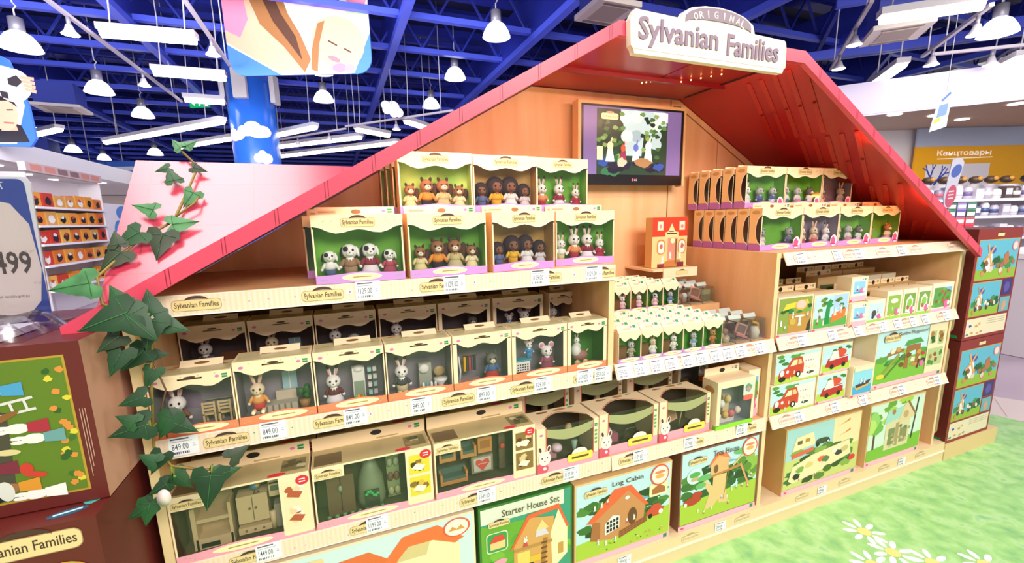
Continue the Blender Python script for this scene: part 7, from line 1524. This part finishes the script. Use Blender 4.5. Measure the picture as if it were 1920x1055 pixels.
b.poly([(.2, .02), (.34, .02), (.33, .05), (.2, .05)], M('#58b4c4'), 1); b.oval(.475, .035, .03, .012, M('#1f5a7a'), 1, 16, .3); b.line(.455, .03, .495, .042, .006, M('#cfe4e8'), 2); b.oval(.50, .10, .02, .05, M('#58b4a4'), 1); b.line(.515, .16, .515, .20, .02, M('#d8d4d0'), 1)
b.build('printed_panels', r)
r = thing('price_stand', 'clear acrylic price card stand with 499 and a blue border at left', 'price card', (-1.66, .105, 1.096), -.03)
b = MB(); b.fr((0, -.002, 0), (1, 0, 0), (0, 0, 1)); b.prism([(0, 0), (.255, 0), (.262, .15), (.268, .30), (.262, .312), (0, .318)], .004, M('#f0f2fa', .3)); b.rrect(.004, .004, .258, .308, .012, M('#1f45a8', .4), 1)
b.poly([(.006, .008), (.21, .008), (.245, .05), (.257, .12), (.252, .215), (.228, .258), (.19, .268), (.10, .235), (.006, .225)], M('#efe0dc', .4), 2)
b.text('РЕКОМЕНДУЕТ', .155, .278, .145, .018, M('#e4ecf8'), 3, .012, 0, .22); b.text('499', .212, .135, .062, .048, M('#4a3a36'), 3, .02); b.text('руб. шт', .240, .158, .022, .006, M('#b4a4a0'), 3); b.text('детская мельница', .19, .062, .075, .007, M('#8a7a76'), 3); b.text('41 21', .245, .09, .012, .005, M('#a89a96'), 3); b.build('card', r)
b = MB(); b.box(0, .27, -.006, -.0055, .0, .32, FILM); b.box(0.0, .27, -.03, .05, -.002, .0005, FILM); b.build('acrylic_holder', r)
r = thing('plastic_wrap', 'crumpled clear plastic wrapped packs lying on the left red box', 'plastic pack', (-1.78, -.10, 1.095))
b = MB(); n_ = 10; vs = []; fs = []
for j in range(n_ + 1):
    for i in range(n_ * 2 + 1):
        e_ = 0 if i in (0, n_ * 2) or j in (0, n_) else random.uniform(.018, .04)
        vs.append((.42 * i / (n_ * 2), .16 * j / n_, e_ + .001))
for j in range(n_):
    for i in range(n_ * 2): a = j * (n_ * 2 + 1) + i; fs.append((a, a + 1, a + n_ * 2 + 2, a + n_ * 2 + 1))
b.add(vs, fs, clear_mat('crumpled wrap', '#f4f5fa', .12, .2), True); b.build('wrap', r)
b = MB(); b.box(.02, .38, .02, .14, .001, .014, M('#ece4ea', .4)); b.box(.22, .36, .03, .09, .0145, .018, M('#cbb8c8', .4)); b.build('pack', r)

# ================================================================== FAR RACKING
def rack(x, y0, y1, zs, cols, label, group, nper):
    t = thing('shelf_rack', label, 'shelf', (x, y0, 0)); L = y1 - y0
    b = MB(); b.box(-.30, -.28, 0, L, 0, zs[-1] + .45, M('#e8e2e4', .5)); b.build('back_panel', t)
    for z in zs: b = MB(); b.box(-.28, .06, 0, L, z - .03, z, M('#f0edf2', .4)); b.build('shelf', t)
    for q in (0, L): b = MB(); b.box(-.30, .02, q - .01, q + .01, 0, zs[-1] + .45, M('#dcd6da', .5)); b.build('side_panel', t)
    for zi, z in enumerate(zs):
        for i in range(nper):
            wd = L / nper; y = y0 + wd * (i + .06)
            b = MB(); hh = random.uniform(.17, .205); b.box(0, .02, 0, wd * .86, 0, hh, M(random.choice(cols), .5)); b.box(-.16, 0, 0, wd * .86, 0, hh * .98, M(random.choice(cols), .5)); b.fr((.02, 0, 0), (0, 1, 0), (0, 0, 1)); b.blob(wd * .43, hh * .42, wd * .25, hh * .3, M(random.choice(('#1c1618', '#2a2024', '#f0eae4', '#3a2a2a')), .5), 8); b.blob(wd * .43, hh * .62, wd * .14, hh * .12, M(random.choice(('#e8e0d8', '#1c1618', '#c84a2a')), .5), 9)
            o = b.build('toy_pack', None, (x - .02, y, z + .001)); tag(o, f'{label.split(",")[0].replace("white rack of", "small far")}, shelf {ORD[zi]} from bottom, {ORD[i]} along', 'toy pack', group)
rack(-4.62, 6.95, 9.0, (.45, .80, 1.10, 1.36, 1.62), ('#e89a3a', '#d8742a', '#e8b04a', '#c83a24', '#e88a2a', '#d8a050'), 'white rack of orange and black toy packs, far left behind the price card', 'far orange packs', 7)
t = thing('display_cabinet', 'white cabinet with blue ovals at the far left, beside the pink roof panel', 'cabinet', (-4.7, 9.05, 0))
b = MB(); b.box(-.5, .05, 0, 1.6, 0, 1.75, M('#eee9ee', .5)); b.build('body', t)
b = MB(); b.fr((.052, 0, 0), (0, 1, 0), (0, 0, 1)); b.oval(.62, 1.25, .25, .2, M('#5a90d8', .5), 1, 18); b.oval(.85, 1.58, .3, .14, M('#5a90d8', .5), 1, 18); b.oval(.62, 1.25, .17, .13, M('#7aaae4', .5), 2, 18); b.build('sticker', t)
b = MB(); b.box(-4.64, -4.56, 6.9, 9.0, 2.085, 2.205, M('#cbb2b0', .5)); b.fr((-4.559, 6.9, 2.085), (0, 1, 0), (0, 0, 1))
for q in range(6): b.rect(.1 + .33 * q, .02, .36 + .33 * q, .1, M(random.choice(('#c85a5a', '#8a6a6a', '#d88a7a', '#6a8a9a')), .5), 1)
tag(b.build('header_panel'), 'long pinkish header strip above the orange toy racking', 'sign')
# right racking, facing the viewer
rz_ = math.atan2(-.5, 1.29)
t = thing('shelf_rack', 'white shelves with pale household goods at the right edge', 'shelf', (6.30, 2.36, 0), rz_)
b = MB(); b.box(0, 2.4, .34, .36, 0, 1.62, M('#ece6ee', .5)); b.build('back_panel', t)
ZS = (.62, .92, 1.20, 1.42)
for z in ZS: b = MB(); b.box(0, 2.4, 0, .34, z - .035, z, M('#f3f0f6', .4)); b.build('shelf', t)
b = MB(); b.box(0, 2.4, -.02, .34, 0, .28, M('#f1ecf0', .4)); b.box(0, 2.4, -.03, -.02, .24, .30, M('#5a5560', .4)); b.build('base', t)
ca, sa = math.cos(rz_), math.sin(rz_)
for zi, z in enumerate(ZS):
    for i in range(18):
        lx = .06 + .128 * i; ly = .06; x, y = 6.30 + lx * ca - ly * sa, 2.36 + lx * sa + ly * ca
        b = MB(); hh = random.uniform(.12, .17); c_ = random.choice(('#d8d4e0', '#c8c0d4', '#e8e4ea', '#b8b0c4', '#8a84a0', '#a88aa4', '#6a6a8a', '#e0dce4', '#5a4a4a'))
        b.T = Matrix.Rotation(rz_, 4, 'Z')
        if i % 3: b.lathe([(.045, 0), (.05, hh * .2), (.05, hh * .8), (.03, hh)], (0, 0, 0), M(c_, .3), 10); b.lathe([(.051, hh * .25), (.051, hh * .6)], (0, 0, 0), M(random.choice(('#f0ecf0', '#7a6a9a', '#c85a6a', '#4a5a8a')), .4), 10)
        else: b.box(-.05, .05, -.04, .06, 0, hh, M(c_, .4)); b.box(-.04, .04, -.041, -.04, hh * .3, hh * .8, M('#eeeaf2', .4))
        o = b.build('household_jar', None, (x, y, z + .001)); tag(o, f'pale blurred item on the right white rack, {ORD[zi]} shelf from bottom, {"left" if i < 6 else "middle" if i < 12 else "right"} third', 'household goods', 'pale goods on right rack')
for k in range(7):
    lx = .0 + .21 * k; x, y = 6.42 + lx * ca, 2.50 + lx * sa
    b = MB(); b.ell((0, 0, .05), (.095, .07, .05), M('#4a3420', .5), 10, 6); b.ell((-.02, -.05, .06), (.04, .03, .03), M('#c88a3a', .5), 8, 5)
    tag(b.build('wicker_basket', None, (x, y, 1.6215)), f'dark brown round basket in the row on top of right rack, {ORD[k]} from left', 'basket', 'brown baskets on the rack')
b = MB(); b.ell((0, 0, .06), (.14, .08, .06), M('#1f1a1c', .5), 12, 6); tag(b.build('dark_bowl', None, (8.0, 1.98, 1.6215)), 'single black dome shaped bowl on top of the right rack', 'bowl')
def spread_stack(nm, n0, cols, ox, z, lb, grp, oy=-.5):
    for k in range(n0):
        lx = ox + .12 * (k % 6); x, y = 6.30 + lx * ca - oy * sa, 2.36 + lx * sa + oy * ca
        b = MB(); b.T = Matrix.Rotation(rz_, 4, 'Z'); b.box(-.055, .055, -.05, .05, 0, .085, M(cols[k % len(cols)], .5)); b.box(-.045, .045, -.0505, -.05, .02, .06, M('#f2eef0', .5))
        o = b.build(nm, None, (x, y, z + .0865 * (k // 6))); tag(o, lb, 'packet', grp)
t = thing('display_table', 'low white display table carrying red and purple packets at right', 'table', (6.30, 2.36, 0), rz_)
b = MB(); b.box(-.65, .42, -.66, -.3, .0, 1.02, M('#efe9ef', .4)); b.build('body', t)
spread_stack('red_packet', 12, ('#d8344a', '#c82a44', '#e05a5a', '#d8485a'), -.42, 1.021, 'small red packet on the white table behind the red roof end', 'red packets', -.48)
spread_stack('purple_packet', 12, ('#6a5a9a', '#3f6a4a', '#8a7ab0', '#4a7a6a'), -.42, 1.021 + .174, 'small purple or green packet stacked above the red packets', 'purple packets', -.48)
b = MB(); b.box(4.7, 6.1, .6, 1.1, 0, .86, M('#e2d8dc', .4)); b.box(4.68, 6.12, .58, 1.12, .86, .90, M('#f6f0f2', .3)); tag(b.build('counter'), 'pale counter behind the windmill boxes at the right edge', 'counter')
